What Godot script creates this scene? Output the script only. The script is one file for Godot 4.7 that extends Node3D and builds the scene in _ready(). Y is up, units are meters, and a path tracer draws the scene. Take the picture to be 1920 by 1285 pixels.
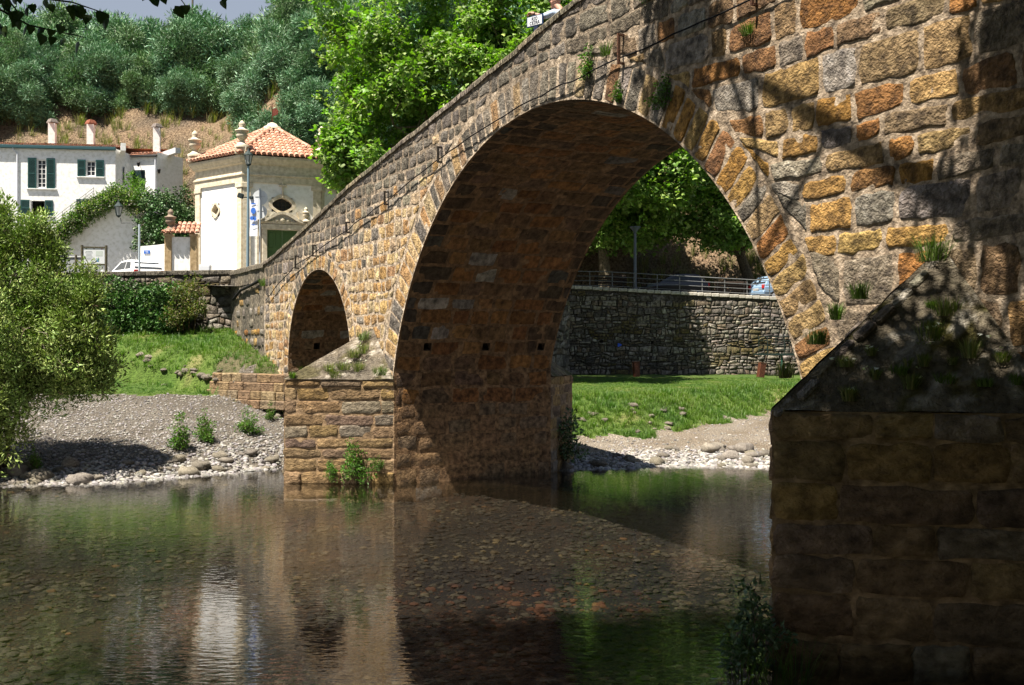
extends Node3D
# A humped stone bridge over a shallow river, seen from the near bank. Units are metres, the water surface is y = 0.

var rng := RandomNumberGenerator.new()
var noise := FastNoiseLite.new()
var M := {}
var taken := {}

# the bridge's own axes: x along the bridge towards the near bank, z upstream, origin at the far pier's upstream corner
const BRIDGE_AT := Vector3(-2.82, 0, -25.58)
const BRIDGE_TURN := -1.0602
const MAIN := Vector3(6.73, 0.65, 7.08)
const SMALL := Vector3(-5.65, 2.80, 2.70)
const WIDE := 4.4

class MB:
	var v := PackedVector3Array()
	var c := PackedColorArray()
	var ix := PackedInt32Array()
	func add(p: Vector3, col := Color.WHITE) -> int:
		v.append(p); c.append(col)
		return v.size() - 1
	func tri(a: Vector3, b: Vector3, d: Vector3, col := Color.WHITE) -> void:
		var n := v.size()
		v.append(a); v.append(b); v.append(d); c.append(col); c.append(col); c.append(col)
		ix.append(n); ix.append(n + 1); ix.append(n + 2)
	func quad(a: Vector3, b: Vector3, d: Vector3, e: Vector3, col := Color.WHITE) -> void:
		var n := v.size()
		v.append(a); v.append(b); v.append(d); v.append(e)
		for k in 4: c.append(col)
		ix.append_array(PackedInt32Array([n, n + 1, n + 2, n, n + 2, n + 3]))
	# a box given by its middle, half sizes and axes, edges chamfered by ch
	func box(m: Vector3, h: Vector3, col := Color.WHITE, b := Basis.IDENTITY, ch := 0.0) -> void:
		if ch <= 0.0:
			var p := []
			for k in 8: p.append(m + b * Vector3(h.x * (1 if k & 1 else -1), h.y * (1 if k & 2 else -1), h.z * (1 if k & 4 else -1)))
			for f in [[0, 2, 3, 1], [4, 5, 7, 6], [0, 1, 5, 4], [2, 6, 7, 3], [0, 4, 6, 2], [1, 3, 7, 5]]: quad(p[f[0]], p[f[1]], p[f[2]], p[f[3]], col)
			return
		var q := {}
		for k in 8:
			var s := Vector3(1 if k & 1 else -1, 1 if k & 2 else -1, 1 if k & 4 else -1)
			for a in 3:
				var e := h - Vector3.ONE * ch
				e[a] = h[a]
				q[k * 3 + a] = m + b * (e * s)
		for f in [[0, 2, 3, 1, 2], [4, 5, 7, 6, 2], [0, 1, 5, 4, 1], [2, 6, 7, 3, 1], [0, 4, 6, 2, 0], [1, 3, 7, 5, 0]]:
			quad(q[f[0] * 3 + f[4]], q[f[1] * 3 + f[4]], q[f[2] * 3 + f[4]], q[f[3] * 3 + f[4]], col)
		for e in [[0, 1, 1, 2], [2, 3, 1, 2], [4, 5, 1, 2], [6, 7, 1, 2], [0, 2, 0, 2], [1, 3, 0, 2], [4, 6, 0, 2], [5, 7, 0, 2], [0, 4, 0, 1], [1, 5, 0, 1], [2, 6, 0, 1], [3, 7, 0, 1]]:
			quad(q[e[0] * 3 + e[2]], q[e[1] * 3 + e[2]], q[e[1] * 3 + e[3]], q[e[0] * 3 + e[3]], col)
		for k in 8: tri(q[k * 3], q[k * 3 + 1], q[k * 3 + 2], col)
	func bar(a: Vector3, b: Vector3, w: float, t: float, col := Color.WHITE, ch := 0.0) -> void:
		var d := b - a
		var z := d.normalized()
		var up := Vector3.UP if absf(z.y) < 0.95 else Vector3.RIGHT
		var x := up.cross(z).normalized()
		box((a + b) / 2, Vector3(w / 2, t / 2, d.length() / 2), col, Basis(x, z.cross(x), z), ch)
	# a tube through points with a radius at each
	func tube(pts: Array, rad: Array, sides := 7, col := Color.WHITE, caps := true) -> void:
		var first := v.size()
		var side := Vector3.ZERO
		for i in pts.size():
			var d: Vector3 = (pts[mini(i + 1, pts.size() - 1)] - pts[maxi(i - 1, 0)]).normalized()
			if side == Vector3.ZERO: side = d.cross(Vector3.UP if absf(d.y) < 0.9 else Vector3.RIGHT).normalized()
			side = (side - d * side.dot(d)).normalized()
			var o := d.cross(side)
			for k in sides:
				var t := TAU * k / sides
				add(pts[i] + (side * cos(t) + o * sin(t)) * float(rad[i]), col)
		for i in pts.size() - 1:
			for k in sides:
				var p := first + i * sides + k
				var q := first + i * sides + (k + 1) % sides
				ix.append_array(PackedInt32Array([p, p + sides, q + sides, p, q + sides, q]))
		if caps:
			for e in [0, pts.size() - 1]:
				var m := add(pts[e], col)
				for k in sides:
					var p: int = first + e * sides + k
					var q: int = first + e * sides + (k + 1) % sides
					if e == 0: ix.append_array(PackedInt32Array([m, p, q]))
					else: ix.append_array(PackedInt32Array([m, q, p]))
	# a lathed shape: pairs of radius and height
	func lathe(at: Vector3, prof: Array, sides := 14, col := Color.WHITE) -> void:
		var first := v.size()
		for p in prof:
			for k in sides:
				var t := TAU * k / sides
				add(at + Vector3(cos(t) * p[0], p[1], sin(t) * p[0]), col)
		for i in prof.size() - 1:
			for k in sides:
				var p := first + i * sides + k
				var q := first + i * sides + (k + 1) % sides
				ix.append_array(PackedInt32Array([p, p + sides, q + sides, p, q + sides, q]))
	# a sheet of (nu + 1) x (nv + 1) points; f gives [point, colour]
	func sheet(nu: int, nv: int, f: Callable, skip = null) -> void:
		var first := v.size()
		for j in nv + 1:
			for i in nu + 1:
				var r: Array = f.call(float(i) / nu, float(j) / nv)
				v.append(r[0]); c.append(r[1])
		for j in nv:
			for i in nu:
				if skip != null and skip.call((i + 0.5) / nu, (j + 0.5) / nv): continue
				var p := first + j * (nu + 1) + i
				ix.append_array(PackedInt32Array([p, p + nu + 1, p + nu + 2, p, p + nu + 2, p + 1]))
	# a flat outline (in the plane of bx, by) pushed along bz by depth
	func prism(o: Vector3, bx: Vector3, by: Vector3, outline: PackedVector2Array, depth: Vector3, col := Color.WHITE) -> void:
		var t := Geometry2D.triangulate_polygon(outline)
		for k in range(0, t.size(), 3):
			var p := []
			for e in 3: p.append(o + bx * outline[t[k + e]].x + by * outline[t[k + e]].y)
			tri(p[0], p[1], p[2], col)
			tri(p[0] + depth, p[2] + depth, p[1] + depth, col)
		for k in outline.size():
			var a := o + bx * outline[k].x + by * outline[k].y
			var k2 := (k + 1) % outline.size()
			var b := o + bx * outline[k2].x + by * outline[k2].y
			quad(a, b, b + depth, a + depth, col)
	func mesh(smooth := false) -> ArrayMesh:
		var a := []
		a.resize(Mesh.ARRAY_MAX)
		a[Mesh.ARRAY_VERTEX] = v
		a[Mesh.ARRAY_COLOR] = c
		a[Mesh.ARRAY_INDEX] = ix
		if smooth:
			var n := PackedVector3Array()
			n.resize(v.size())
			for k in range(0, ix.size(), 3):
				var i := ix[k]; var j := ix[k + 1]; var l := ix[k + 2]
				var w := (v[l] - v[i]).cross(v[j] - v[i])
				n[i] += w; n[j] += w; n[l] += w
			for k in n.size(): n[k] = n[k].normalized() if n[k].length_squared() > 1e-16 else Vector3.UP
			a[Mesh.ARRAY_NORMAL] = n
		var m := ArrayMesh.new()
		m.add_surface_from_arrays(Mesh.PRIMITIVE_TRIANGLES, a)
		return m

# ---------- names, labels, parents ----------
func numbered(called: String) -> String:
	taken[called] = taken.get(called, -1) + 1
	return called if taken[called] == 0 else "%s_%03d" % [called, taken[called]]

func tag(o: Node, label: String, category: String, group := "", kind := "") -> void:
	o.set_meta("label", label); o.set_meta("category", category)
	if group: o.set_meta("group", group)
	if kind: o.set_meta("kind", kind)

func thing(called: String, label: String, category: String, at := Vector3.ZERO, turn := 0.0, group := "") -> Node3D:
	var o := Node3D.new()
	o.name = numbered(called)
	add_child(o)
	o.position = at; o.rotation.y = turn
	tag(o, label, category, group)
	return o

func put(called: String, b: MB, m: Material, parent: Node = self, smooth := false) -> MeshInstance3D:
	return put_mesh(called, b.mesh(smooth), m, parent)

func put_mesh(called: String, am: Mesh, m: Material, parent: Node = self) -> MeshInstance3D:
	var o := MeshInstance3D.new()
	o.mesh = am
	o.material_override = m
	if parent == self:
		o.name = numbered(called)
	else:
		var n: int = parent.get_meta("_n_" + called, 0)
		parent.set_meta("_n_" + called, n + 1)
		o.name = called if n == 0 else "%s_%03d" % [called, n]
	parent.add_child(o, true)
	return o

func holder(called: String, parent: Node, at := Vector3.ZERO) -> Node3D:
	var o := Node3D.new()
	var n: int = parent.get_meta("_n_" + called, 0)
	parent.set_meta("_n_" + called, n + 1)
	o.name = called if n == 0 else "%s_%03d" % [called, n]
	parent.add_child(o, true)
	o.position = at
	return o

func copies(called: String, am: Mesh, m: Material, at: Array, tint: Array, parent: Node = self) -> MultiMeshInstance3D:
	var mm := MultiMesh.new()
	mm.transform_format = MultiMesh.TRANSFORM_3D
	mm.use_colors = true
	mm.mesh = am
	mm.instance_count = at.size()
	for k in at.size():
		mm.set_instance_transform(k, at[k])
		mm.set_instance_color(k, tint[k])
	var o := MultiMeshInstance3D.new()
	o.multimesh = mm
	o.material_override = m
	if parent == self: o.name = numbered(called)
	else: o.name = called
	parent.add_child(o, true)
	return o

func structure(o: Node, label := "", category := "") -> void:
	o.set_meta("kind", "structure")
	if label: o.set_meta("label", label)
	if category: o.set_meta("category", category)

# ---------- materials ----------
func noise_tex(freq: float, octaves: int, lo: Color, hi: Color, seed_ := 1, kind := FastNoiseLite.TYPE_SIMPLEX_SMOOTH, mid := Color(-1, 0, 0), size := 1024, gain := 0.55) -> NoiseTexture2D:
	var n := FastNoiseLite.new()
	n.noise_type = kind
	n.frequency = freq
	n.seed = seed_
	n.fractal_type = FastNoiseLite.FRACTAL_FBM
	n.fractal_octaves = octaves
	n.fractal_gain = gain
	if kind == FastNoiseLite.TYPE_CELLULAR: n.cellular_return_type = FastNoiseLite.RETURN_DISTANCE
	var g := Gradient.new()
	g.set_color(0, lo); g.set_color(1, hi)
	g.set_offset(0, 0.18); g.set_offset(1, 0.82)
	if mid.r >= 0.0: g.add_point(0.5, mid)
	var t := NoiseTexture2D.new()
	t.width = size; t.height = size; t.seamless = true; t.noise = n; t.color_ramp = g
	return t

func mat(called: String, col: Color, rough := 0.9, tex: Texture2D = null, bump: Texture2D = null, scale := Vector3.ONE, cm := 1.0, vert := true) -> StandardMaterial3D:
	var m := StandardMaterial3D.new()
	m.resource_name = called
	m.albedo_color = col.linear_to_srgb()
	m.roughness = rough
	m.metallic_specular = 0.35
	m.vertex_color_use_as_albedo = vert
	if tex or bump:
		m.uv1_triplanar = true
		m.uv1_scale = scale
		if tex: m.albedo_texture = tex
		if bump:
			m.heightmap_enabled = true
			m.heightmap_texture = bump
			m.heightmap_scale = cm
	M[called] = m
	return m

func g(x: float) -> Color: return Color(x, x, x)

func make_materials() -> void:
	var grain := noise_tex(0.008, 6, Color(0.50, 0.48, 0.46), Color(1, 0.98, 0.95), 3, FastNoiseLite.TYPE_SIMPLEX_SMOOTH, Color(0.80, 0.77, 0.72), 1024, 0.62)
	var rugged := noise_tex(0.02, 5, g(0.0), g(1.0), 5, FastNoiseLite.TYPE_SIMPLEX_SMOOTH, Color(-1, 0, 0), 1024, 0.68)
	var lumpy := noise_tex(0.012, 4, g(0.0), g(1.0), 7)
	var white := Color(1, 1, 1)
	mat("sandstone", white, 0.92, grain, rugged, Vector3.ONE * 0.55, 3.0)
	mat("mortar", Color(0.60, 0.51, 0.41), 0.95, grain, rugged, Vector3.ONE * 0.6, 1.2)
	# weathered plaster of the parapet: grey, streaked from top to bottom
	var streak := noise_tex(0.012, 5, Color(0.28, 0.27, 0.25), Color(1, 0.97, 0.90), 11, FastNoiseLite.TYPE_SIMPLEX_SMOOTH, Color(0.62, 0.59, 0.54), 1024, 0.65)
	mat("weathered", white, 0.95, streak, rugged, Vector3(0.9, 0.35, 0.9), 3.0)
	mat("rubble", white, 0.95, grain, rugged, Vector3.ONE * 0.8, 5.0)
	mat("gravel", Color(0.53, 0.51, 0.475), 0.95, noise_tex(0.05, 4, Color(0.35, 0.33, 0.31), Color(1, 0.98, 0.94), 13, FastNoiseLite.TYPE_CELLULAR, Color(0.7, 0.67, 0.63)), noise_tex(0.05, 4, g(0), g(1), 13, FastNoiseLite.TYPE_CELLULAR), Vector3.ONE * 0.45, 5.0)
	mat("bed", white, 0.9, noise_tex(0.03, 5, Color(0.25, 0.2, 0.13), Color(1, 0.85, 0.6), 17, FastNoiseLite.TYPE_SIMPLEX_SMOOTH, Color(0.55, 0.47, 0.32)), rugged, Vector3.ONE * 0.4, 5.0)
	mat("lawn", white, 0.95, noise_tex(0.03, 6, Color(0.45, 0.52, 0.40), Color(1, 1, 0.95), 19, FastNoiseLite.TYPE_SIMPLEX_SMOOTH, Color(0.75, 0.8, 0.65), 1024, 0.7), rugged, Vector3.ONE * 0.5, 5.0)
	mat("earth", white, 0.95, noise_tex(0.02, 6, Color(0.4, 0.37, 0.34), Color(1, 1, 0.97), 23, FastNoiseLite.TYPE_SIMPLEX_SMOOTH, Color(0.75, 0.72, 0.68), 1024, 0.65), rugged, Vector3.ONE * 0.25, 12.0)
	mat("stone", white, 0.9, grain, rugged, Vector3.ONE * 1.2, 2.0)
	mat("bark", white, 0.95, grain, rugged, Vector3(2, 0.6, 2), 3.0)
	for a in [["leaf", 0.5, Color(0.75, 0.92, 0.34)], ["leaf_dark", 0.5, Color(0.22, 0.35, 0.10)], ["leaf_willow", 0.55, Color(0.42, 0.5, 0.22)]]:
		var l := mat(a[0], white, a[1])
		l.backlight_enabled = true
		l.backlight = (a[2] as Color)
		l.metallic_specular = 0.4
	mat("plain", white, 0.85)
	mat("plaster", white, 0.92, noise_tex(0.01, 5, Color(0.90, 0.90, 0.88), Color(1, 1, 1), 29, FastNoiseLite.TYPE_SIMPLEX_SMOOTH, Color(0.98, 0.98, 0.97)), lumpy, Vector3.ONE * 0.35, 0.12)
	mat("limestone", white, 0.9, noise_tex(0.015, 6, Color(0.80, 0.77, 0.71), Color(1, 0.98, 0.95), 31, FastNoiseLite.TYPE_SIMPLEX_SMOOTH, Color(0.92, 0.89, 0.83)), rugged, Vector3.ONE * 0.3, 0.2)
	mat("tile", white, 0.85, noise_tex(0.02, 5, Color(0.55, 0.5, 0.45), Color(1, 1, 1), 37, FastNoiseLite.TYPE_SIMPLEX_SMOOTH, Color(0.9, 0.87, 0.84)), null, Vector3.ONE * 0.6)
	mat("paint", white, 0.45)
	mat("iron", white, 0.6, grain, rugged, Vector3.ONE * 2.0, 0.4)
	mat("wood", white, 0.8, grain, rugged, Vector3(3, 0.7, 3), 0.6)
	var gl := mat("glass", Color(0.03, 0.035, 0.04), 0.12); gl.metallic_specular = 0.35
	var cp := mat("car_paint", white, 0.3); cp.clearcoat_enabled = true; cp.clearcoat = 0.8; cp.clearcoat_roughness = 0.08
	mat("ink", Color(0.02, 0.025, 0.05), 0.6, null, null, Vector3.ONE, 1.0, false)
	mat("rubber", Color(0.02, 0.02, 0.02), 0.8)
	var skin := mat("skin", white, 0.6); skin.metallic_specular = 0.4
	mat("cloth", white, 0.95)
	var w := StandardMaterial3D.new()
	w.resource_name = "water"
	w.transparency = BaseMaterial3D.TRANSPARENCY_ALPHA
	w.albedo_color = Color(0.17, 0.15, 0.08, 0.10)
	w.roughness = 0.015
	w.metallic_specular = 0.5
	w.uv1_triplanar = true
	w.uv1_scale = Vector3(0.22, 1, 0.62)
	w.heightmap_enabled = true
	w.heightmap_texture = noise_tex(0.016, 3, g(0), g(1), 41, FastNoiseLite.TYPE_SIMPLEX_SMOOTH, Color(-1, 0, 0), 1024, 0.4)
	w.heightmap_scale = 0.085
	M.water = w

# ---------- the lie of the land ----------
func line_at(t: Array, x: float) -> float:
	if x <= t[0][0]: return t[0][1]
	for k in t.size() - 1:
		if x <= t[k + 1][0]:
			var s: float = (x - t[k][0]) / (t[k + 1][0] - t[k][0])
			return lerpf(t[k][1], t[k + 1][1], s)
	return t[-1][1]

const SHORE := [[-40, 24.5], [-20, 25.6], [-12.4, 25.9], [-9.8, 26.1], [-7.6, 28.0], [-6.3, 29.4], [-4.5, 30.2], [-1, 29.6], [1.6, 28.9], [5, 30.0], [7, 29.5], [12, 29.8], [40, 30]]
const LEFT_BANK := [[-18, -0.95], [-9, -0.75], [-4, -0.42], [-1, -0.12], [0, 0.0], [0.5, 0.13], [3, 0.62], [6, 1.18], [8.2, 1.72], [9.0, 1.84], [11, 2.15], [13.5, 2.9], [16, 3.6], [30, 4.2]]
const RIGHT_BANK := [[-18, -0.95], [-9, -0.8], [-4, -0.45], [-1, -0.12], [0, 0.0], [0.8, 0.12], [3, 0.36], [6, 0.62], [14, 0.9]]
const FOOT := [[-3, 32.4], [1.5, 32.8], [4, 33.4], [7, 36.5], [9, 39.0], [14, 42]]

func ground_y(x: float, d: float) -> float:
	var s := d - line_at(SHORE, x)
	var n := noise.get_noise_2d(x * 3.0, d * 3.0)
	var sl := left_s(x, s)
	var left := line_at(LEFT_BANK, sl)
	# the terrace in front of the wing wall, with a rough edge
	var e := Vector2(-15.0, 38.3); var f := Vector2(-5.5, 31.6)
	var dir := (f - e).normalized()
	var t := Vector2(-dir.y, dir.x).dot(Vector2(x, d) - e)
	if x > -5.5: t -= (x + 5.5) * 2.0
	var rough := t + n * 0.5
	if rough > 0.0:
		var base := lerpf(3.35, 2.35, clampf((x + 15.0) / 9.0, 0, 1))
		left = maxf(left, base - 0.5 * (1.0 - smoothstep(0.0, 0.7, rough)) + clampf(t * 0.33, 0, 1.6) * 0.75)
	var right := line_at(RIGHT_BANK, s)
	var foot := line_at(FOOT, x) + n * 0.7
	if s > 1.0:
		right = maxf(right, lerpf(right, 1.62 + clampf((d - 38.0) * 0.015, 0, 0.28), smoothstep(foot - 0.4, foot + 3.2, d)))
	var y := lerpf(left, right, smoothstep(-5.0, -1.0, x))
	# the near bank, where the photographer stands
	var near := line_at([[-200, 2.0], [-2, 1.75], [3.2, 1.6], [5.2, 0.9], [7.0, 0.0], [9.0, -0.55], [11, -0.9], [14, -1.2]], d - maxf(0.0, -x - 3.0) * 0.15)
	if d < 14.0: y = maxf(y, near)
	return y + n * 0.05 + noise.get_noise_2d(x * 14.0, d * 14.0) * 0.035

func left_s(x: float, s: float) -> float:
	return s * 8.35 / maxf(4.0, 34.2 - line_at(SHORE, x)) if s > 0.0 else s

# 0 bed, 1 gravel, 2 grass
func zone(x: float, d: float) -> int:
	var s := d - line_at(SHORE, x)
	var n := noise.get_noise_2d(x * 6.0 + 50.0, d * 6.0)
	if s < 0.06:
		return 3 if d < 6.5 else 0
	if x < -3.0 and x > -9.5 and Vector2(0.576, 0.817).dot(Vector2(x, d) - Vector2(-15.0, 38.3)) > 0.1 + n: return 2
	if x < -3.0: return 1 if left_s(x, s) < 8.35 + n * 0.35 else 2
	return 1 if d < line_at(FOOT, x) + n * 1.2 else 2

func span(lo: float, hi: float, step: float, far_lo: float, far_hi: float) -> PackedFloat32Array:
	var a := PackedFloat32Array()
	var x := lo
	var e := step
	while x > far_lo:
		e *= 1.7; x -= e; a.append(x)
	a.reverse()
	x = lo
	while x < hi: a.append(x); x += step
	e = step
	while x < far_hi:
		a.append(x); e *= 1.7; x += e
	a.append(x)
	return a

func build_ground() -> void:
	var xs := span(-19.0, 15.0, 0.2, -220, 220)
	var ds := span(3.0, 46.0, 0.2, -220, 60)
	var parts := [MB.new(), MB.new(), MB.new(), MB.new()]
	var nx := xs.size()
	var hs := PackedVector3Array()
	for d in ds:
		for x in xs: hs.append(Vector3(x, ground_y(x, d), -d))
	var index := [{}, {}, {}, {}]
	for j in ds.size() - 1:
		for i in nx - 1:
			var z := zone((xs[i] + xs[i + 1]) / 2, (ds[j] + ds[j + 1]) / 2)
			var b: MB = parts[z]
			var seen: Dictionary = index[z]
			var q := [j * nx + i, j * nx + i + 1, (j + 1) * nx + i + 1, (j + 1) * nx + i]
			var k4 := []
			for k in q:
				if not seen.has(k):
					var p := hs[k]
					var col := Color.WHITE
					var n := noise.get_noise_2d(p.x * 5.0, p.z * 5.0)
					var n2 := noise.get_noise_2d(p.x * 1.3 + 90.0, p.z * 1.3)
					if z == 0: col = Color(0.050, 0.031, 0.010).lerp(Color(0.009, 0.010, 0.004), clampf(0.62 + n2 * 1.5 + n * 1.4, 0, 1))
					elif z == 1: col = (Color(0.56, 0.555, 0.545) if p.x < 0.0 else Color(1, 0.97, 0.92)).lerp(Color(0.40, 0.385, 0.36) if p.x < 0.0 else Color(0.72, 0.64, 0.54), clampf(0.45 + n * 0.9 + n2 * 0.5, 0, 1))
					elif z == 2 and p.x > -9.8 and p.x < -3.0 and Vector2(0.576, 0.817).dot(Vector2(p.x, -p.z) - Vector2(-15.0, 38.3)) > -0.2:
						col = Color(0.17, 0.135, 0.10).lerp(Color(0.11, 0.13, 0.045), clampf(0.4 + n * 1.4, 0, 1))
					elif z == 2:
						col = Color(0.10, 0.165, 0.032).lerp(Color(0.155, 0.20, 0.055), clampf(0.5 + n * 0.9 + n2 * 0.6, 0, 1))
						if n > 0.32: col = col.lerp(Color(0.30, 0.25, 0.14), clampf((n - 0.32) * 4.0, 0, 0.8))
					else: col = Color(0.12, 0.13, 0.05)
					seen[k] = b.add(p, col)
				k4.append(seen[k])
			b.ix.append_array(PackedInt32Array([k4[0], k4[3], k4[2], k4[0], k4[2], k4[1]]))
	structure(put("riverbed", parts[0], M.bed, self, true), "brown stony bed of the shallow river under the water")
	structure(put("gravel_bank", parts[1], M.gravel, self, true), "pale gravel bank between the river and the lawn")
	structure(put("lawn", parts[2], M.lawn, self, true), "green lawn and grassy bank behind the gravel")
	structure(put("near_bank", parts[3], M.lawn, self, true), "grassy near bank under the photographer")

func build_water() -> void:
	var b := MB.new()
	b.quad(Vector3(-60, 0, -4), Vector3(-60, 0, -33), Vector3(40, 0, -33), Vector3(40, 0, -4))
	structure(put("river_water", b, M.water, self), "clear calm river water with small ripples")

const EDGE := [[-80, 46], [-30, 44.5], [-18, 42.0], [-10.75, 40.6], [-8.2, 35.2], [-4.4, 37.6], [1.0, 50.0], [1.6, 54.8], [60, 54.8]]
func plateau_y(x: float, d: float) -> float:
	var a := 5.45 + 0.5 * smoothstep(37.0, 46.0, d)
	return lerpf(a, 6.2 - clampf((x - 3.0) * 0.055, -0.1, 0.8), smoothstep(0.0, 3.0, x))

func hill_foot(x: float) -> float: return lerpf(67.5, lerpf(57.5, 63.0, smoothstep(-6.0, 2.0, x)), smoothstep(-19.0, -15.5, x))
func hill_y(x: float, d: float) -> float:
	var t := d - hill_foot(x)
	var steep := 22.0 - 0.0 * x
	var top := line_at([[0, 5.6], [2.0, 8.6], [6, 13.6], [10, 18.4], [14, 22.0], [30, 26.0], [60, 31.5], [120, 36]], t + 0.0 * steep)
	if t < 0.0: return 5.0
	return top + noise.get_noise_2d(x * 1.2, d * 1.2) * 1.6 * smoothstep(0, 5, t) + noise.get_noise_2d(x * 6.0, d * 6.0) * 0.7 * smoothstep(0, 3, t)

func build_uplands() -> void:
	var b := MB.new()
	b.sheet(80, 14, func(u, v):
		var x: float = lerpf(-80, 60, u)
		var e := line_at(EDGE, x)
		var d: float = lerpf(e, 72.0, v * v)
		return [Vector3(x, plateau_y(x, d), -d), Color(0.26, 0.255, 0.245)])
	structure(put("street", b, M.gravel if false else M.stone, self, true), "grey paved street and promenade above the river walls")
	var h := MB.new()
	h.sheet(150, 70, func(u, v):
		var x: float = lerpf(-100, 80, u)
		var d: float = 56.0 + 100.0 * v * v * 0.5 + 50.0 * v
		var y := hill_y(x, d)
		var n := noise.get_noise_2d(x * 4.0, d * 4.0)
		var n2 := noise.get_noise_2d(x * 9.0 + 40.0, d * 9.0)
		var col := Color(0.30, 0.235, 0.155).lerp(Color(0.36, 0.26, 0.18), clampf(0.5 + n, 0, 1))
		col = col.lerp(Color(0.12, 0.11, 0.095), clampf(n2 * 2.2 - 0.15, 0, 0.8))
		if d - hill_foot(x) > 14.0: col = Color(0.07, 0.075, 0.035)
		return [Vector3(x, y, -d), col])
	structure(put("hill", h, M.earth, self, true), "dry earth hillside behind the houses")

# ---------- the bridge ----------
const TOP := [[-10.9, 6.05], [-7, 6.78], [-3.3, 7.55], [-0.3, 8.05], [2.72, 8.50], [5.0, 8.86], [7.0, 9.20], [8.6, 9.45], [10.5, 9.62], [12.5, 9.60], [16, 9.2], [20, 8.4], [27, 7.0]]
func top_y(x: float) -> float:
	return (line_at(TOP, x - 0.7) + line_at(TOP, x) + line_at(TOP, x + 0.7)) / 3.0
const CABLE := [[-10.6, 4.75], [-9.0, 5.3], [-7.33, 5.72], [-3.6, 6.3], [-0.16, 6.86], [2.67, 7.40], [4.6, 7.68], [6.57, 7.88], [9.5, 7.97], [12.6, 8.04], [16, 8.1], [20, 8.1]]

const OCHRES := [Color(0.43, 0.27, 0.09), Color(0.39, 0.225, 0.065), Color(0.33, 0.165, 0.055), Color(0.25, 0.135, 0.06), Color(0.44, 0.31, 0.135), Color(0.34, 0.25, 0.13)]  # near wall blocks: some of the shade over them is in these tones
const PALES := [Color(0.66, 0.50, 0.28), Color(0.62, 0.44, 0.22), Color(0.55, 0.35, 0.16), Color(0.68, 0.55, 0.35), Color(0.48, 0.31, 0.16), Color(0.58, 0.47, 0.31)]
const GREYS := [Color(0.30, 0.28, 0.25), Color(0.23, 0.215, 0.195), Color(0.35, 0.33, 0.295), Color(0.17, 0.16, 0.145)]

func pick(a: Array) -> Color:
	var c: Color = a[rng.randi() % a.size()]
	var k := rng.randf_range(0.82, 1.14)
	return Color(c.r * k, c.g * k * rng.randf_range(0.96, 1.04), c.b * k * rng.randf_range(0.92, 1.08))

# one dressed block: four corners in metres on a surface, map(p, h) lays a point of that surface h metres proud of it
var crust := 0.35   # how blotchy the blocks are

func block(b: MB, map: Callable, cor: Array, n: int, bulge: float, joint: float, col: Color, rough := 0.012) -> void:
	var st := [-1.0, -0.9, 0.0, 0.9, 1.0]
	if n == 3: st = [-1.0, -0.88, 0.88, 1.0]
	elif n == 6: st = [-1.0, -0.93, -0.45, 0.05, 0.48, 0.92, 1.0]
	elif n == 8: st = [-1.0, -0.95, -0.66, -0.33, 0.0, 0.34, 0.64, 0.95, 1.0]
	var mid: Vector2 = (cor[0] + cor[1] + cor[2] + cor[3]) / 4.0
	var wide: float = ((cor[1] - cor[0]).length() + (cor[2] - cor[3]).length()) / 2
	var tall: float = ((cor[3] - cor[0]).length() + (cor[2] - cor[1]).length()) / 2
	var sx := maxf(0.5, 1.0 - joint / wide)
	var sy := maxf(0.5, 1.0 - joint / tall)
	var tilt_a := rng.randf_range(-0.008, 0.008)
	var tilt_b := rng.randf_range(-0.008, 0.008)
	var first := b.v.size()
	var seed_ := rng.randf() * 100.0
	for j in n + 1:
		for i in n + 1:
			var a: float = st[i] * sx
			var e: float = st[j] * sy
			var p: Vector2 = (cor[0] * (1 - a) * (1 - e) + cor[1] * (1 + a) * (1 - e) + cor[2] * (1 + a) * (1 + e) + cor[3] * (1 - a) * (1 + e)) / 4.0
			var ca: float = absf(st[i]); var ce: float = absf(st[j])
			p = mid + (p - mid) * (1.0 - 0.075 * pow(ca * ce, 3.0))
			p += Vector2(noise.get_noise_2d(p.x * 40 + seed_, p.y * 40), noise.get_noise_2d(p.x * 40, p.y * 40 + seed_)) * 0.045 * maxf(ca, ce)
			var h := -0.014
			if ca < 0.99 and ce < 0.99:
				h = bulge * (1.0 - 0.2 * pow(maxf(ca, ce), 5.0)) + noise.get_noise_2d(p.x * 30 + seed_, p.y * 30) * rough + tilt_a * st[i] + tilt_b * st[j]
			var k := 1.0 + noise.get_noise_2d(p.x * 22 + seed_ * 3.0, p.y * 22) * crust
			b.add(map.call(p, h), Color(col.r * k, col.g * k, col.b * k))
	for j in n:
		for i in n:
			var p := first + j * (n + 1) + i
			b.ix.append_array(PackedInt32Array([p, p + n + 1, p + n + 2, p, p + n + 2, p + 1]))

func free_of_arches(p: Vector2) -> Vector2:
	for a in [[MAIN, 0.76], [SMALL, 0.47]]:
		var c := Vector2(a[0].x, a[0].y)
		var r: float = a[0].z + a[1]
		var w := p - c
		if p.y >= c.y:
			if w.length() < r: p = c + w.normalized() * r
		elif absf(w.x) < r: p.x = c.x + r * (1.0 if w.x > 0 else -1.0)
	return p

func inside_ring(p: Vector2) -> bool:
	for a in [[MAIN, 0.70], [SMALL, 0.42]]:
		var c := Vector2(a[0].x, a[0].y)
		var r: float = a[0].z + a[1]
		if (p.y >= c.y and (p - c).length() < r) or (p.y < c.y and absf(p.x - c.x) < r): return true
	return false

func area4(c: Array) -> float:
	var s := 0.0
	for k in 4: s += (c[k] as Vector2).cross(c[(k + 1) % 4])
	return absf(s) / 2

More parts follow.
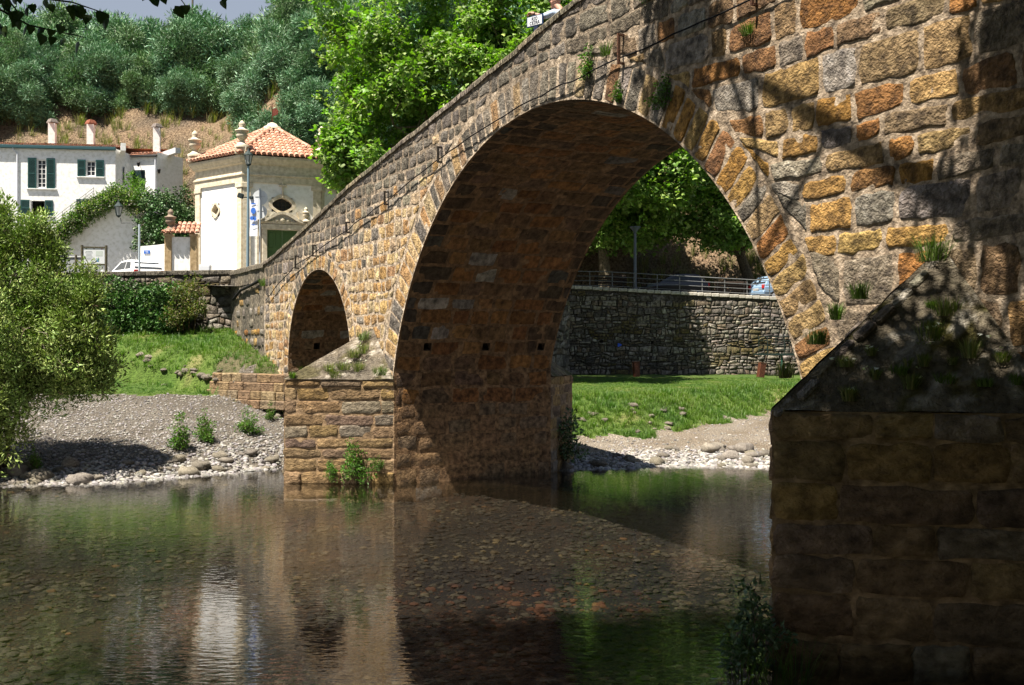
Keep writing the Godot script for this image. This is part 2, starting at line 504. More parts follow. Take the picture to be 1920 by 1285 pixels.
func face_map(p: Vector2, h: float) -> Vector3: return Vector3(p.x, p.y, h)
func back_map(p: Vector2, h: float) -> Vector3: return Vector3(p.x, p.y, -WIDE - h)

func low_y(x: float) -> float:
	for a in [MAIN, SMALL]:
		if absf(x - a.x) <= a.z: return a.y + sqrt(maxf(0.0, a.z * a.z - (x - a.x) * (x - a.x)))
	return -1.0

func face_columns(x0: float, x1: float) -> Array:
	var xs := []
	for a in [MAIN, SMALL]:
		var n: int = 60 if a.z > 4 else 36
		for k in n + 1: xs.append(a.x - a.z * cos(PI * k / n))
		xs.append(a.x - a.z - 0.002); xs.append(a.x + a.z + 0.002)
	var x := x0
	while x < x1:
		xs.append(x); x += 0.16
	xs.append(x1)
	xs = xs.filter(func(e): return e >= x0 and e <= x1)
	xs.sort()
	return xs

func wall_face(b: MB, z: float, out: float, x0: float, x1: float) -> void:
	var xs := face_columns(x0, x1)
	var rows := 34
	var first := b.v.size()
	for x in xs:
		var lo := low_y(x)
		var hi := top_y(x) - 0.05
		for j in rows + 1:
			var y := lerpf(lo, hi, float(j) / rows)
			var n := noise.get_noise_2d(x * 24.0, y * 24.0)
			var h := 0.0 if j == 0 or j == rows else n * 0.012
			var dark := smoothstep(-0.2, 0.9, y - line_at(CABLE, x) + noise.get_noise_2d(x * 10.0, y * 2.0) * 0.9)
			var col := Color(1, 1, 1).lerp(Color(0.50, 0.50, 0.50), dark * clampf(1.0 - (x - 9.0) * 0.3, 0.35, 1.0)).lerp(Color(0.62, 0.60, 0.58), clampf((x - 8.0) * 0.25, 0.0, 0.75)) * (1.0 + n * 0.25)
			b.add(Vector3(x, y, z + out * h), col)
	for i in xs.size() - 1:
		for j in rows:
			var p := first + i * (rows + 1) + j
			if out > 0: b.ix.append_array(PackedInt32Array([p, p + 1, p + rows + 2, p, p + rows + 2, p + rows + 1]))
			else: b.ix.append_array(PackedInt32Array([p, p + rows + 2, p + 1, p, p + rows + 1, p + rows + 2]))

# courses of blocks on the upstream face between x0 and x1
func face_courses(parent: Node, x0: float, x1: float, y0: float, rise: float, len_lo: float, len_hi: float, n: int, one_by_one: bool, upper: Node = null) -> void:
	var merged := MB.new()
	var y := y0
	var row := 0
	while y < 9.7:
		var h := rise * (rng.randf_range(0.62, 1.4) if n > 4 else rng.randf_range(0.82, 1.22))
		var x := x0 - rng.randf() * len_lo
		while x < x1:
			var l := rng.randf_range(len_lo, len_hi)
			var xa := maxf(x, x0)
			var xb := minf(x + l, x1)
			if x1 - xb < len_lo * 0.5: xb = x1
			x = xb + (1e-6 if xb < x1 else 1.0)
			if xb - xa < 0.1: continue
			var cor := []
			for c in [Vector2(xa, y), Vector2(xb, y), Vector2(xb, y + h), Vector2(xa, y + h)]:
				var p: Vector2 = c
				p.y += noise.get_noise_2d(p.x * 7.0, p.y * 31.0) * 0.09
				p.y -= clampf(p.x - 9.0, 0, 9) * 0.012 * clampf(p.y - 5.2, -1, 3)
				p.x += noise.get_noise_2d(p.x * 31.0, p.y * 9.0) * 0.05
				p = free_of_arches(p)
				p.y = minf(p.y, top_y(p.x) - 0.13)
				cor.append(p)
			var mid: Vector2 = (cor[0] + cor[1] + cor[2] + cor[3]) / 4
			if inside_ring(mid) or area4(cor) < 0.028 or cor[3].y - cor[0].y < 0.09 and cor[2].y - cor[1].y < 0.09: continue
			# the upper courses under the parapet are grey and black with lichen and soot, the lower ones keep the sandstone's ochres
			var up: float = mid.y - line_at(CABLE, mid.x) + noise.get_noise_2d(mid.x * 12.0, mid.y * 3.0) * 0.7
			var is_grey := rng.randf() < (0.22 + noise.get_noise_2d(mid.x * 4.0, mid.y * 4.0) * 0.9 if mid.x > 9.5 else 0.10) + smoothstep(-0.75, 0.35, up) * (0.92 if mid.x < 10.5 else 0.3)
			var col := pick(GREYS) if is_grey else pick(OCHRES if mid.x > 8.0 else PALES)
			# broad stains that run over several blocks
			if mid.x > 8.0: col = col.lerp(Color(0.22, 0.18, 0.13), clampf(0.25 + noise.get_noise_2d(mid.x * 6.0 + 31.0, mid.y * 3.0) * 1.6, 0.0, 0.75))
			if up > 0.3 and mid.x < 10.5: col = col.lerp(Color(0.13, 0.12, 0.105), 0.45)
			var b := MB.new() if one_by_one else merged
			var lift := 0.010 if (up > 0.35 and mid.x < 10.0) else (0.012 if n > 4 else 0.009)
			block(b, face_map, cor, n, lift, 0.055 if n > 4 else 0.05, col, 0.012 if n > 4 else 0.008)
			if one_by_one: put("stone", b, M.sandstone, upper if upper and mid.y > top_y(mid.x) - 0.95 else parent, true)
		y += h
		row += 1
	if not one_by_one:
		var o := put("stone_facing", merged, M.sandstone, parent, true)
		o.set_meta("kind", "stuff")

func ring(parent: Node, a: Vector3, thick: float, deg0: float, deg1: float, rise: float, n: int) -> void:
	var c := Vector2(a.x, a.y)
	var polar := func(p: Vector2, h: float) -> Vector3:
		var t := PI - p.x / a.z
		return Vector3(c.x + cos(t) * (a.z + p.y), c.y + sin(t) * (a.z + p.y), h)
	var s := deg_to_rad(deg0) * a.z
	var s1 := deg_to_rad(deg1) * a.z
	while s < s1:
		var w := rise * rng.randf_range(0.8, 1.2)
		var t := thick * rng.randf_range(0.90, 1.0)
		var wo := w
		var cor := [Vector2(s, 0.0), Vector2(s + w, 0.0), Vector2(s + wo, t), Vector2(s, t)]
		var x := a.x - cos(s / a.z) * a.z
		var grey := rng.randf() < (0.2 if a.z < 4.0 or x < 2.2 else (0.75 if x < 10.2 else 0.18))
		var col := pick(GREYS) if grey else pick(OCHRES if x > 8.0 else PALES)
		if a.z > 4.0 and x > 2.6 and x < 10.4: col = col.lerp(Color(0.15, 0.135, 0.115), 0.4)
		var b := MB.new()
		block(b, polar, cor, n if x > 8.0 else 4, 0.011, 0.04, col, 0.012)
		put("voussoir", b, M.sandstone, parent, true)
		s += w

func vault(parent: Node, a: Vector3, below: float, rise: float, holes: Array, seen_to: float) -> void:
	var c := Vector2(a.x, a.y)
	var around := func(p: Vector2, h: float) -> Vector3:
		# p.x runs downstream from the face, p.y along the curve from the far springing
		var edge := -0.02 if a.z > 4.0 else -99.0
		if p.y < 0.0: return Vector3(maxf(c.x - a.z, edge) + h, c.y + p.y, -p.x)
		var q := p.y / a.z
		if q > PI: return Vector3((13.62 if a.z > 4.0 else c.x + a.z) - h, c.y - (p.y - PI * a.z), -p.x)
		var t := PI - q
		if a.z > 4.0 and c.x + cos(t) * a.z < edge: return Vector3(edge + h, c.y + sin(t) * a.z, -p.x)
		return Vector3(c.x + cos(t) * (a.z - h), c.y + sin(t) * (a.z - h), -p.x)
	var whole := PI * a.z + below
	var b := MB.new()
	var nv := int((whole + below) / 0.1)
	b.sheet(44, nv, func(u, v):
		var p := Vector2(u * WIDE, lerpf(-below, whole, v))
		var n := noise.get_noise_2d(p.x * 24.0, p.y * 24.0)
		return [around.call(p, n * 0.012 if u > 0.0 and u < 1.0 else 0.0), Color(0.40, 0.30, 0.21) * (1.0 + n * 0.3)],
		func(u, v):
			for h in holes:
				if absf(u * WIDE - h.x) < 0.10 and absf(lerpf(-below, whole, v) - h.y) < 0.09: return true
			return false)
	put("mortar_bed", b, M.mortar, parent, true)
	for h in holes:
		var r := MB.new()
		var o := Vector2(0.12, 0.11)
		var k := [h - o, h + Vector2(o.x, -o.y), h + o, h + Vector2(-o.x, o.y)]
		for e in 4:
			r.quad(around.call(k[e], -0.004), around.call(k[(e + 1) % 4], -0.004), around.call(k[(e + 1) % 4], -0.4), around.call(k[e], -0.4), Color(0.16, 0.12, 0.09))
		r.quad(around.call(k[0], -0.4), around.call(k[1], -0.4), around.call(k[2], -0.4), around.call(k[3], -0.4), Color(0.16, 0.12, 0.09))
		put("scaffold_hole", r, M.sandstone, parent)
	var merged := MB.new()
	var q := -below
	while q < whole:
		var hgt := rise * rng.randf_range(0.85, 1.15)
		var x := -rng.randf() * 0.5
		while x < WIDE:
			var l := rng.randf_range(0.42, 0.95)
			var xa := maxf(0.02, x)
			var xb := minf(WIDE - 0.02, x + l)
			x += l
			for h in holes:
				if q < h.y + 0.09 and q + hgt > h.y - 0.09 and xa < h.x + 0.12 and xb > h.x - 0.12:
					if h.x - xa > xb - h.x: xb = h.x - 0.10
					else: xa = h.x + 0.10
			if xb - xa < 0.12: continue
			var w := [noise.get_noise_2d(xa * 9, q * 20) * 0.06, noise.get_noise_2d(xb * 9, q * 20) * 0.06]
			var cor := [Vector2(xa, q + w[0]), Vector2(xb, q + w[1]), Vector2(xb, q + hgt + w[1]), Vector2(xa, q + hgt + w[0])]
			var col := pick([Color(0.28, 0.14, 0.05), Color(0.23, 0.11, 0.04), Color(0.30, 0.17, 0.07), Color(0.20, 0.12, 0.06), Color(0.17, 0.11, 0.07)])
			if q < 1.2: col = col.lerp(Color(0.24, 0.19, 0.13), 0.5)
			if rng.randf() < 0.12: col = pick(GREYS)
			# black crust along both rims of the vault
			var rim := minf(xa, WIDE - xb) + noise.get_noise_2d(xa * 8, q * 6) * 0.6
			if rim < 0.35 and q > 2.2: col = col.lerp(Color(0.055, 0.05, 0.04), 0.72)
			var single := q < seen_to
			var s := MB.new() if single else merged
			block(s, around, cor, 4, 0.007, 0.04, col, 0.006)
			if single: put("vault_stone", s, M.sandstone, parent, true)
		q += hgt
	if merged.v.size() > 0:
		var o := put("vault_facing", merged, M.sandstone, parent, true)
		o.set_meta("kind", "stuff")

# a pointed cutwater: ca and cb where it meets the face, nose at its tip (x, z), walls up to top, a half pyramid above
func cutwater(parent: Node, ca: Vector2, nose: Vector2, cb: Vector2, top: float, apex: Vector3, rise: float, detail: int, tones: Array, mortar: Color, roof_tones: Array, seen: Array) -> void:
	var bed := MB.new()
	for side in 2:
		var a := ca if side == 0 else nose
		var e := nose if side == 0 else cb
		var d := (e - a).normalized()
		var l := (e - a).length()
		var out := Vector3(-d.y, 0, d.x)
		if out.dot(Vector3(nose.x - (ca.x + cb.x) / 2, 0, nose.y - ca.y)) < 0: out = -out
		var lay := func(p: Vector2, h: float) -> Vector3: return Vector3(a.x + d.x * p.x, p.y, a.y + d.y * p.x) + out * h
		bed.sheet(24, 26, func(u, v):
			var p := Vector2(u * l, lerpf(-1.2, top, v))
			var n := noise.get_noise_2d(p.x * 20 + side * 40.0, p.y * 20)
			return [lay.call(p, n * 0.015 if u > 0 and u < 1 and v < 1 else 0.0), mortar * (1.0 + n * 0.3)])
		var y := -0.62
		var merged := MB.new()
		var k := 0
		while y < top - 0.06:
			var hgt := minf(rise * rng.randf_range(0.82, 1.2), top - y)
			if top - y - hgt < 0.12: hgt = top - y
			var x := -rng.randf() * 0.4
			var foot := y < 0.2 and y + hgt > 0.0
			while x < l:
				var w := rng.randf_range(0.34, 0.95) * (1.45 if detail > 4 else 1.0)
				var xa := maxf(0.0, x)
				var xb := minf(l, x + w)
				if l - xb < 0.2: xb = l
				x = xb if xb < l else l + 1.0
				if xb - xa < 0.1: continue
				var wob := [noise.get_noise_2d(xa * 9, y * 20) * 0.05, noise.get_noise_2d(xb * 9, y * 20) * 0.05]
				var cor := [Vector2(xa - 0.012, y + wob[0]), Vector2(xb + 0.012, y + wob[1]), Vector2(xb + 0.012, minf(top, y + hgt + wob[1])), Vector2(xa - 0.012, minf(top, y + hgt + wob[0]))]
				var col := pick(tones)
				var b: MB = MB.new() if seen[side] else merged
				block(b, lay, cor, detail, (0.012 if detail < 8 else 0.022) + (0.05 if foot else 0.0) + (0.02 if y + hgt >= top - 0.01 and detail < 8 else 0.0), 0.026, col, 0.014 if detail < 8 else 0.03)
				if seen[side]: put("pier_stone", b, M.sandstone, parent, true)
			y += hgt
			k += 1
		if merged.v.size() > 0:
			var o := put("pier_facing", merged, M.sandstone, parent, true)
			o.set_meta("kind", "stuff")
	put("mortar_bed", bed, M.mortar, parent, true)
	var roof := MB.new()
	for side in 2:
		var a := Vector3(ca.x, top, ca.y) if side == 0 else Vector3(nose.x, top, nose.y)
		var e := Vector3(nose.x, top, nose.y) if side == 0 else Vector3(cb.x, top, cb.y)
		var nrm := (e - a).cross(apex - a).normalized()
		if nrm.y < 0: nrm = -nrm
		var lip := Vector3(nrm.x, 0, nrm.z).normalized() * (0.035 if top < 2.6 else 0.0)
		roof.sheet(26, 30, func(u, v):
			var p: Vector3 = (a.lerp(e, u) + lip * (1.0 - v) * (1.0 if side == 0 or u > 0.02 else 1.0)).lerp(apex, v)
			var n := noise.get_noise_3d(p.x * 9, p.y * 9, p.z * 9)
			var n2 := noise.get_noise_3d(p.x * 26, p.y * 26, p.z * 26)
			var n3 := noise.get_noise_3d(p.x * 14 + 70, p.y * 14, p.z * 14)
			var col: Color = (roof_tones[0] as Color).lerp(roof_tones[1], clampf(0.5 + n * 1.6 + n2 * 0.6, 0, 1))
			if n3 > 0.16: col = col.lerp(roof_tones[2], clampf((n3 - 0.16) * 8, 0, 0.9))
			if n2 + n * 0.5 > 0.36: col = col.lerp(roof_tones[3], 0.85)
			var ed := sin(PI * u) * sin(PI * clampf(v * 0.9 + 0.1, 0, 1))
			return [p + nrm * (n * 0.05 + n2 * 0.035) * (0.4 + ed) + nrm * 0.02, col])
	put("cap", roof, M.rubble, parent, true)

func build_bridge() -> Node3D:
	var br := thing("stone_bridge", "old humped stone bridge of ochre blocks crossing the river on pointed piers", "bridge", BRIDGE_AT, BRIDGE_TURN)
	# the mortared body: faces, underside, roadway
	var core := MB.new()
	wall_face(core, 0.0, 1.0, -10.9, 26.5)
	wall_face(core, -WIDE, -1.0, -10.9, 26.5)
	put("wall_core", core, M.mortar, br, true)
	var way := MB.new()
	way.sheet(110, 6, func(u, v):
		var x: float = lerpf(-11.0, 26.5, u)
		var y := top_y(x) - 0.95
		return [Vector3(x, y + noise.get_noise_2d(x * 20, v * 80) * 0.02, -0.3 - 3.8 * v), Color(0.24, 0.22, 0.19)])
	put("roadway", way, M.rubble, br, true)
	# parapets: inner faces and coping stones
	for s in 2:
		var par := holder("parapet", br)
		var zo := 0.0 if s == 0 else -WIDE
		var dz := -1.0 if s == 0 else 1.0
		var inner := MB.new()
		inner.sheet(110, 3, func(u, v):
			var x: float = lerpf(-10.9, 26.5, u)
			return [Vector3(x, lerpf(top_y(x) - 1.1, top_y(x) - 0.06, v), zo + dz * 0.36), Color(0.30, 0.28, 0.25)])
		put("inner_face", inner, M.weathered, par, true)
		var x := -10.9
		while x < 26.4:
			var l := rng.randf_range(0.7, 1.25)
			var xb := minf(26.5, x + l)
			var b := MB.new()
			var col := pick([Color(0.40, 0.37, 0.32), Color(0.33, 0.31, 0.27), Color(0.45, 0.41, 0.34)])
			var jog := rng.randf_range(-0.012, 0.012)
			var prof := [Vector2(0.045, -0.12), Vector2(0.05, -0.03), Vector2(0.025, 0.0), Vector2(-0.18, 0.015), Vector2(-0.385, 0.0), Vector2(-0.41, -0.03), Vector2(-0.405, -0.12)]
			b.sheet(4, prof.size() - 1, func(u, v):
				var xx: float = lerpf(x + 0.006, xb - 0.006, u)
				var p: Vector2 = prof[int(round(v * (prof.size() - 1)))]
				var n := noise.get_noise_2d(xx * 20, p.x * 40 + s * 30) * 0.018
				return [Vector3(xx, top_y(xx) + p.y + n + jog, zo + (p.x + n) * (1.0 if s == 0 else -1.0)), col * (1.0 + n * 12.0)])
			for e in [x + 0.006, xb - 0.006]:
				for k in prof.size() - 2:
					var sg := 1.0 if s == 0 else -1.0
					b.tri(Vector3(e, top_y(e) + prof[0].y + jog, zo + prof[0].x * sg), Vector3(e, top_y(e) + prof[k + 1].y + jog, zo + prof[k + 1].x * sg), Vector3(e, top_y(e) + prof[k + 2].y + jog, zo + prof[k + 2].x * sg), col)
			put("coping_stone", b, M.weathered, par, true)
			x = xb
		par.set_meta("label", "weathered grey parapet with worn coping stones")
		if s == 0:
			face_courses(holder("spandrel_wall", br), -10.8, MAIN.x, 2.0, 0.30, 0.26, 0.58, 4, true, par)
			var near_wall := holder("spandrel_wall", br)
			face_courses(near_wall, MAIN.x, 18.2, 2.3, 0.45, 0.36, 1.12, 8, true, par)
			face_courses(near_wall, 18.2, 26.4, -0.6, 0.44, 0.5, 1.1, 3, false)
	var r1 := holder("arch_ring", br)
	r1.set_meta("label", "wide ring of wedge stones round the main arch")
	ring(r1, MAIN, 0.74, 4.0, 176.0, 0.31, 6)
	var r2 := holder("arch_ring", br)
	r2.set_meta("label", "ring of ochre wedge stones round the small side arch")
	ring(r2, SMALL, 0.45, -12.0, 184.0, 0.24, 4)
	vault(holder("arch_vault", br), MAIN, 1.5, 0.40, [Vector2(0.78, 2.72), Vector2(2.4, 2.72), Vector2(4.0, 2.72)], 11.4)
	vault(holder("arch_vault", br), SMALL, 1.9, 0.30, [Vector2(0.9, 0.5)], 5.4)
	var roof := [Color(0.20, 0.185, 0.16), Color(0.30, 0.265, 0.215), Color(0.13, 0.12, 0.06), Color(0.62, 0.60, 0.55)]
	var tones := [Color(0.30, 0.215, 0.125), Color(0.25, 0.18, 0.115), Color(0.33, 0.235, 0.12), Color(0.22, 0.165, 0.12), Color(0.27, 0.235, 0.19), Color(0.36, 0.25, 0.11)]
	var far_pier := holder("pier", br)
	far_pier.set_meta("label", "sunlit pointed pier standing in the river")
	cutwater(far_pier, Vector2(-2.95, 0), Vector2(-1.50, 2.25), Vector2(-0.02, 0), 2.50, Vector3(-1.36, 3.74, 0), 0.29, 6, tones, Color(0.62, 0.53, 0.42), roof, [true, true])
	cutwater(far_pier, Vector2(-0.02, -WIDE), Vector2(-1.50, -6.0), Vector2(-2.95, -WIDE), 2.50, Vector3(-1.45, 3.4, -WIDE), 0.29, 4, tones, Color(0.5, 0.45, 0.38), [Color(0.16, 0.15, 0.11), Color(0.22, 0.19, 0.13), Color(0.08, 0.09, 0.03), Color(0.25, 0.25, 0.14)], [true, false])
	var near_pier := holder("pier", br)
	near_pier.set_meta("label", "shaded mossy pier nearest the viewer")
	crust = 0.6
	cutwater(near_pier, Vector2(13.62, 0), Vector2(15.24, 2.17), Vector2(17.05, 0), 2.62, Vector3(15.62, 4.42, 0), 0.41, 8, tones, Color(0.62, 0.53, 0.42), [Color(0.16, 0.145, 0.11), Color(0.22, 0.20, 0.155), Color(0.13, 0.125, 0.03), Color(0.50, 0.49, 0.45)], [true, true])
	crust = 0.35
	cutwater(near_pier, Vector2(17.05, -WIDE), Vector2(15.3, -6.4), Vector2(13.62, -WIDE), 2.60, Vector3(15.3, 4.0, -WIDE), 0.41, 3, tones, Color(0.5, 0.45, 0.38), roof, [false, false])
	# worn, lichened stones along the ridge of the near pier's cap
	for k in 9:
		var a0 := Vector3(15.24, 2.64, 2.17).lerp(Vector3(15.62, 4.42, 0.0), k / 9.0)
		var a1 := Vector3(15.24, 2.64, 2.17).lerp(Vector3(15.62, 4.42, 0.0), (k + 1) / 9.0)
		var rb := MB.new()
		var dip := Vector3(0, -0.075 + rng.randf_range(-0.03, 0.012), -0.02)
		rb.bar(a0 + dip + (a1 - a0) * 0.01, a1 + dip - (a1 - a0) * 0.01, rng.randf_range(0.15, 0.32), 0.10, pick([Color(0.34, 0.33, 0.30), Color(0.27, 0.25, 0.22), Color(0.22, 0.20, 0.17)]), 0.035)
		put("ridge_stone", rb, M.rubble, near_pier)
	# the wing wall that carries the road off the bridge: grey plastered rubble
	var wing := holder("wing_wall", br)
	wing.set_meta("label", "streaked grey wing wall at the bridge's far end")
	var we := Vector2(-16.95, -0.45)   # its far end in the bridge's axes
	var wa := Vector2(-10.9, 0.0)
	var wd := (we - wa).normalized()
	var wl := (we - wa).length()
	var lay := func(p: Vector2, h: float) -> Vector3: return Vector3(wa.x + wd.x * p.x, p.y, wa.y + wd.y * p.x) + Vector3(wd.y, 0, -wd.x) * h
	var wf := MB.new()
	wf.sheet(40, 26, func(u, v):
		var p := Vector2(u * wl, lerpf(1.2, 6.06 + 0.1 * u, v))
		var n := noise.get_noise_2d(p.x * 16, p.y * 16)
		var n2 := noise.get_noise_2d(p.x * 7 + 30, p.y * 1.5)
		return [lay.call(p, n * 0.03 if v < 1.0 else 0.0), Color(0.46, 0.42, 0.36).lerp(Color(0.26, 0.25, 0.23), clampf(0.4 + n2 * 1.5, 0, 1)) * (1.0 + n * 0.3)])
	put("plaster_face", wf, M.weathered, wing, true)
	var y := 2.6
	while y < 5.3:
		var hgt := rng.randf_range(0.3, 0.42)
		var x := 0.1
		while x < wl - 0.2:
			var l := rng.randf_range(0.3, 0.75)
			if rng.randf() < 0.55 - 0.1 * (y - 3.0):
				var b := MB.new()
				var cor := [Vector2(x, y), Vector2(x + l, y), Vector2(x + l, y + hgt), Vector2(x, y + hgt)]
				block(b, lay, cor, 4, 0.03, 0.12, pick(OCHRES if rng.randf() < 0.55 else GREYS), 0.02)
				put("stone", b, M.sandstone, wing, true)
			x += l
		y += hgt
	var cap := MB.new()
	cap.sheet(24, 5, func(u, v):
		var prof := [Vector2(0.05, -0.16), Vector2(0.06, -0.02), Vector2(0.02, 0.02), Vector2(-0.36, 0.02), Vector2(-0.4, -0.02), Vector2(-0.4, -0.6)]
		var p: Vector2 = prof[int(round(v * 5))]
		var n := noise.get_noise_2d(u * 60, v * 30) * 0.02
		return [lay.call(Vector2(u * wl, 6.06 + 0.1 * u + p.y + n), p.x + n), Color(0.38, 0.355, 0.31)])
	put("coping", cap, M.weathered, wing, true)
	return br

# ---------- plants ----------
func rand_dir() -> Vector3:
	var z := rng.randf_range(-1, 1)
	var t := rng.randf() * TAU
	var r := sqrt(1 - z * z)
	return Vector3(r * cos(t), z, r * sin(t))

# a spray of n leaves within radius r; each leaf is a folded blade l long and w wide
func leaf_spray(n: int, r: float, l: float, w: float, tones: Array, lift := 0.25, twig := true) -> MB:
	var b := MB.new()
	for k in n:
		var o := rand_dir() * r * pow(rng.randf(), 0.4)
		o.y *= 0.75
		var d := (o.normalized() + rand_dir() * 0.8 + Vector3.UP * lift).normalized()
		var s := d.cross(rand_dir()).normalized()
		var u := s.cross(d)
		var ll := l * rng.randf_range(0.65, 1.2)
		var ww := w * rng.randf_range(0.7, 1.15) / 2
		var c: Color = tones[rng.randi() % tones.size()]
		c = c * rng.randf_range(0.75, 1.25)
		var m := o + d * ll * 0.42
		b.tri(o, m + s * ww + u * ww * 0.35, o + d * ll - u * ll * 0.1, c)
		b.tri(o, o + d * ll - u * ll * 0.1, m - s * ww + u * ww * 0.35, c)
	if twig:
		for k in 4: twiglet(b, rand_dir() * r * 0.8, Color(0.10, 0.075, 0.05))
	return b

func twiglet(b: MB, e: Vector3, col: Color) -> void:
	var s := e.cross(Vector3(0.3, 1, 0.2)).normalized() * 0.012
	b.tri(-s, e, s, col)

# lobed outlines for broad leaves
func broad_spray(n: int, r: float, l: float, tones: Array) -> MB:
	var b := MB.new()
	for k in n:
		var o := rand_dir() * r * pow(rng.randf(), 0.35)
		o.y *= 0.7
		var d := (o.normalized() * 0.7 + rand_dir() * 0.5 + Vector3(0, -0.25, 0)).normalized()
		var s := d.cross((Vector3.UP + rand_dir() * 0.7).normalized()).normalized()
		var u := s.cross(d)
		var ll := l * rng.randf_range(0.65, 1.15)
		var c: Color = tones[rng.randi() % tones.size()]
		c = c * rng.randf_range(0.75, 1.25)
		var mid := o + d * ll * 0.35
		var ed := []
		for q in 7:
			var t := lerpf(-2.5, 2.5, q / 6.0)
			var rr: float = ll * (0.62 if q % 2 == 1 else 0.42) * (1.15 if q == 3 else 1.0)
			ed.append(mid + (d * cos(t) + s * sin(t)) * rr - u * rr * 0.18)
		for q in 6: b.tri(mid, ed[q], ed[q + 1], c)
	for k in 3: twiglet(b, rand_dir() * r * 0.8, Color(0.12, 0.10, 0.06))
	return b

# sprays spread through a crown: lobes are [middle, radii]
func crown(parent: Node, lobes: Array, sprays: Array, count: int, m: Material, size := Vector2(0.8, 1.25), inner := 0.55, called := "crown", tint_lo := 0.75, tint_hi := 1.2, clumps := 0) -> void:
	var weight := []
	var sum := 0.0
	for l in lobes:
		sum += pow(l[1].x * l[1].y * l[1].z, 0.667)
		weight.append(sum)
	# each spray in a few tints, so that the leaves of one crown differ
	var tinted := []
	for s in sprays:
		for q in 5:
			var t := lerpf(tint_lo, tint_hi, q / 4.0)
			var tc := Color(t * rng.randf_range(0.9, 1.15), t, t * rng.randf_range(0.8, 1.1))
			var pc := PackedColorArray()
			for c in s.c: pc.append(c * tc)
			tinted.append([s.v, pc])
	var verts := PackedVector3Array()
	var cols := PackedColorArray()
	var per := maxi(1, count / maxi(1, clumps))
	var bough := Vector3.ZERO
	for k in count:
		var w := rng.randf() * sum
		var i := 0
		while weight[i] < w: i += 1
		var dir := rand_dir()
		var rr := lerpf(inner, 1.0, pow(rng.randf(), 0.7))
		rr *= 1.0 + noise.get_noise_3dv(dir * 14.0 + lobes[i][0]) * 0.45
		var p: Vector3 = lobes[i][0] + dir * rr * lobes[i][1]
		if clumps > 0 and rng.randf() < 0.82:
			if k % per == 0: bough = p
			var o: Vector3 = rand_dir() * pow(rng.randf(), 0.5) * (lobes[0][1].x * 0.24)
			p = bough + Vector3(o.x, o.y * 0.6, o.z)
		var b := Basis(rand_dir(), rng.randf() * TAU) if rng.randf() < 0.3 else Basis(Vector3.UP, rng.randf() * TAU) * Basis(Vector3.RIGHT, rng.randf_range(-0.5, 0.5))
		var s: Array = tinted[rng.randi() % tinted.size()]
		verts.append_array(Transform3D(b.scaled(Vector3.ONE * rng.randf_range(size.x, size.y)), p) * (s[0] as PackedVector3Array))
		cols.append_array(s[1])
	var arr := []
	arr.resize(Mesh.ARRAY_MAX)
	arr[Mesh.ARRAY_VERTEX] = verts
	arr[Mesh.ARRAY_COLOR] = cols
	var am := ArrayMesh.new()
	am.add_surface_from_arrays(Mesh.PRIMITIVE_TRIANGLES, arr)
	put_mesh(called, am, m, parent)

func boughs(parent: Node, base: Vector3, fork: Vector3, r: float, ends: Array, col: Color) -> void:
	var b := MB.new()
	var m := base.lerp(fork, 0.5) + Vector3(rng.randf_range(-1, 1), 0, rng.randf_range(-1, 1)) * r * 0.6
	b.tube([base - Vector3(0, 0.4, 0), base, base + (m - base) * 0.25, m, fork], [r * 1.5, r * 1.3, r, r * 0.85, r * 0.7], 10, col)
	put("trunk", b, M.bark, parent, true)
	for e in ends:
		var l := MB.new()
		var k: Vector3 = fork.lerp(e, 0.5) + rand_dir() * 0.15 * fork.distance_to(e) + Vector3(0, 0.08 * fork.distance_to(e), 0)
		l.tube([fork - (fork - base).normalized() * r * 0.6, fork.lerp(k, 0.5), k, e], [r * 0.5, r * 0.4, r * 0.28, r * 0.08], 7, col)
		for q in 4:
			var f: Vector3 = k.lerp(e, rng.randf())
			l.tube([f, f + (rand_dir() + Vector3.UP * 0.4) * fork.distance_to(e) * 0.35], [r * 0.16, r * 0.04], 5, col, false)
		put("limb", l, M.bark, parent, true)

func copy_of(o: Node3D, label: String, at: Vector3, turn: float, s: float, called := "") -> Node3D:
	var c := o.duplicate()
	var base := String(o.name)
	if base.length() > 4 and base[base.length() - 4] == "_" and base.right(3).is_valid_int(): base = base.left(base.length() - 4)
	c.name = numbered(called if called else base)
	add_child(c)
	c.position = at; c.rotation.y = turn; c.scale = Vector3.ONE * s
	c.set_meta("label", label)
	return c

var plane_leaves := []
var wattle_sprays := []

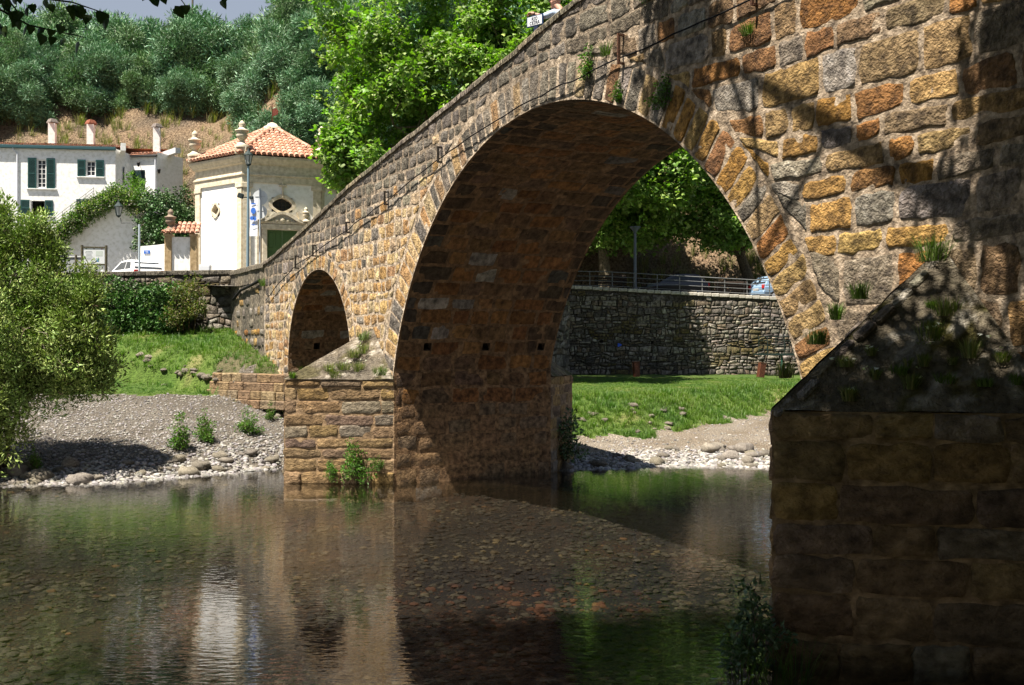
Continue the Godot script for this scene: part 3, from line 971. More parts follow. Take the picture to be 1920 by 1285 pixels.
func build_trees() -> void:
	plane_leaves = [broad_spray(26, 0.62, 0.22, [Color(0.175, 0.30, 0.065), Color(0.23, 0.36, 0.09), Color(0.13, 0.235, 0.05)]), broad_spray(26, 0.62, 0.22, [Color(0.195, 0.32, 0.07), Color(0.25, 0.37, 0.10), Color(0.145, 0.25, 0.055)])]
	# the plane trees on the street behind the bridge
	var p := thing("plane_tree", "large bright green plane tree rising behind the bridge's left ramp", "tree", Vector3(-2.4, 5.6, -45.5), 0.0, "plane trees behind the bridge")
	var lobes := [[Vector3(-2.6, 7.0, 1.0), Vector3(3.0, 3.2, 3.0)], [Vector3(0.8, 8.6, 0.6), Vector3(4.0, 4.2, 3.2)], [Vector3(-1.0, 11.5, 0), Vector3(4.0, 3.8, 3.2)], [Vector3(3.6, 10.5, 0), Vector3(3.4, 4.4, 3.0)], [Vector3(-3.3, 9.6, 0.0), Vector3(2.6, 3.0, 2.8)], [Vector3(-2.9, 4.6, 0.6), Vector3(2.2, 2.2, 2.2)], [Vector3(1.2, 5.0, 0.4), Vector3(3.6, 2.6, 2.6)]]
	boughs(p, Vector3.ZERO, Vector3(0.3, 3.4, 0), 0.34, [lobes[0][0], lobes[1][0], lobes[2][0], lobes[3][0], lobes[4][0]], Color(0.30, 0.27, 0.20))
	crown(p, lobes, plane_leaves, 2100, M.leaf, Vector2(0.65, 1.15), 0.45, "crown", 0.7, 1.25, 150)
	var p2 := thing("plane_tree", "spreading plane tree with a leaning trunk on the promenade, seen through the main arch", "tree", Vector3(13.6, 5.7, -60.5), 0.0, "plane trees behind the bridge")
	var l2 := [[Vector3(-3.6, 6.6, 0.5), Vector3(4.6, 3.2, 3.0)], [Vector3(-6.6, 5.3, 0.3), Vector3(3.2, 2.4, 2.6)], [Vector3(-1.0, 7.4, 0), Vector3(4.0, 3.6, 3.2)], [Vector3(-4.2, 9.2, 0), Vector3(5.0, 3.4, 3.4)], [Vector3(2.5, 6.4, 0), Vector3(3.6, 3.2, 3.0)], [Vector3(-1.5, 4.6, 0.6), Vector3(2.6, 1.5, 2.0)], [Vector3(-4.2, 4.5, 1.0), Vector3(3.4, 1.3, 1.8)], [Vector3(-7.4, 4.3, 0.8), Vector3(2.4, 1.4, 1.8)]]
	boughs(p2, Vector3.ZERO, Vector3(-0.7, 3.0, 0), 0.36, [Vector3(-5.0, 4.6, 0.4), l2[0][0], l2[2][0], l2[4][0]], Color(0.17, 0.15, 0.11))
	crown(p2, l2, plane_leaves, 1850, M.leaf, Vector2(0.65, 1.15), 0.4, "crown", 0.7, 1.25, 130)
	var p3 := copy_of(p2, "plane tree standing left of the leaning plane tree, its crown over the promenade lamp", Vector3(3.2, 5.9, -63.5), 2.6, 0.95)
	p3.rotation.y = 0.5
	var p4 := thing("plane_tree", "plane tree at the street corner hidden behind the main arch, shading the retaining wall", "tree", Vector3(0.9, 5.8, -52.0), 0.0, "plane trees behind the bridge")
	var l4 := [[Vector3(0.5, 7.5, 0), Vector3(3.0, 2.2, 2.2)], [Vector3(3.2, 7.3, 0.3), Vector3(2.6, 1.8, 1.8)], [Vector3(1.5, 10, 0), Vector3(3.5, 2.6, 2.6)]]
	boughs(p4, Vector3.ZERO, Vector3(0.2, 4.4, 0), 0.3, [l4[0][0], l4[1][0], l4[2][0]], Color(0.2, 0.17, 0.13))
	crown(p4, l4, plane_leaves, 700, M.leaf, Vector2(0.75, 1.25), 0.3)
	copy_of(p, "plane tree rising behind the crown of the bridge, next to the man", Vector3(5.2, 5.8, -60.0), 1.9, 1.12)

	# wattles on the hill: blue green, feathery
	for k in 3:
		var t := [Color(0.14, 0.26, 0.145), Color(0.175, 0.305, 0.175), Color(0.115, 0.215, 0.115)]
		if k == 2: t = [Color(0.155, 0.265, 0.12), Color(0.185, 0.305, 0.145), Color(0.125, 0.215, 0.105)]
		wattle_sprays.append(leaf_spray(70, 0.85, 0.42, 0.085, t, 0.35))
	var kinds := []
	for k in 3:
		var w := thing("wattle_tree", "x", "tree", Vector3.ZERO, 0.0, "wattle trees covering the hill")
		var lb := []
		for q in 11:
			var a := TAU * q / 5.5 + rng.randf()
			var rad := rng.randf_range(0.7, 2.6)
			lb.append([Vector3(cos(a) * rad, 1.6 + rng.randf() * 4.6 - rad * 0.4, sin(a) * rad), Vector3(rng.randf_range(0.9, 1.5), rng.randf_range(1.0, 1.9), rng.randf_range(0.9, 1.5))])
		for q in 4: lb.append([Vector3(rng.randf_range(-1.2, 1.2), rng.randf_range(5.4, 7.0), rng.randf_range(-1.2, 1.2)), Vector3(0.6, 1.3, 0.6)])
		boughs(w, Vector3.ZERO, Vector3(0.1, 1.8, 0), 0.13, [lb[0][0], lb[2][0], lb[4][0], lb[6][0]], Color(0.12, 0.10, 0.08))
		crown(w, lb, [wattle_sprays[k]], 330, M.leaf_dark, Vector2(0.75, 1.45), 0.3, "crown", 0.7, 1.3)
		kinds.append(w)
	# rows of them: depth, first x, last x, number, height factor
	var spots := []
	for k in 21: spots.append([lerpf(-47.0, -13.5, (k + 0.5) / 21.0) + rng.randf_range(-0.7, 0.7), 81.2 + rng.randf_range(-1.0, 1.2), rng.randf_range(0.5, 0.74)])
	for row in [[84.5, -42.0, -4.0, 17, 0.84], [88.5, -46.0, 2.0, 17, 0.86], [93.0, -52.0, 6.0, 16, 0.78], [98.5, -58.0, -6.0, 12, 0.66]]:
		for k in row[3]:
			var x: float = lerpf(row[1], row[2], (k + 0.5) / row[3]) + rng.randf_range(-0.9, 0.9)
			spots.append([x, row[0] + rng.randf_range(-1.6, 1.6), row[4] * rng.randf_range(0.8, 1.2)])
	for e in [[-16.4, 65.0, 0.5], [-14.4, 63.6, 0.52], [-12.2, 65.4, 0.55], [-9.9, 64.0, 0.58], [-8.0, 66.5, 0.7], [-13.4, 68.0, 0.62], [-10.8, 69.0, 0.72], [-15.6, 69.5, 0.6], [-17.4, 72.0, 0.6], [-12.5, 73.0, 0.8], [-9.0, 73.5, 0.9], [-6.0, 70.0, 0.95], [-16.0, 76.0, 0.75], [-4.5, 66.0, 0.85], [-36.0, 79.0, 0.6], [-39.0, 78, 0.7], [1.0, 73, 0.9], [6.5, 72, 0.85], [12, 73, 0.9], [17.5, 72, 0.9]]: spots.append(e)
	for k in spots.size():
		var s: Array = spots[k]
		var where := "on the hill crest" if s[1] > 97 else ("in the thick of the wood on the hill" if s[1] > 84 else ("at the wood's lower edge" if s[1] > 78.5 else ("on the slope behind the chapel" if s[0] < 0 and s[0] > -20 else ("at the bare bank's left end" if s[0] < 0 else "on the slope behind the promenade"))))
		var lab := "blue green feathery wattle tree " + where
		if s[1] <= 84 or s[1] > 97:
			var nth := 1
			for o in spots:
				var same: bool = (s[1] > 97 and o[1] > 97) or (s[1] <= 84 and s[1] > 78.5 and o[1] <= 84 and o[1] > 78.5) or (s[1] <= 78.5 and o[1] <= 78.5 and ((s[0] < 0 and s[0] > -20) == (o[0] < 0 and o[0] > -20)) and ((s[0] < 0) == (o[0] < 0)))
				if same and o[0] / o[1] < s[0] / s[1]: nth += 1
			lab += ", number %d from left" % nth
		var at := Vector3(s[0], hill_y(s[0], s[1]) - 0.4, -s[1])
		if k < 3:
			kinds[k].position = at; kinds[k].scale = Vector3.ONE * s[2]; kinds[k].set_meta("label", lab)
		else: copy_of(kinds[k % 3], lab, at, rng.randf() * TAU, s[2])
	# two tall dark trees on the crest
	var dk := [leaf_spray(60, 0.8, 0.3, 0.16, [Color(0.035, 0.06, 0.018), Color(0.05, 0.085, 0.022), Color(0.028, 0.05, 0.016)], 0.1)]
	var oak := thing("dark_tree", "tall dark green tree on the hill crest above the chapel", "tree", Vector3(-15.5, hill_y(-15.5, 92), -92), 0.0, "dark trees on the crest")
	var ol := [[Vector3(-1.4, 8, 0), Vector3(2.4, 2.6, 2.2)], [Vector3(1.4, 8.6, 0), Vector3(2.6, 3.0, 2.2)], [Vector3(0, 11, 0), Vector3(2.6, 2.4, 2.2)], [Vector3(2.4, 6.4, 0), Vector3(2.0, 2.2, 2.0)]]
	boughs(oak, Vector3.ZERO, Vector3(0, 4.5, 0), 0.25, [ol[0][0], ol[1][0], ol[2][0]], Color(0.10, 0.085, 0.07))
	crown(oak, ol, dk, 420, M.leaf_dark, Vector2(0.8, 1.3), 0.4)
	copy_of(oak, "broad dark tree on the hill crest left of the bright plane tree", Vector3(-11.8, hill_y(-11.8, 90), -90), 2.2, 1.05)

	# the willow on the gravel bank
	var wl := thing("willow_bush", "tall light green willow bush growing on the gravel bank at the left edge", "bush", Vector3(-13.0, 0.25, -26.9))
	var wsp := [leaf_spray(74, 0.34, 0.115, 0.042, [Color(0.20, 0.285, 0.07), Color(0.245, 0.325, 0.095), Color(0.15, 0.22, 0.05)], 0.5), leaf_spray(74, 0.34, 0.115, 0.042, [Color(0.215, 0.30, 0.075), Color(0.265, 0.34, 0.11), Color(0.16, 0.235, 0.055)], 0.6)]
	var wlob := [[Vector3(0.5, 3.4, 0), Vector3(2.0, 1.5, 1.7)], [Vector3(-1.2, 3.8, 0), Vector3(2.0, 1.6, 1.7)], [Vector3(1.4, 2.7, 0.1), Vector3(1.55, 1.0, 1.3)], [Vector3(0.3, 4.7, 0), Vector3(1.1, 1.0, 1.0)], [Vector3(0.9, 5.4, 0), Vector3(0.3, 0.95, 0.3)], [Vector3(0.25, 5.6, 0.1), Vector3(0.3, 1.0, 0.3)], [Vector3(-0.5, 5.5, 0), Vector3(0.4, 0.9, 0.4)], [Vector3(1.3, 5.0, 0), Vector3(0.22, 0.8, 0.22)], [Vector3(2.2, 4.1, 0.1), Vector3(0.35, 0.6, 0.3)], [Vector3(2.5, 2.9, 0.2), Vector3(0.6, 0.4, 0.5)], [Vector3(-0.1, 6.1, 0), Vector3(0.16, 0.7, 0.16)], [Vector3(2.3, 2.2, 0.2), Vector3(0.6, 0.35, 0.5)], [Vector3(1.6, 4.3, 0), Vector3(0.7, 0.8, 0.6)], [Vector3(-0.1, 1.7, 0.6), Vector3(1.5, 1.3, 1.0)], [Vector3(-0.2, 0.8, 1.0), Vector3(1.2, 0.9, 0.7)], [Vector3(0.3, 2.4, 0.7), Vector3(1.5, 1.1, 0.9)], [Vector3(1.9, 3.3, 0.2), Vector3(0.9, 0.9, 0.8)], [Vector3(-1.8, 2.2, 0.2), Vector3(1.5, 1.6, 1.2)]]
	for q in 7:
		var a := TAU * q / 7.0
		var st := MB.new()
		var e: Vector3 = wlob[q % wlob.size()][0]
		st.tube([Vector3(cos(a) * 0.15, -0.3, sin(a) * 0.15), Vector3(cos(a) * 0.3, 0.6, sin(a) * 0.3), e * Vector3(0.6, 0.5, 0.6) + Vector3(cos(a), 0, sin(a)) * 0.3, e], [0.07, 0.06, 0.04, 0.012], 6, Color(0.13, 0.105, 0.075))
		put("stem", st, M.bark, wl, true)
	# loose upright sprays in place of a closed surface
	var airy := []
	for k in 120:
		var l: Array = wlob[k % wlob.size()]
		var dr := rand_dir()
		var c: Vector3 = l[0] + dr * l[1] * rng.randf_range(0.35, 1.02)
		airy.append([c + Vector3(0, 0.1, 0), Vector3(rng.randf_range(0.14, 0.34), rng.randf_range(0.3, 0.75), rng.randf_range(0.14, 0.34))])
	crown(wl, wlob, wsp, 1050, M.leaf_willow, Vector2(0.7, 1.3), 0.4, "foliage", 0.8, 1.2)
	crown(wl, airy, wsp, 850, M.leaf_willow, Vector2(0.6, 1.2), 0.1, "foliage", 0.75, 1.25)

	# shrubs behind the houses and on the slope
	var sh := [leaf_spray(70, 0.5, 0.16, 0.075, [Color(0.06, 0.14, 0.03), Color(0.08, 0.17, 0.035), Color(0.05, 0.11, 0.025)], 0.2)]
	var ys := [leaf_spray(70, 0.5, 0.18, 0.06, [Color(0.13, 0.20, 0.03), Color(0.17, 0.23, 0.045), Color(0.10, 0.16, 0.03)], 0.4)]
	for a in [[-31.8, 70.5, 3.2, 2.2, 1, "yellow green shrub at the far left behind the white house"], [-29.8, 71.0, 2.6, 2.6, 0, "dark leafed shrub behind the house between its left edge and the first chimney"], [-27.3, 71.0, 2.8, 2.5, 0, "rounded green shrub between the first and second chimneys"], [-24.6, 70.5, 2.2, 1.6, 1, "low yellow green shrub right of the rust capped chimney"], [-22.8, 70.5, 2.2, 1.4, 1, "low yellow green shrub beside the third chimney"]]:
		var y0 := maxf(hill_y(a[0], a[1]), 11.5)
		var s := thing("shrub", a[5], "shrub", Vector3(a[0], y0 - 0.6, -a[1]), 0.0, "shrubs behind the white house")
		var b := MB.new()
		for q in 3: b.tube([Vector3(0.1 * q, -0.8, 0), Vector3(q - 1, a[3] * 0.8, 0)], [0.06, 0.02], 5, Color(0.12, 0.10, 0.07))
		put("stem", b, M.bark, s, true)
		var hh: float = a[3]
		crown(s, [[Vector3(0, hh * 1.0, 0), Vector3(a[2] * 0.5, hh * 0.55, 1.0)], [Vector3(-a[2] * 0.3, hh * 0.8, 0.3), Vector3(a[2] * 0.35, hh * 0.5, 0.8)], [Vector3(a[2] * 0.32, hh * 0.75, 0.3), Vector3(a[2] * 0.35, hh * 0.45, 0.8)], [Vector3(0, hh * 0.3, 0.6), Vector3(a[2] * 0.6, hh * 0.4, 0.8)]], ys if a[4] else sh, 190, M.leaf, Vector2(0.8, 1.2), 0.4, "foliage")
	# the creeper that covers the garden wall and stair
	var vine := thing("climbing_vine", "flowering green creeper trailing along the white stair wall", "vine", Vector3(-21.2, 10.8, -55.7))
	var vs := [leaf_spray(60, 0.36, 0.12, 0.08, [Color(0.085, 0.17, 0.03), Color(0.11, 0.21, 0.035), Color(0.06, 0.12, 0.022), Color(0.5, 0.5, 0.46)], 0.0)]
	var vl := []
	for k in 9:
		var t := k / 8.0
		vl.append([Vector3(lerpf(-2.9, 1.6, t), lerpf(-2.0, 0.35, clampf(t * 1.45, 0, 1)) - maxf(0, t - 0.75) * 1.6, 0.1), Vector3(0.62, 0.42 + 0.25 * t, 0.4)])
	var vb := MB.new()
	vb.tube([Vector3(-3.0, -2.2, 0.22), Vector3(-1.2, -0.7, 0.24), Vector3(0.4, 0.2, 0.24), Vector3(1.7, -0.4, 0.22)], [0.03, 0.035, 0.03, 0.02], 5, Color(0.12, 0.09, 0.06))
	put("stem", vb, M.bark, vine, true)
	crown(vine, vl, vs, 330, M.leaf, Vector2(0.7, 1.1), 0.2, "foliage")
	var bush := thing("ivy_bush", "dark glossy ivy bush between the garden wall and the tiled gate", "bush", Vector3(-18.2, 5.9, -55.5))
	var bb := MB.new()
	bb.tube([Vector3(0, -0.3, 0), Vector3(0.1, 2.5, 0), Vector3(0.2, 4.5, 0)], [0.12, 0.09, 0.03], 6, Color(0.11, 0.09, 0.06))
	put("stem", bb, M.bark, bush, true)
	crown(bush, [[Vector3(0.1, 4.2, 0), Vector3(1.5, 1.3, 1.0)], [Vector3(-0.2, 3.0, 0.2), Vector3(1.1, 1.2, 0.9)], [Vector3(0.6, 2.0, 0.3), Vector3(0.8, 1.6, 0.8)], [Vector3(1.2, 3.6, 0), Vector3(0.9, 1.2, 0.9)]], [leaf_spray(60, 0.36, 0.15, 0.11, [Color(0.035, 0.085, 0.022), Color(0.05, 0.11, 0.03), Color(0.09, 0.16, 0.06)], 0.0)], 320, M.leaf_dark, Vector2(0.8, 1.2), 0.4, "foliage")
	var fig := thing("young_fig_tree", "thin pale green young tree in front of the recessed house door", "tree", Vector3(-20.6, 9.6, -57.5))
	var fb := MB.new()
	fb.tube([Vector3(0, -3.0, 0), Vector3(0.1, 1.0, 0), Vector3(0.0, 2.4, 0)], [0.07, 0.05, 0.02], 6, Color(0.2, 0.17, 0.13))
	for q in 8: fb.tube([Vector3(0.05, 0.6 + q * 0.2, 0), Vector3(0.05, 1.0 + q * 0.22, 0) + Vector3(cos(q * 2.4), 0.3, sin(q * 2.4)) * 0.7], [0.025, 0.008], 4, Color(0.2, 0.17, 0.13))
	put("trunk", fb, M.bark, fig, true)
	crown(fig, [[Vector3(0, 1.9, 0), Vector3(0.9, 0.8, 0.7)], [Vector3(0.3, 2.6, 0), Vector3(0.6, 0.5, 0.5)]], [leaf_spray(26, 0.35, 0.16, 0.09, [Color(0.12, 0.22, 0.04), Color(0.15, 0.26, 0.05)], 0.1)], 42, M.leaf, Vector2(0.7, 1.1), 0.2)

func near_trees() -> void:
	# the trees of the near bank: they stand beside and behind the viewer and shade the near pier and the water in front of it
	var sp := [leaf_spray(46, 0.5, 0.13, 0.10, [Color(0.06, 0.12, 0.025), Color(0.08, 0.15, 0.03), Color(0.05, 0.10, 0.02)], 0.0)]
	var a := thing("poplar_tree", "leafy poplar beside the viewer, its crown shading the near pier", "tree", Vector3(4.5, 1.7, -3.5), 0.0, "poplars on the near bank")
	var la := NEAR_LOBES
	boughs(a, Vector3.ZERO, Vector3(-0.9, 6.4, -1.4), 0.30, [la[0][0], la[1][0], la[2][0], la[3][0]], Color(0.2, 0.18, 0.14))
	crown(a, la, sp, NEAR_COUNT, M.leaf_dark, Vector2(0.8, 1.2), 0.2)
	var c := thing("poplar_tree", "poplar left of the viewer whose low twig hangs into the top left corner", "tree", Vector3(-5.4, 1.7, -1.5), 0.0, "poplars on the near bank")
	var lc := [[Vector3(0.6, 8.6, -2.0), Vector3(2.6, 2.0, 2.4)], [Vector3(-1.4, 8.6, 0.5), Vector3(3.0, 2.6, 2.6)], [Vector3(1.2, 9.6, 0.4), Vector3(2.8, 2.4, 2.6)], [Vector3(0, 11.6, 0), Vector3(2.4, 2.2, 2.4)], [Vector3(-0.1, 10.6, -5.6), Vector3(2.4, 1.5, 2.2)], [Vector3(-2.4, 10.8, -5.8), Vector3(2.2, 1.5, 2.0)], [Vector3(-0.6, 14.4, -8.6), Vector3(2.4, 1.6, 2.0)], [Vector3(-3.6, 14.4, -8.4), Vector3(2.4, 1.6, 2.0)]]
	boughs(c, Vector3.ZERO, Vector3(0.2, 4.6, -0.4), 0.26, [lc[0][0], lc[1][0], lc[2][0]], Color(0.2, 0.18, 0.14))
	crown(c, lc, sp, 1150, M.leaf_dark, Vector2(0.8, 1.2), 0.25)
	# an alder at the water's edge just outside the picture on the right: its loose crown dapples the near wall
	var al := thing("alder_tree", "tall alder at the near bank beside the bridge, dappling its near wall with shade", "tree", Vector3(5.6, 0.2, -6.9))
	var la2 := ALDER_LOBES
	boughs(al, Vector3.ZERO, Vector3(-0.4, 7.0, -0.6), 0.28, [la2[0][0], la2[1][0], la2[2][0], la2[3][0]], Color(0.2, 0.18, 0.14))
	crown(al, la2, sp, ALDER_COUNT, M.leaf_dark, Vector2(0.8, 1.2), 0.2)
	for e in [[10.5, 0.5, 1.2, "unseen poplar added right of the viewer to block sky light"], [3.0, -5.5, 1.15, "unseen poplar added behind the viewer to block sky light"], [-9.5, -5.0, 1.1, "unseen poplar added behind and left of the viewer to block sky light"], [13.0, 6.0, 1.0, "unseen poplar added by the near end of the bridge to block sky light"]]:  # out-of-view poplars added to hold the sky's light off the near pier
		copy_of(c, e[3], Vector3(e[0], 1.7, -e[1]), 1.0 + e[0], e[2])
	# leafy trees added unseen behind the viewer, keeping the sky's light off the near pier
	var wd := thing("added_bank_tree", "leafy tree added unseen behind the viewer to block sky light", "tree", Vector3(-1.0, 1.8, 9.0), 0.0, "trees added unseen behind the viewer")
	var lw := []
	for q in 9:
		var ang := q * 2.4
		lw.append([Vector3(cos(ang) * 1.9, 2.0 + q * 1.25, sin(ang) * 1.6), Vector3(2.6, 1.7, 2.4)])
	boughs(wd, Vector3.ZERO, Vector3(0.1, 5.0, 0), 0.25, [lw[3][0], lw[5][0], lw[7][0], lw[8][0]], Color(0.2, 0.18, 0.14))
	crown(wd, lw, sp, 900, M.leaf_dark, Vector2(1.0, 1.6), 0.3)
	for e in [[-6.0, 8.5], [4.0, 8.0], [8.5, 6.0], [12.5, 2.5], [-11.0, 6.5], [-15.5, 3.5], [15.0, -2.0], [1.5, 13.0], [-8.5, 12.5], [9.5, 11.0], [18.0, -7.0]]:
		copy_of(wd, "leafy tree added unseen behind the viewer to block sky light", Vector3(e[0], 1.8, e[1]), e[0], rng.randf_range(1.0, 1.25))
	# the twig in the corner: single leaves one can count
	var tw := thing("poplar_twig", "dark leafy poplar twig hanging into the top left corner", "twig", Vector3(-2.5, 5.2, -6.0))
	var ends := [[Vector3(-0.85, 0.55, 0.3), Vector3(-0.45, 0.10, 0.0), Vector3(0.02, 0.04, 0), Vector3(0.20, -0.02, 0)], [Vector3(-0.85, 0.55, 0.3), Vector3(-0.5, 0.06, 0), Vector3(-0.22, -0.09, 0), Vector3(0.10, -0.16, 0)], [Vector3(-0.55, 0.55, 0.3), Vector3(-0.40, 0.20, 0.05), Vector3(-0.32, 0.03, 0), Vector3(-0.25, -0.06, 0)], [Vector3(-0.2, 0.6, 0.3), Vector3(0.25, 0.28, 0.05), Vector3(0.42, 0.15, 0), Vector3(0.50, 0.06, 0)], [Vector3(-0.2, 0.6, 0.3), Vector3(0.35, 0.30, 0.05), Vector3(0.56, 0.16, 0), Vector3(0.66, 0.02, 0)], [Vector3(0.1, 0.6, 0.3), Vector3(0.5, 0.32, 0.05), Vector3(0.74, 0.20, 0), Vector3(0.86, 0.10, 0)], [Vector3(-1.0, 0.45, 0.3), Vector3(-0.62, 0.12, 0), Vector3(-0.48, 0.0, 0), Vector3(-0.40, -0.10, 0)]]
	var lf := MB.new()   # a heart shaped blade
	var out := [Vector2(0, 0), Vector2(0.45, 0.02), Vector2(0.52, 0.3), Vector2(0.30, 0.72), Vector2(0, 1.12), Vector2(-0.30, 0.72), Vector2(-0.52, 0.3), Vector2(-0.45, 0.02)]
	for k in out.size(): lf.tri(Vector3(0, 0.45, 0.03), Vector3(out[k].x, out[k].y, -absf(out[k].x) * 0.12), Vector3(out[(k + 1) % 8].x, out[(k + 1) % 8].y, -absf(out[(k + 1) % 8].x) * 0.12), Color(0.055, 0.10, 0.022))
	var leaf := lf.mesh()
	for e in ends:
		var b := MB.new()
		b.tube(e, [0.014, 0.009, 0.005, 0.0025], 5, Color(0.14, 0.12, 0.08))
		put("stalk", b, M.bark, tw, true)
		for k in 17:
			var t := rng.randf_range(0.3, 1.0) * 3.0
			var i := mini(2, int(t))
			var p: Vector3 = (e[i] as Vector3).lerp(e[i + 1], t - i) + rand_dir() * 0.045
			var o := put_mesh("leaf", leaf, M.leaf_dark, tw)
			var down := (Vector3(rng.randf_range(-0.6, 0.6), -1, rng.randf_range(-0.3, 0.3))).normalized()
			var fc := (Vector3(0, 0.25, 1) + rand_dir() * 0.9).normalized()
			var sx := down.cross(fc).normalized()
			o.transform = Transform3D(Basis(sx, down, sx.cross(down)).scaled(Vector3.ONE * rng.randf_range(0.042, 0.066)), p)

var NEAR_LOBES := [[Vector3(-3.3, 9.8, -4.3), Vector3(2.3, 1.6, 1.9)], [Vector3(-1.6, 10.4, -4.2), Vector3(1.4, 1.2, 1.1)], [Vector3(-6.0, 10.3, -4.1), Vector3(2.4, 1.5, 1.9)], [Vector3(-4.2, 12.3, -2.5), Vector3(2.8, 1.7, 2.2)], [Vector3(-8.6, 10.8, -4.5), Vector3(2.2, 1.5, 1.9)], [Vector3(-1.0, 11.0, -1.6), Vector3(2.4, 1.8, 2.0)], [Vector3(-8.0, 14.3, -6.8), Vector3(2.2, 1.6, 1.8)]]
var ALDER_LOBES := [[Vector3(-2.4, 12.6, -2.2), Vector3(0.7, 0.8, 0.7)], [Vector3(-2.6, 15.6, -5.6), Vector3(0.9, 0.9, 0.8)], [Vector3(-5.4, 15.2, -7.0), Vector3(0.75, 0.8, 0.7)], [Vector3(-1.6, 16.0, -2.2), Vector3(1.0, 0.9, 0.9)]]
const ALDER_COUNT := 230
const NEAR_COUNT := 1700

# ---------- ground cover ----------
func tuft(n: int, h: float, spread: float, w: float, tones: Array, flower := false) -> ArrayMesh:
	var b := MB.new()
	for k in n:
		var a := rng.randf() * TAU
		var o := Vector3(cos(a), 0, sin(a)) * spread * 0.4 * rng.randf()
		var e := Vector3(cos(a), 0, sin(a)) * spread * rng.randf_range(0.3, 1.0) + Vector3(0, h * rng.randf_range(0.55, 1.1), 0)
		var s := Vector3(-sin(a), 0, cos(a)) * w
		var c: Color = tones[rng.randi() % tones.size()] * rng.randf_range(0.75, 1.2)
		var m := (o + e) / 2 + Vector3(0, h * 0.12, 0)
		b.quad(o - s, m - s * 0.8, m + s * 0.8, o + s, c)
		b.tri(m - s * 0.8, e, m + s * 0.8, c)
		if flower and k == 0:
			for q in 3: b.tri(e, e + rand_dir() * 0.035, e + rand_dir() * 0.035, Color(0.7, 0.7, 0.62))
	return b.mesh()

func rock(n: int, squash: float, col: Color) -> MB:
	var b := MB.new()
	var s := rng.randf() * 100
	var m := n + 2
	b.sheet(m, n, func(u, v):
		var t: float = u * TAU
		var q: float = (v - 0.5) * PI
		var d := Vector3(cos(t) * cos(q), sin(q), sin(t) * cos(q))
		var r := 1.0 + noise.get_noise_3dv(d * 8.0 + Vector3(s, 0, 0)) * 0.55 + noise.get_noise_3dv(d * 22.0 + Vector3(0, s, 0)) * 0.18
		var k := 1.0 + noise.get_noise_3dv(d * 16.0 + Vector3(0, 0, s)) * 0.4
		return [d * r * Vector3(1, squash, 0.8), col * k])
	return b

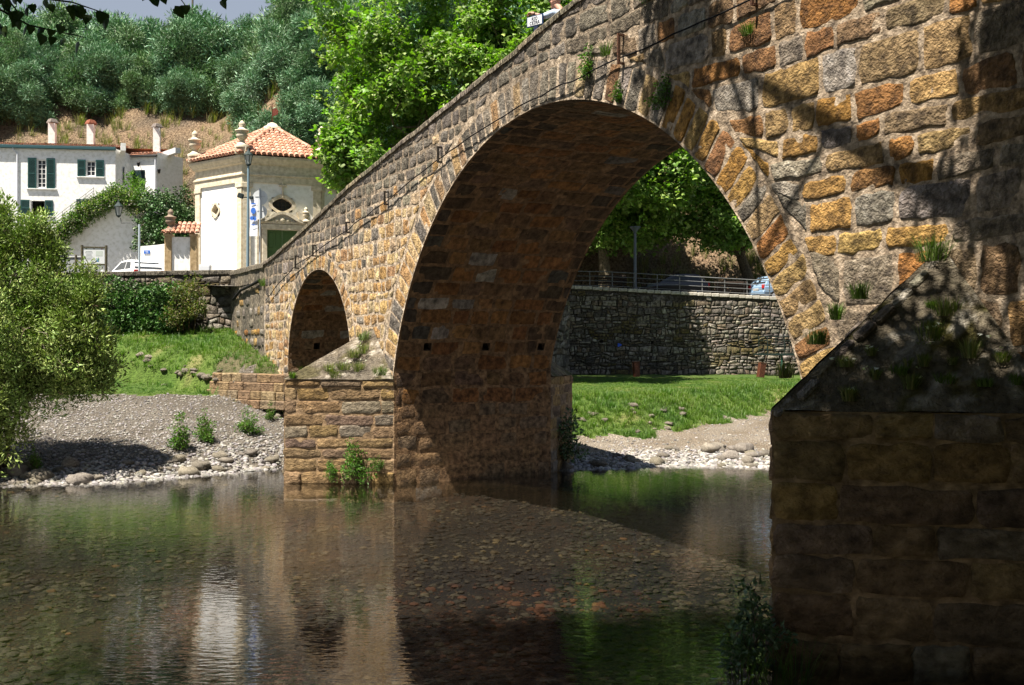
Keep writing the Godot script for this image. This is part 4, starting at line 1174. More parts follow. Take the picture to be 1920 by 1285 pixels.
func build_ground_cover() -> void:
	var greens := [Color(0.12, 0.20, 0.035), Color(0.15, 0.235, 0.05), Color(0.09, 0.16, 0.03)]
	var dry := [Color(0.33, 0.27, 0.13), Color(0.25, 0.22, 0.10), Color(0.17, 0.20, 0.06)]
	# the rank grass of the banks and the mown lawn
	var t1 := tuft(12, 0.15, 0.14, 0.006, greens)
	var t2 := tuft(14, 0.2, 0.18, 0.006, greens + greens + dry, false)
	var t3 := tuft(10, 0.07, 0.10, 0.005, greens)
	var t4 := tuft(16, 0.5, 0.3, 0.007, dry)
	var at := [[], [], [], []]
	var tint := [[], [], [], []]
	var tries := 0
	while tries < 60000:
		tries += 1
		var x := rng.randf_range(-18, 14)
		var d := rng.randf_range(29.5, 50)
		if zone(x, d) != 2: continue
		if x > -6.3 and x < -0.5: continue
		var edge: bool = zone(x, d - 0.5) == 1
		var k := 2
		if x > -1.0:
			var f := line_at(FOOT, x)
			if d < f + 3.4: k = 0 if rng.randf() < 0.55 else 1
		else:
			var t := Vector2(0.576, 0.817).dot(Vector2(x, d) - Vector2(-15.0, 38.3))
			if t > -0.3: k = 2 if rng.randf() < 0.6 else (0 if rng.randf() < 0.7 else 1)
		if k == 2 and rng.randf() < 0.2 and not edge: continue
		var s := rng.randf_range(0.6, 1.3)
		at[k].append(Transform3D(Basis(Vector3.UP, rng.randf() * TAU).scaled(Vector3(s, s * rng.randf_range(0.7, 1.2), s)), Vector3(x, ground_y(x, d) - 0.02, -d)))
		var n := noise.get_noise_2d(x * 5.0, -d * 5.0) * 0.5
		tint[k].append(Color(1.0 + n, 1.0 + n * 0.5, 1.0) * rng.randf_range(0.88, 1.1))
	for e in [["bank_grass", t1, 0, "tall green grass on the banks"], ["flowering_grass", t2, 1, "grass with dry stalks and small white flowers on the banks"], ["lawn_grass", t3, 2, "short mown grass of the riverside lawn"]]:
		var o := copies(e[0], e[1], M.leaf, at[e[2]], tint[e[2]])
		tag(o, e[3], "grass", "", "stuff")
	# dry grass and scrub on the earth slope
	var da := []; var dt := []
	for k in 5200:
		var x := rng.randf_range(-42, 22)
		var d := hill_foot(x) + rng.randf_range(0.2, 15.5)
		if noise.get_noise_2d(x * 2.5, d * 2.5) < -0.12: continue
		var s := rng.randf_range(0.9, 2.3)
		da.append(Transform3D(Basis(Vector3.UP, rng.randf() * TAU).scaled(Vector3.ONE * s), Vector3(x, hill_y(x, d) - 0.05, -d)))
		dt.append(Color(1, 1, 1) * rng.randf_range(0.7, 1.3))
	tag(copies("dry_grass", t4, M.leaf, da, dt), "straw coloured dry grass on the earth slope behind the houses", "grass", "", "stuff")
	# pebbles
	var stones := []
	for k in 5: stones.append(rock(5, rng.randf_range(0.45, 0.75), Color(1, 1, 1)).mesh(false))
	var pa := [[], [], [], [], []]; var pt := [[], [], [], [], []]
	var ba := [[], [], [], [], []]; var bt := [[], [], [], [], []]
	for k in 30000:
		var x := rng.randf_range(-16, 11)
		var s0 := line_at(SHORE, x)
		var d := s0 + pow(rng.randf(), 1.6) * 9.0 - 0.5
		if x > -6.4 and x < -3.0 and rng.randf() < 0.7: continue
		if x > 0.0 and d > s0 + 1.8 and rng.randf() < 0.85: continue
		if zone(x, d) == 2: continue
		var near_water := 1.0 - clampf((d - s0) / 3.0, 0, 1)
		var s := rng.randf_range(0.015, 0.045) * (1.0 + near_water * rng.randf() * 1.6)
		var i := rng.randi() % 5
		pa[i].append(Transform3D(Basis(rand_dir(), rng.randf() * 0.5).scaled(Vector3.ONE * s) * Basis(Vector3.UP, rng.randf() * TAU), Vector3(x, ground_y(x, d) + s * 0.2, -d)))
		var g0 := rng.randf_range(0.11, 0.32) * (1.0 if x < 0.0 else 1.15)
		pt[i].append(Color(g0, g0 * rng.randf_range(0.9, 0.98), g0 * rng.randf_range(0.78, 0.95)))
	for k in 62000:
		var x := rng.randf_range(-15, 9)
		var d := rng.randf_range(8.5, line_at(SHORE, x))
		if absf(x) > d * 0.52 + 1.0: continue
		var s := 0.018 + 0.085 * pow(rng.randf(), 5.0)
		var i := rng.randi() % 5
		ba[i].append(Transform3D(Basis(Vector3.UP, rng.randf() * TAU).scaled(Vector3(s, s * 0.7, s)), Vector3(x, ground_y(x, d) + s * 0.1, -d)))
		var q := rng.randf()
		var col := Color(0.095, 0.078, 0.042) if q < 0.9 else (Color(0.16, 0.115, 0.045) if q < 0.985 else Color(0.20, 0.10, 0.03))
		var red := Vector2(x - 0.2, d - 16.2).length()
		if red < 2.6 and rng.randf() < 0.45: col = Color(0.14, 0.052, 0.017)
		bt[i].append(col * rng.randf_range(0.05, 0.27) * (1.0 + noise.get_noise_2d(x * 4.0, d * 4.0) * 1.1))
	for i in 5:
		var o := copies("pebbles", stones[i], M.plain, pa[i], pt[i])
		tag(o, "loose grey and cream pebbles covering the gravel bank", "pebbles", "pebbles of the gravel bank", "stuff")
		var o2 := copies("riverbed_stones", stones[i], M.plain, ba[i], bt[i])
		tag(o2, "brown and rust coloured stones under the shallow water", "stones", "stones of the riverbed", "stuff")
	# the larger stones along the water's edge, each its own
	for k in 95:
		var left := k < 62
		var x := rng.randf_range(-15.5, -5.6) if left else rng.randf_range(1.4, 8.2)
		var d := line_at(SHORE, x) + rng.randf_range(-0.35, 1.3 if left else 2.2)
		var s := rng.randf_range(0.09, 0.24) if k % 4 else rng.randf_range(0.2, 0.36)
		var g0 := rng.randf_range(0.26, 0.46)
		var o := put("river_stone", rock(7, rng.randf_range(0.45, 0.7), Color(g0, g0 * 0.95, g0 * rng.randf_range(0.78, 0.92))), M.stone, self, true)
		o.transform = Transform3D(Basis(Vector3.UP, rng.randf() * TAU).scaled(Vector3.ONE * s), Vector3(x, maxf(ground_y(x, d), -0.1) + s * 0.22, -d))
		tag(o, "pale grey stone lying at the water's edge below the gravel bank" if left else "pale stone at the water's edge under the main arch", "stone", "stones along the left waterline" if left else "stones along the waterline under the arch")
	# stones of the little collapsed wall on the grass terrace and in the far embankment
	for k in 54:
		var t := rng.randf()
		var e := k < 34
		var x := lerpf(-14.6, -6.2, t) if e else rng.randf_range(1.6, 6.0)
		var d := lerpf(38.1, 32.1, t) + rng.randf_range(-0.2, 0.3) if e else line_at(FOOT, x) + rng.randf_range(0.2, 1.7)
		var s := rng.randf_range(0.08, 0.19)
		var g0 := rng.randf_range(0.24, 0.42)
		var o := put("field_stone", rock(6, rng.randf_range(0.4, 0.6), Color(g0, g0 * 0.93, g0 * 0.82)), M.stone, self, true)
		o.transform = Transform3D(Basis(Vector3.UP, rng.randf() * TAU).scaled(Vector3.ONE * s), Vector3(x, ground_y(x, d) - s * 0.08, -d))
		tag(o, "rough stone in the low tumbled row across the grass slope" if e else "loose stone on the broken grassy bank seen through the main arch", "stone", "stones of the tumbled row" if e else "stones in the far embankment")

# ---------- buildings and walls ----------
const WHITE := Color(0.86, 0.86, 0.85)
const LIME := Color(0.72, 0.68, 0.59)
const TERRA := [Color(0.56, 0.31, 0.22), Color(0.60, 0.35, 0.26), Color(0.50, 0.26, 0.175), Color(0.64, 0.41, 0.31)]
const SHUTTER := Color(0.018, 0.06, 0.058)

func ellipse(cx: float, cy: float, rx: float, ry: float, n: int, lobes := 0, amp := 0.0) -> PackedVector2Array:
	var a := PackedVector2Array()
	for k in n:
		var t := TAU * k / n
		var r := 1.0 + amp * cos(t * lobes)
		a.append(Vector2(cx + cos(t) * rx * r, cy + sin(t) * ry * r))
	return a

# a rim that follows an outline: a flat band between the outline and a wider one, d deep
func rim(b: MB, o: Vector3, bx: Vector3, by: Vector3, bz: Vector3, inner: PackedVector2Array, outer: PackedVector2Array, d: float, back: float, col: Color) -> void:
	for k in inner.size():
		var j := (k + 1) % inner.size()
		var i0 := o + bx * inner[k].x + by * inner[k].y
		var i1 := o + bx * inner[j].x + by * inner[j].y
		var o0 := o + bx * outer[k].x + by * outer[k].y
		var o1 := o + bx * outer[j].x + by * outer[j].y
		b.quad(i0 + bz * d, o0 + bz * d, o1 + bz * d, i1 + bz * d, col)
		b.quad(o0 + bz * d, o0, o1, o1 + bz * d, col)
		b.quad(i0 - bz * back, i0 + bz * d, i1 + bz * d, i1 - bz * back, col)

func urn_profile(s: float) -> Array:
	var p := []
	for e in [[0.30, 0.0], [0.30, 0.10], [0.22, 0.13], [0.12, 0.22], [0.10, 0.30], [0.20, 0.40], [0.24, 0.50], [0.18, 0.58], [0.27, 0.66], [0.28, 0.70], [0.16, 0.74], [0.10, 0.84], [0.14, 0.90], [0.12, 0.98], [0.05, 1.06], [0.0, 1.10]]: p.append([e[0] * s, e[1] * s])
	return p

func tile_rows(b: MB, a: Vector3, e: Vector3, apex_a: Vector3, apex_e: Vector3, step: float, run: float) -> void:
	# barrel tiles between the eave a-e and the top apex_a-apex_e, each course a little proud of the one above
	var along := (e - a)
	var n := maxi(2, int(along.length() / step))
	var nrm := along.cross(apex_a - a).normalized()
	if nrm.y < 0: nrm = -nrm
	var m := ((a + e) / 2).distance_to((apex_a + apex_e) / 2)
	var rows := maxi(2, int(m / run))
	var dirx := along.normalized()
	for r in rows:
		var v0 := float(r) / rows
		var v1 := float(r + 1) / rows
		for k in n:
			var u := (k + 0.5) / n
			var la := a.lerp(apex_a, v0); var lb := e.lerp(apex_e, v0)
			var ha := a.lerp(apex_a, v1); var hb := e.lerp(apex_e, v1)
			# keep tiles square to the eave: cut those past the hips
			var p0 := a + along * u
			var up := ((apex_a + apex_e) / 2 - (a + e) / 2)
			up = (up - dirx * up.dot(dirx))
			var q0 := p0 + up * v0
			var q1 := p0 + up * v1
			if (q1 - ha).dot(dirx) < -0.02 or (q1 - hb).dot(dirx) > 0.02:
				if (q0 - la).dot(dirx) < -0.02 or (q0 - lb).dot(dirx) > 0.02: continue
				q1 = q0.lerp(q1, 0.5)
			var w := along.length() / n * 0.5
			var c: Color = TERRA[rng.randi() % 4] * rng.randf_range(0.8, 1.2)
			var prev := []
			for s in 5:
				var t := PI * s / 4.0
				var off := dirx * -cos(t) * w * 0.86 + nrm * (sin(t) * w * 0.75)
				var cur := [q0 + off * 1.06 + nrm * 0.025, q1 + off * 0.92 + nrm * 0.0]
				if s > 0: b.quad(prev[0], prev[1], cur[1], cur[0], c)
				prev = cur
			b.tri(q0 + dirx * -w * 0.9, q0 + nrm * (w * 0.82 + 0.025), q0 + dirx * w * 0.9, c)

func build_chapel() -> void:
	var at := Vector3(-11.365, 5.7, -50.5)
	var ch := thing("chapel", "small six sided white chapel with stone trim and a terracotta tile roof", "chapel", at)
	var s := 3.45
	var vs := []
	for k in 6:
		var t := deg_to_rad(21.0 + 60.0 * k - 30.0)
		vs.append(Vector3(sin(t) * s, 0, cos(t) * s))
	var wall_h := 4.95
	var eave := 6.10
	for k in 6:
		var a: Vector3 = vs[k]
		var e: Vector3 = vs[(k + 1) % 6]
		var ex := (e - a).normalized()
		var en := Vector3(a.x + e.x, 0, a.z + e.z).normalized()
		var mid := (a + e) / 2
		var w := (e - a).length()
		var wall := MB.new()
		# faces k 5 (left) and 0 (front) have openings; the plaster is built round them
		var hole := Rect2()
		if k == 5: hole = Rect2(-0.52, 3.48, 0.56, 0.60)
		elif k == 0: hole = Rect2(-0.46, 3.62, 0.92, 0.64)
		var P := func(x: float, y: float, o: float) -> Vector3: return mid + ex * x + Vector3.UP * y + en * o
		if hole.size.x > 0:
			var x0 := hole.position.x; var x1 := hole.end.x; var y0 := hole.position.y; var y1 := hole.end.y
			wall.quad(P.call(-w / 2, 0, 0), P.call(-w / 2, wall_h, 0), P.call(x0, wall_h, 0), P.call(x0, 0, 0), WHITE)
			wall.quad(P.call(x1, 0, 0), P.call(x1, wall_h, 0), P.call(w / 2, wall_h, 0), P.call(w / 2, 0, 0), WHITE)
			wall.quad(P.call(x0, 0, 0), P.call(x0, y0, 0), P.call(x1, y0, 0), P.call(x1, 0, 0), WHITE)
			wall.quad(P.call(x0, y1, 0), P.call(x0, wall_h, 0), P.call(x1, wall_h, 0), P.call(x1, y1, 0), WHITE)
		else: wall.quad(P.call(-w / 2, 0, 0), P.call(-w / 2, wall_h, 0), P.call(w / 2, wall_h, 0), P.call(w / 2, 0, 0), WHITE)
		put("wall", wall, M.plaster, ch)
		# entablature: architrave, frieze, cornice
		var en_b := MB.new()
		var prof := [Vector2(0.07, wall_h - 0.08), Vector2(0.07, wall_h + 0.22), Vector2(0.12, wall_h + 0.24), Vector2(0.12, wall_h + 0.30), Vector2(0.05, wall_h + 0.33), Vector2(0.05, wall_h + 0.70), Vector2(0.14, wall_h + 0.76), Vector2(0.17, wall_h + 0.82), Vector2(0.24, wall_h + 0.90), Vector2(0.29, wall_h + 0.98), Vector2(0.29, wall_h + 1.08), Vector2(0.0, wall_h + 1.10)]
		for q in prof.size() - 1:
			var p: Vector2 = prof[q]; var r: Vector2 = prof[q + 1]
			var f := tan(PI / 6.0)
			en_b.quad(P.call(-w / 2 - p.x * f, p.y, p.x), P.call(-w / 2 - r.x * f, r.y, r.x), P.call(w / 2 + r.x * f, r.y, r.x), P.call(w / 2 + p.x * f, p.y, p.x), LIME)
		en_b.quad(P.call(-w / 2, wall_h - 0.08, 0), P.call(-w / 2 - 0.04, wall_h - 0.08, 0.07), P.call(w / 2 + 0.04, wall_h - 0.08, 0.07), P.call(w / 2, wall_h - 0.08, 0), LIME)
		put("cornice", en_b, M.limestone, ch)
		# corner pilasters
		for side in [-1, 1]:
			var pil := MB.new()
			var bs := Basis(ex, Vector3.UP, en)
			pil.box(P.call(side * (w / 2 - 0.17), (wall_h - 0.08) / 2, 0.035), Vector3(0.17, (wall_h - 0.30) / 2, 0.035), LIME, bs)
			pil.box(P.call(side * (w / 2 - 0.19), wall_h - 0.20, 0.05), Vector3(0.24, 0.11, 0.052), LIME, bs, 0.015)
			pil.box(P.call(side * (w / 2 - 0.19), 0.22, 0.05), Vector3(0.23, 0.22, 0.05), LIME, bs)
			put("pilaster", pil, M.limestone, ch)
		if k == 5:
			var win := holder("quatrefoil_window", ch)
			var b := MB.new()
			var inn := ellipse(-0.24, 3.78, 0.22, 0.24, 32, 4, 0.10)
			rim(b, mid, ex, Vector3.UP, en, inn, ellipse(-0.24, 3.78, 0.32, 0.34, 32, 4, 0.08), 0.05, 0.25, LIME)
			put("frame", b, M.limestone, win)
			var gl := MB.new()
			gl.prism(mid - en * 0.22, ex, Vector3.UP, ellipse(-0.24, 3.78, 0.29, 0.31, 24), -en * 0.02, Color.WHITE)
			put("pane", gl, M.glass, win)
		elif k == 0:
			var win := holder("oval_window", ch)
			var b := MB.new()
			rim(b, mid, ex, Vector3.UP, en, ellipse(0, 3.94, 0.42, 0.28, 32, 4, 0.06), ellipse(0, 3.96, 0.56, 0.42, 32, 4, 0.07), 0.08, 0.3, LIME)
			put("frame", b, M.limestone, win)
			var gl := MB.new()
			gl.prism(mid - en * 0.26, ex, Vector3.UP, ellipse(0, 3.94, 0.5, 0.36, 24), -en * 0.02, Color.WHITE)
			put("pane", gl, M.glass, win)
			var gr := MB.new()
			for q in 5: gr.bar(P.call(-0.32 + q * 0.16, 3.66, -0.1), P.call(-0.32 + q * 0.16, 4.22, -0.1), 0.018, 0.018, Color(0.06, 0.05, 0.045))
			for q in 3: gr.bar(P.call(-0.42, 3.78 + q * 0.16, -0.1), P.call(0.42, 3.78 + q * 0.16, -0.1), 0.018, 0.018, Color(0.06, 0.05, 0.045))
			put("grille", gr, M.iron, win)
			var bs := Basis(ex, Vector3.UP, en)
			var cr := MB.new()
			cr.box(P.call(0.02, 4.62, 0.06), Vector3(0.035, 0.36, 0.05), LIME, bs, 0.01)
			cr.box(P.call(0.02, 4.80, 0.063), Vector3(0.18, 0.035, 0.052), LIME, bs, 0.01)
			put("cross", cr, M.limestone, ch)
			# portal
			var por := holder("door_frame", ch)
			var f := MB.new()
			for side in [-1, 1]:
				f.box(P.call(side * 0.78, 1.48, 0.06), Vector3(0.11, 1.48, 0.08), LIME, bs, 0.015)
				f.box(P.call(side * 1.02, 1.45, 0.03), Vector3(0.10, 1.45, 0.05), LIME * 0.94, bs, 0.015)
			f.box(P.call(0, 2.93, 0.065), Vector3(0.92, 0.12, 0.085), LIME, bs, 0.015)
			f.box(P.call(0, 3.13, 0.05), Vector3(1.12, 0.06, 0.10), LIME, bs, 0.015)
			put("jambs", f, M.limestone, por)
			var arch := MB.new()
			for q in 16:
				var t0 := -1.0 + q / 8.0
				var t1 := -1.0 + (q + 1) / 8.0
				var y := func(t: float) -> float: return 3.22 + 0.34 * (0.5 + 0.5 * cos(t * PI)) - 0.05 * absf(t)
				arch.box(P.call((t0 + t1) / 2 * 0.98, (y.call(t0) + y.call(t1)) / 2, 0.10), Vector3(0.075, 0.06, 0.14), LIME, Basis(ex, Vector3.UP, en) * Basis(Vector3.BACK, atan2(y.call(t1) - y.call(t0), 0.122)))
			put("curved_pediment", arch, M.limestone, por)
			var crest := MB.new()
			for q in [[0.0, 3.24, 0.15, 0.17], [-0.24, 3.22, 0.12, 0.10], [0.24, 3.22, 0.12, 0.10], [-0.40, 3.17, 0.08, 0.07], [0.40, 3.17, 0.08, 0.07]]:
				crest.lathe(P.call(q[0], q[1], 0.10), [[0.0, -q[3]], [q[2] * 0.6, -q[3] * 0.75], [q[2], 0.0], [q[2] * 0.6, q[3] * 0.75], [0.0, q[3]]], 10, LIME * 1.05)
			put("carved_crest", crest, M.limestone, por, true)
			for side in [-1, 1]:
				var sc := MB.new()
				sc.prism(P.call(0, 0, 0.02), ex, Vector3.UP, PackedVector2Array([Vector2(side * 0.62, 3.62), Vector2(side * 0.70, 3.66), Vector2(side * 1.12, 3.26), Vector2(side * 1.14, 3.18), Vector2(side * 0.78, 3.18)]), en * 0.22, LIME)
				put("volute", sc, M.limestone, por)
				var un := MB.new()
				un.lathe(P.call(side * 1.04, 3.2, 0.16), urn_profile(0.62), 12, LIME * 0.9)
				put("urn", un, M.limestone, por, true)
			var door := holder("door", ch)
			var green := Color(0.075, 0.14, 0.045)
			for side in [-1, 1]:
				var dl := MB.new()
				dl.box(P.call(side * 0.335, 1.4, -0.02), Vector3(0.332, 1.4, 0.025), green, bs)
				for row in [[0.62, 0.40], [1.52, 0.34], [2.34, 0.34]]:
					for half in [-1, 1]:
						dl.box(P.call(side * 0.335 + half * 0.155, row[0], 0.012), Vector3(0.115, row[1], 0.016), green * 0.92, bs, 0.012)
				put("door_leaf", dl, M.paint, door)
	# roof
	var ap := Vector3(0, 8.0, 0)
	var roof := holder("roof", ch)
	var under := MB.new()
	for k in 6:
		var a: Vector3 = vs[k] * 1.12 + Vector3(0, eave - 0.03, 0)
		var e: Vector3 = vs[(k + 1) % 6] * 1.12 + Vector3(0, eave - 0.03, 0)
		under.tri(a, ap - Vector3(0, 0.03, 0), e, TERRA[2])
		var tl := MB.new()
		tile_rows(tl, a + Vector3(0, 0.03, 0), e + Vector3(0, 0.03, 0), ap, ap, 0.235, 0.34)
		var o := put("roof_tiles", tl, M.tile, roof)
		o.set_meta("kind", "stuff")
		var hip := MB.new()
		for q in 9:
			var p0 := (a + Vector3(0, 0.06, 0)).lerp(ap + Vector3(0, 0.05, 0), q / 9.0)
			var p1 := (a + Vector3(0, 0.06, 0)).lerp(ap + Vector3(0, 0.05, 0), (q + 1.05) / 9.0)
			hip.tube([p0, p1], [0.105, 0.085], 8, TERRA[q % 4])
		put("hip_tiles", hip, M.tile, roof, true)
	put("roof_deck", under, M.tile, roof)
	for k in 6:
		var u := MB.new()
		var c: Vector3 = vs[k] * 1.02 + Vector3(0, eave + 0.02, 0)
		u.box(c + Vector3(0, 0.10, 0), Vector3(0.26, 0.16, 0.26), LIME * 0.85, Basis.IDENTITY, 0.02)
		u.lathe(c + Vector3(0, 0.24, 0), urn_profile(1.12), 14, LIME * 0.8)
		put("roof_urn", u, M.limestone, ch, true)
	var top := MB.new()
	top.lathe(ap + Vector3(0, -0.12, 0), [[0.42, 0.0], [0.40, 0.12], [0.26, 0.18], [0.22, 0.26], [0.10, 0.32], [0.0, 0.34]], 14, LIME * 0.85)
	put("roof_finial", top, M.limestone, ch, true)
	var vane := MB.new()
	vane.tube([ap + Vector3(0, 0.1, 0), ap + Vector3(0, 1.15, 0)], [0.02, 0.015], 6, Color(0.20, 0.06, 0.035))
	vane.prism(ap + Vector3(0.02, 0, -0.012), Vector3.RIGHT, Vector3.UP, PackedVector2Array([Vector2(0, 0.52), Vector2(0.24, 0.60), Vector2(0.28, 0.78), Vector2(0.16, 0.92), Vector2(0.0, 0.86)]), Vector3(0, 0, 0.024), Color(0.25, 0.065, 0.04))
	vane.bar(ap + Vector3(-0.12, 1.0, 0), ap + Vector3(0.12, 1.0, 0), 0.02, 0.02, Color(0.20, 0.06, 0.035))
	put("weather_vane", vane, M.iron, ch)

func shutter(parent: Node, x0: float, x1: float, y0: float, y1: float, z: float, tilt := 0.0) -> void:
	var b := MB.new()
	var m := Vector3((x0 + x1) / 2, (y0 + y1) / 2, z)
	var h := Vector3((x1 - x0) / 2, (y1 - y0) / 2, 0.02)
	b.box(m + Vector3(-h.x + 0.035, 0, 0), Vector3(0.035, h.y, 0.022), SHUTTER, Basis.IDENTITY, 0.004)
	b.box(m + Vector3(h.x - 0.035, 0, 0), Vector3(0.035, h.y, 0.022), SHUTTER, Basis.IDENTITY, 0.004)
	for y in [-h.y + 0.04, 0.0, h.y - 0.04]: b.box(m + Vector3(0, y, 0), Vector3(h.x - 0.07, 0.04, 0.02), SHUTTER)
	var n := int((y1 - y0) / 0.075)
	for k in n: b.box(m + Vector3(0, lerpf(-h.y + 0.08, h.y - 0.08, (k + 0.5) / n), 0), Vector3(h.x - 0.065, 0.034, 0.006), SHUTTER * 1.1, Basis(Vector3.RIGHT, 0.6))
	put("shutter", b, M.paint, parent)

func casement(parent: Node, x0: float, x1: float, y0: float, y1: float, z: float, nx: int, ny: int) -> void:
	var w := holder("window", parent)
	var f := MB.new()
	var c := Color(0.72, 0.72, 0.70)
	for x in [x0 + 0.03, x1 - 0.03]: f.box(Vector3(x, (y0 + y1) / 2, z), Vector3(0.03, (y1 - y0) / 2, 0.03), c)
	for y in [y0 + 0.03, y1 - 0.03]: f.box(Vector3((x0 + x1) / 2, y, z), Vector3((x1 - x0) / 2 - 0.06, 0.03, 0.029), c)
	for k in nx - 1: f.box(Vector3(lerpf(x0, x1, (k + 1.0) / nx), (y0 + y1) / 2, z), Vector3(0.018, (y1 - y0) / 2 - 0.06, 0.022), c)
	for k in ny - 1: f.box(Vector3((x0 + x1) / 2, lerpf(y0, y1, (k + 1.0) / ny), z), Vector3((x1 - x0) / 2 - 0.06, 0.014, 0.019), c)
	put("frame", f, M.paint, w)
	for i in nx:
		for j in ny:
			var p := MB.new()
			var a := Vector2(lerpf(x0, x1, float(i) / nx), lerpf(y0, y1, float(j) / ny))
			var e := Vector2(lerpf(x0, x1, (i + 1.0) / nx), lerpf(y0, y1, (j + 1.0) / ny))
			p.box(Vector3((a.x + e.x) / 2, (a.y + e.y) / 2, z - 0.015), Vector3((e.x - a.x) / 2, (e.y - a.y) / 2, 0.004))
			put("pane", p, M.glass, w)

func house_lamp(parent: Node, p: Vector3) -> void:
	var b := MB.new()
	b.tube([p, p + Vector3(0, 0.08, 0.12), p + Vector3(0, 0.05, 0.2)], [0.015, 0.015, 0.015], 5, Color(0.02, 0.02, 0.02))
	b.lathe(p + Vector3(0, -0.22, 0.2), [[0.0, 0.0], [0.06, 0.02], [0.10, 0.22], [0.12, 0.24], [0.03, 0.33], [0.0, 0.36]], 6, Color(0.025, 0.025, 0.025))
	put("wall_lamp", b, M.iron, parent)

func build_house() -> void:
	# local axes: x along the front to the right, z towards the street; origin at the front's right corner
	var h := thing("white_house", "long white house with dark green shutters and a tiled roof", "house", Vector3(-23.45, 6.0, -63.0), 0.13)
	var top := 9.0
	var wall := MB.new()
	var zf := 0.0
	# front wall with real openings: list of x0, x1, y0, y1
	var holes := [[-4.42, -3.90, 6.60, 8.26], [-1.66, -1.12, 7.34, 8.24], [-4.75, -3.98, 4.98, 5.84]]
	var xs := [-14.0, 0.0]
	for o in holes: xs.append(o[0]); xs.append(o[1])
	xs.sort()
	for i in xs.size() - 1:
		var x0: float = xs[i]; var x1: float = xs[i + 1]
		if x1 - x0 < 0.001: continue
		var xm := (x0 + x1) / 2
		var cuts := []
		for o in holes:
			if xm > o[0] and xm < o[1]: cuts.append([o[2], o[3]])
		cuts.sort_custom(func(p, q): return p[0] < q[0])
		var y := -0.5
		for c in cuts:
			wall.quad(Vector3(x0, y, zf), Vector3(x0, c[0], zf), Vector3(x1, c[0], zf), Vector3(x1, y, zf), WHITE)
			y = c[1]
		wall.quad(Vector3(x0, y, zf), Vector3(x0, top, zf), Vector3(x1, top, zf), Vector3(x1, y, zf), WHITE)
	for o in holes:
		var d := 0.2
		wall.quad(Vector3(o[0], o[2], 0), Vector3(o[0], o[3], 0), Vector3(o[0], o[3], -d), Vector3(o[0], o[2], -d), WHITE)
		wall.quad(Vector3(o[1], o[2], 0), Vector3(o[1], o[3], 0), Vector3(o[1], o[3], -d), Vector3(o[1], o[2], -d), WHITE)
		wall.quad(Vector3(o[0], o[3], 0), Vector3(o[1], o[3], 0), Vector3(o[1], o[3], -d), Vector3(o[0], o[3], -d), WHITE)
		wall.quad(Vector3(o[0], o[2], 0), Vector3(o[1], o[2], 0), Vector3(o[1], o[2], -d), Vector3(o[0], o[2], -d), WHITE)
	# return wall, the recessed entrance, the end wall, the back and the room behind the open window
	wall.quad(Vector3(0, -0.5, 0), Vector3(0, top, 0), Vector3(0.45, top, -1.9), Vector3(0.45, -0.5, -1.9), WHITE)
	wall.quad(Vector3(0.45, -0.5, -1.9), Vector3(0.45, top - 0.1, -1.9), Vector3(2.1, top - 0.1, -1.45), Vector3(2.1, -0.5, -1.45), WHITE)
	wall.quad(Vector3(2.1, -0.5, -1.45), Vector3(2.1, top + 0.1, -1.45), Vector3(3.3, top + 0.1, -3.3), Vector3(3.3, -0.5, -3.3), WHITE)
	wall.quad(Vector3(3.3, -0.5, -3.3), Vector3(3.3, top + 0.1, -3.3), Vector3(2.0, top + 0.1, -7.0), Vector3(2.0, -0.5, -7.0), WHITE)
	wall.quad(Vector3(-14, -0.5, -7), Vector3(-14, top, -7), Vector3(2, top, -7), Vector3(2, -0.5, -7), WHITE)
	wall.quad(Vector3(-14, -0.5, 0), Vector3(-14, top, 0), Vector3(-14, top, -7), Vector3(-14, -0.5, -7), WHITE)
	put("wall", wall, M.plaster, h)
	var room := MB.new()
	room.quad(Vector3(-14, top - 0.05, -0.02), Vector3(-14, top - 0.05, -6.9), Vector3(0.3, top - 0.05, -6.9), Vector3(0.0, top - 0.05, -0.02), Color(0.3, 0.28, 0.25))
	room.quad(Vector3(-14, 4.5, -0.02), Vector3(-14, 4.5, -6.9), Vector3(0.3, 4.5, -6.9), Vector3(0, 4.5, -0.02), Color(0.12, 0.08, 0.05))
	put("floor", room, M.plain, h)
	# windows and shutters
	casement(h, -4.42, -3.90, 6.60, 8.26, -0.08, 2, 6)
	shutter(h, -4.92, -4.44, 6.56, 8.34, 0.035)
	shutter(h, -3.88, -3.40, 6.56, 8.34, 0.035)
	casement(h, -1.66, -1.12, 7.34, 8.24, -0.08, 2, 3)
	shutter(h, -2.14, -1.68, 7.31, 8.30, 0.035)
	shutter(h, -1.10, -0.64, 7.31, 8.30, 0.035)
	shutter(h, -5.32, -4.77, 4.96, 5.88, 0.035)
	shutter(h, -3.96, -3.52, 4.96, 5.88, 0.035)
	var leaf := MB.new()
	leaf.box(Vector3(-4.70, 5.41, 0.16), Vector3(0.02, 0.42, 0.18), Color(0.72, 0.72, 0.70), Basis.IDENTITY)
	put("open_casement", leaf, M.paint, h)
	shutter(h, -2.20, -1.72, 4.98, 5.98, 0.035)
	shutter(h, -1.70, -1.22, 4.98, 5.98, 0.035)
	for s in [[-5.0, -3.3, 6.53], [-2.2, -0.6, 7.28], [-5.4, -3.45, 4.93]]:
		var b := MB.new()
		b.box(Vector3((s[0] + s[1]) / 2, s[2], 0.04), Vector3((s[1] - s[0]) / 2, 0.025, 0.055), WHITE, Basis.IDENTITY, 0.006)
		put("sill", b, M.plaster, h)
	var door := MB.new()
	var bd := Basis(Vector3.UP, -0.2662)
	door.box(Vector3(0.95, 7.32, -1.745), Vector3(0.40, 0.72, 0.02), Color(0.012, 0.028, 0.028), bd)
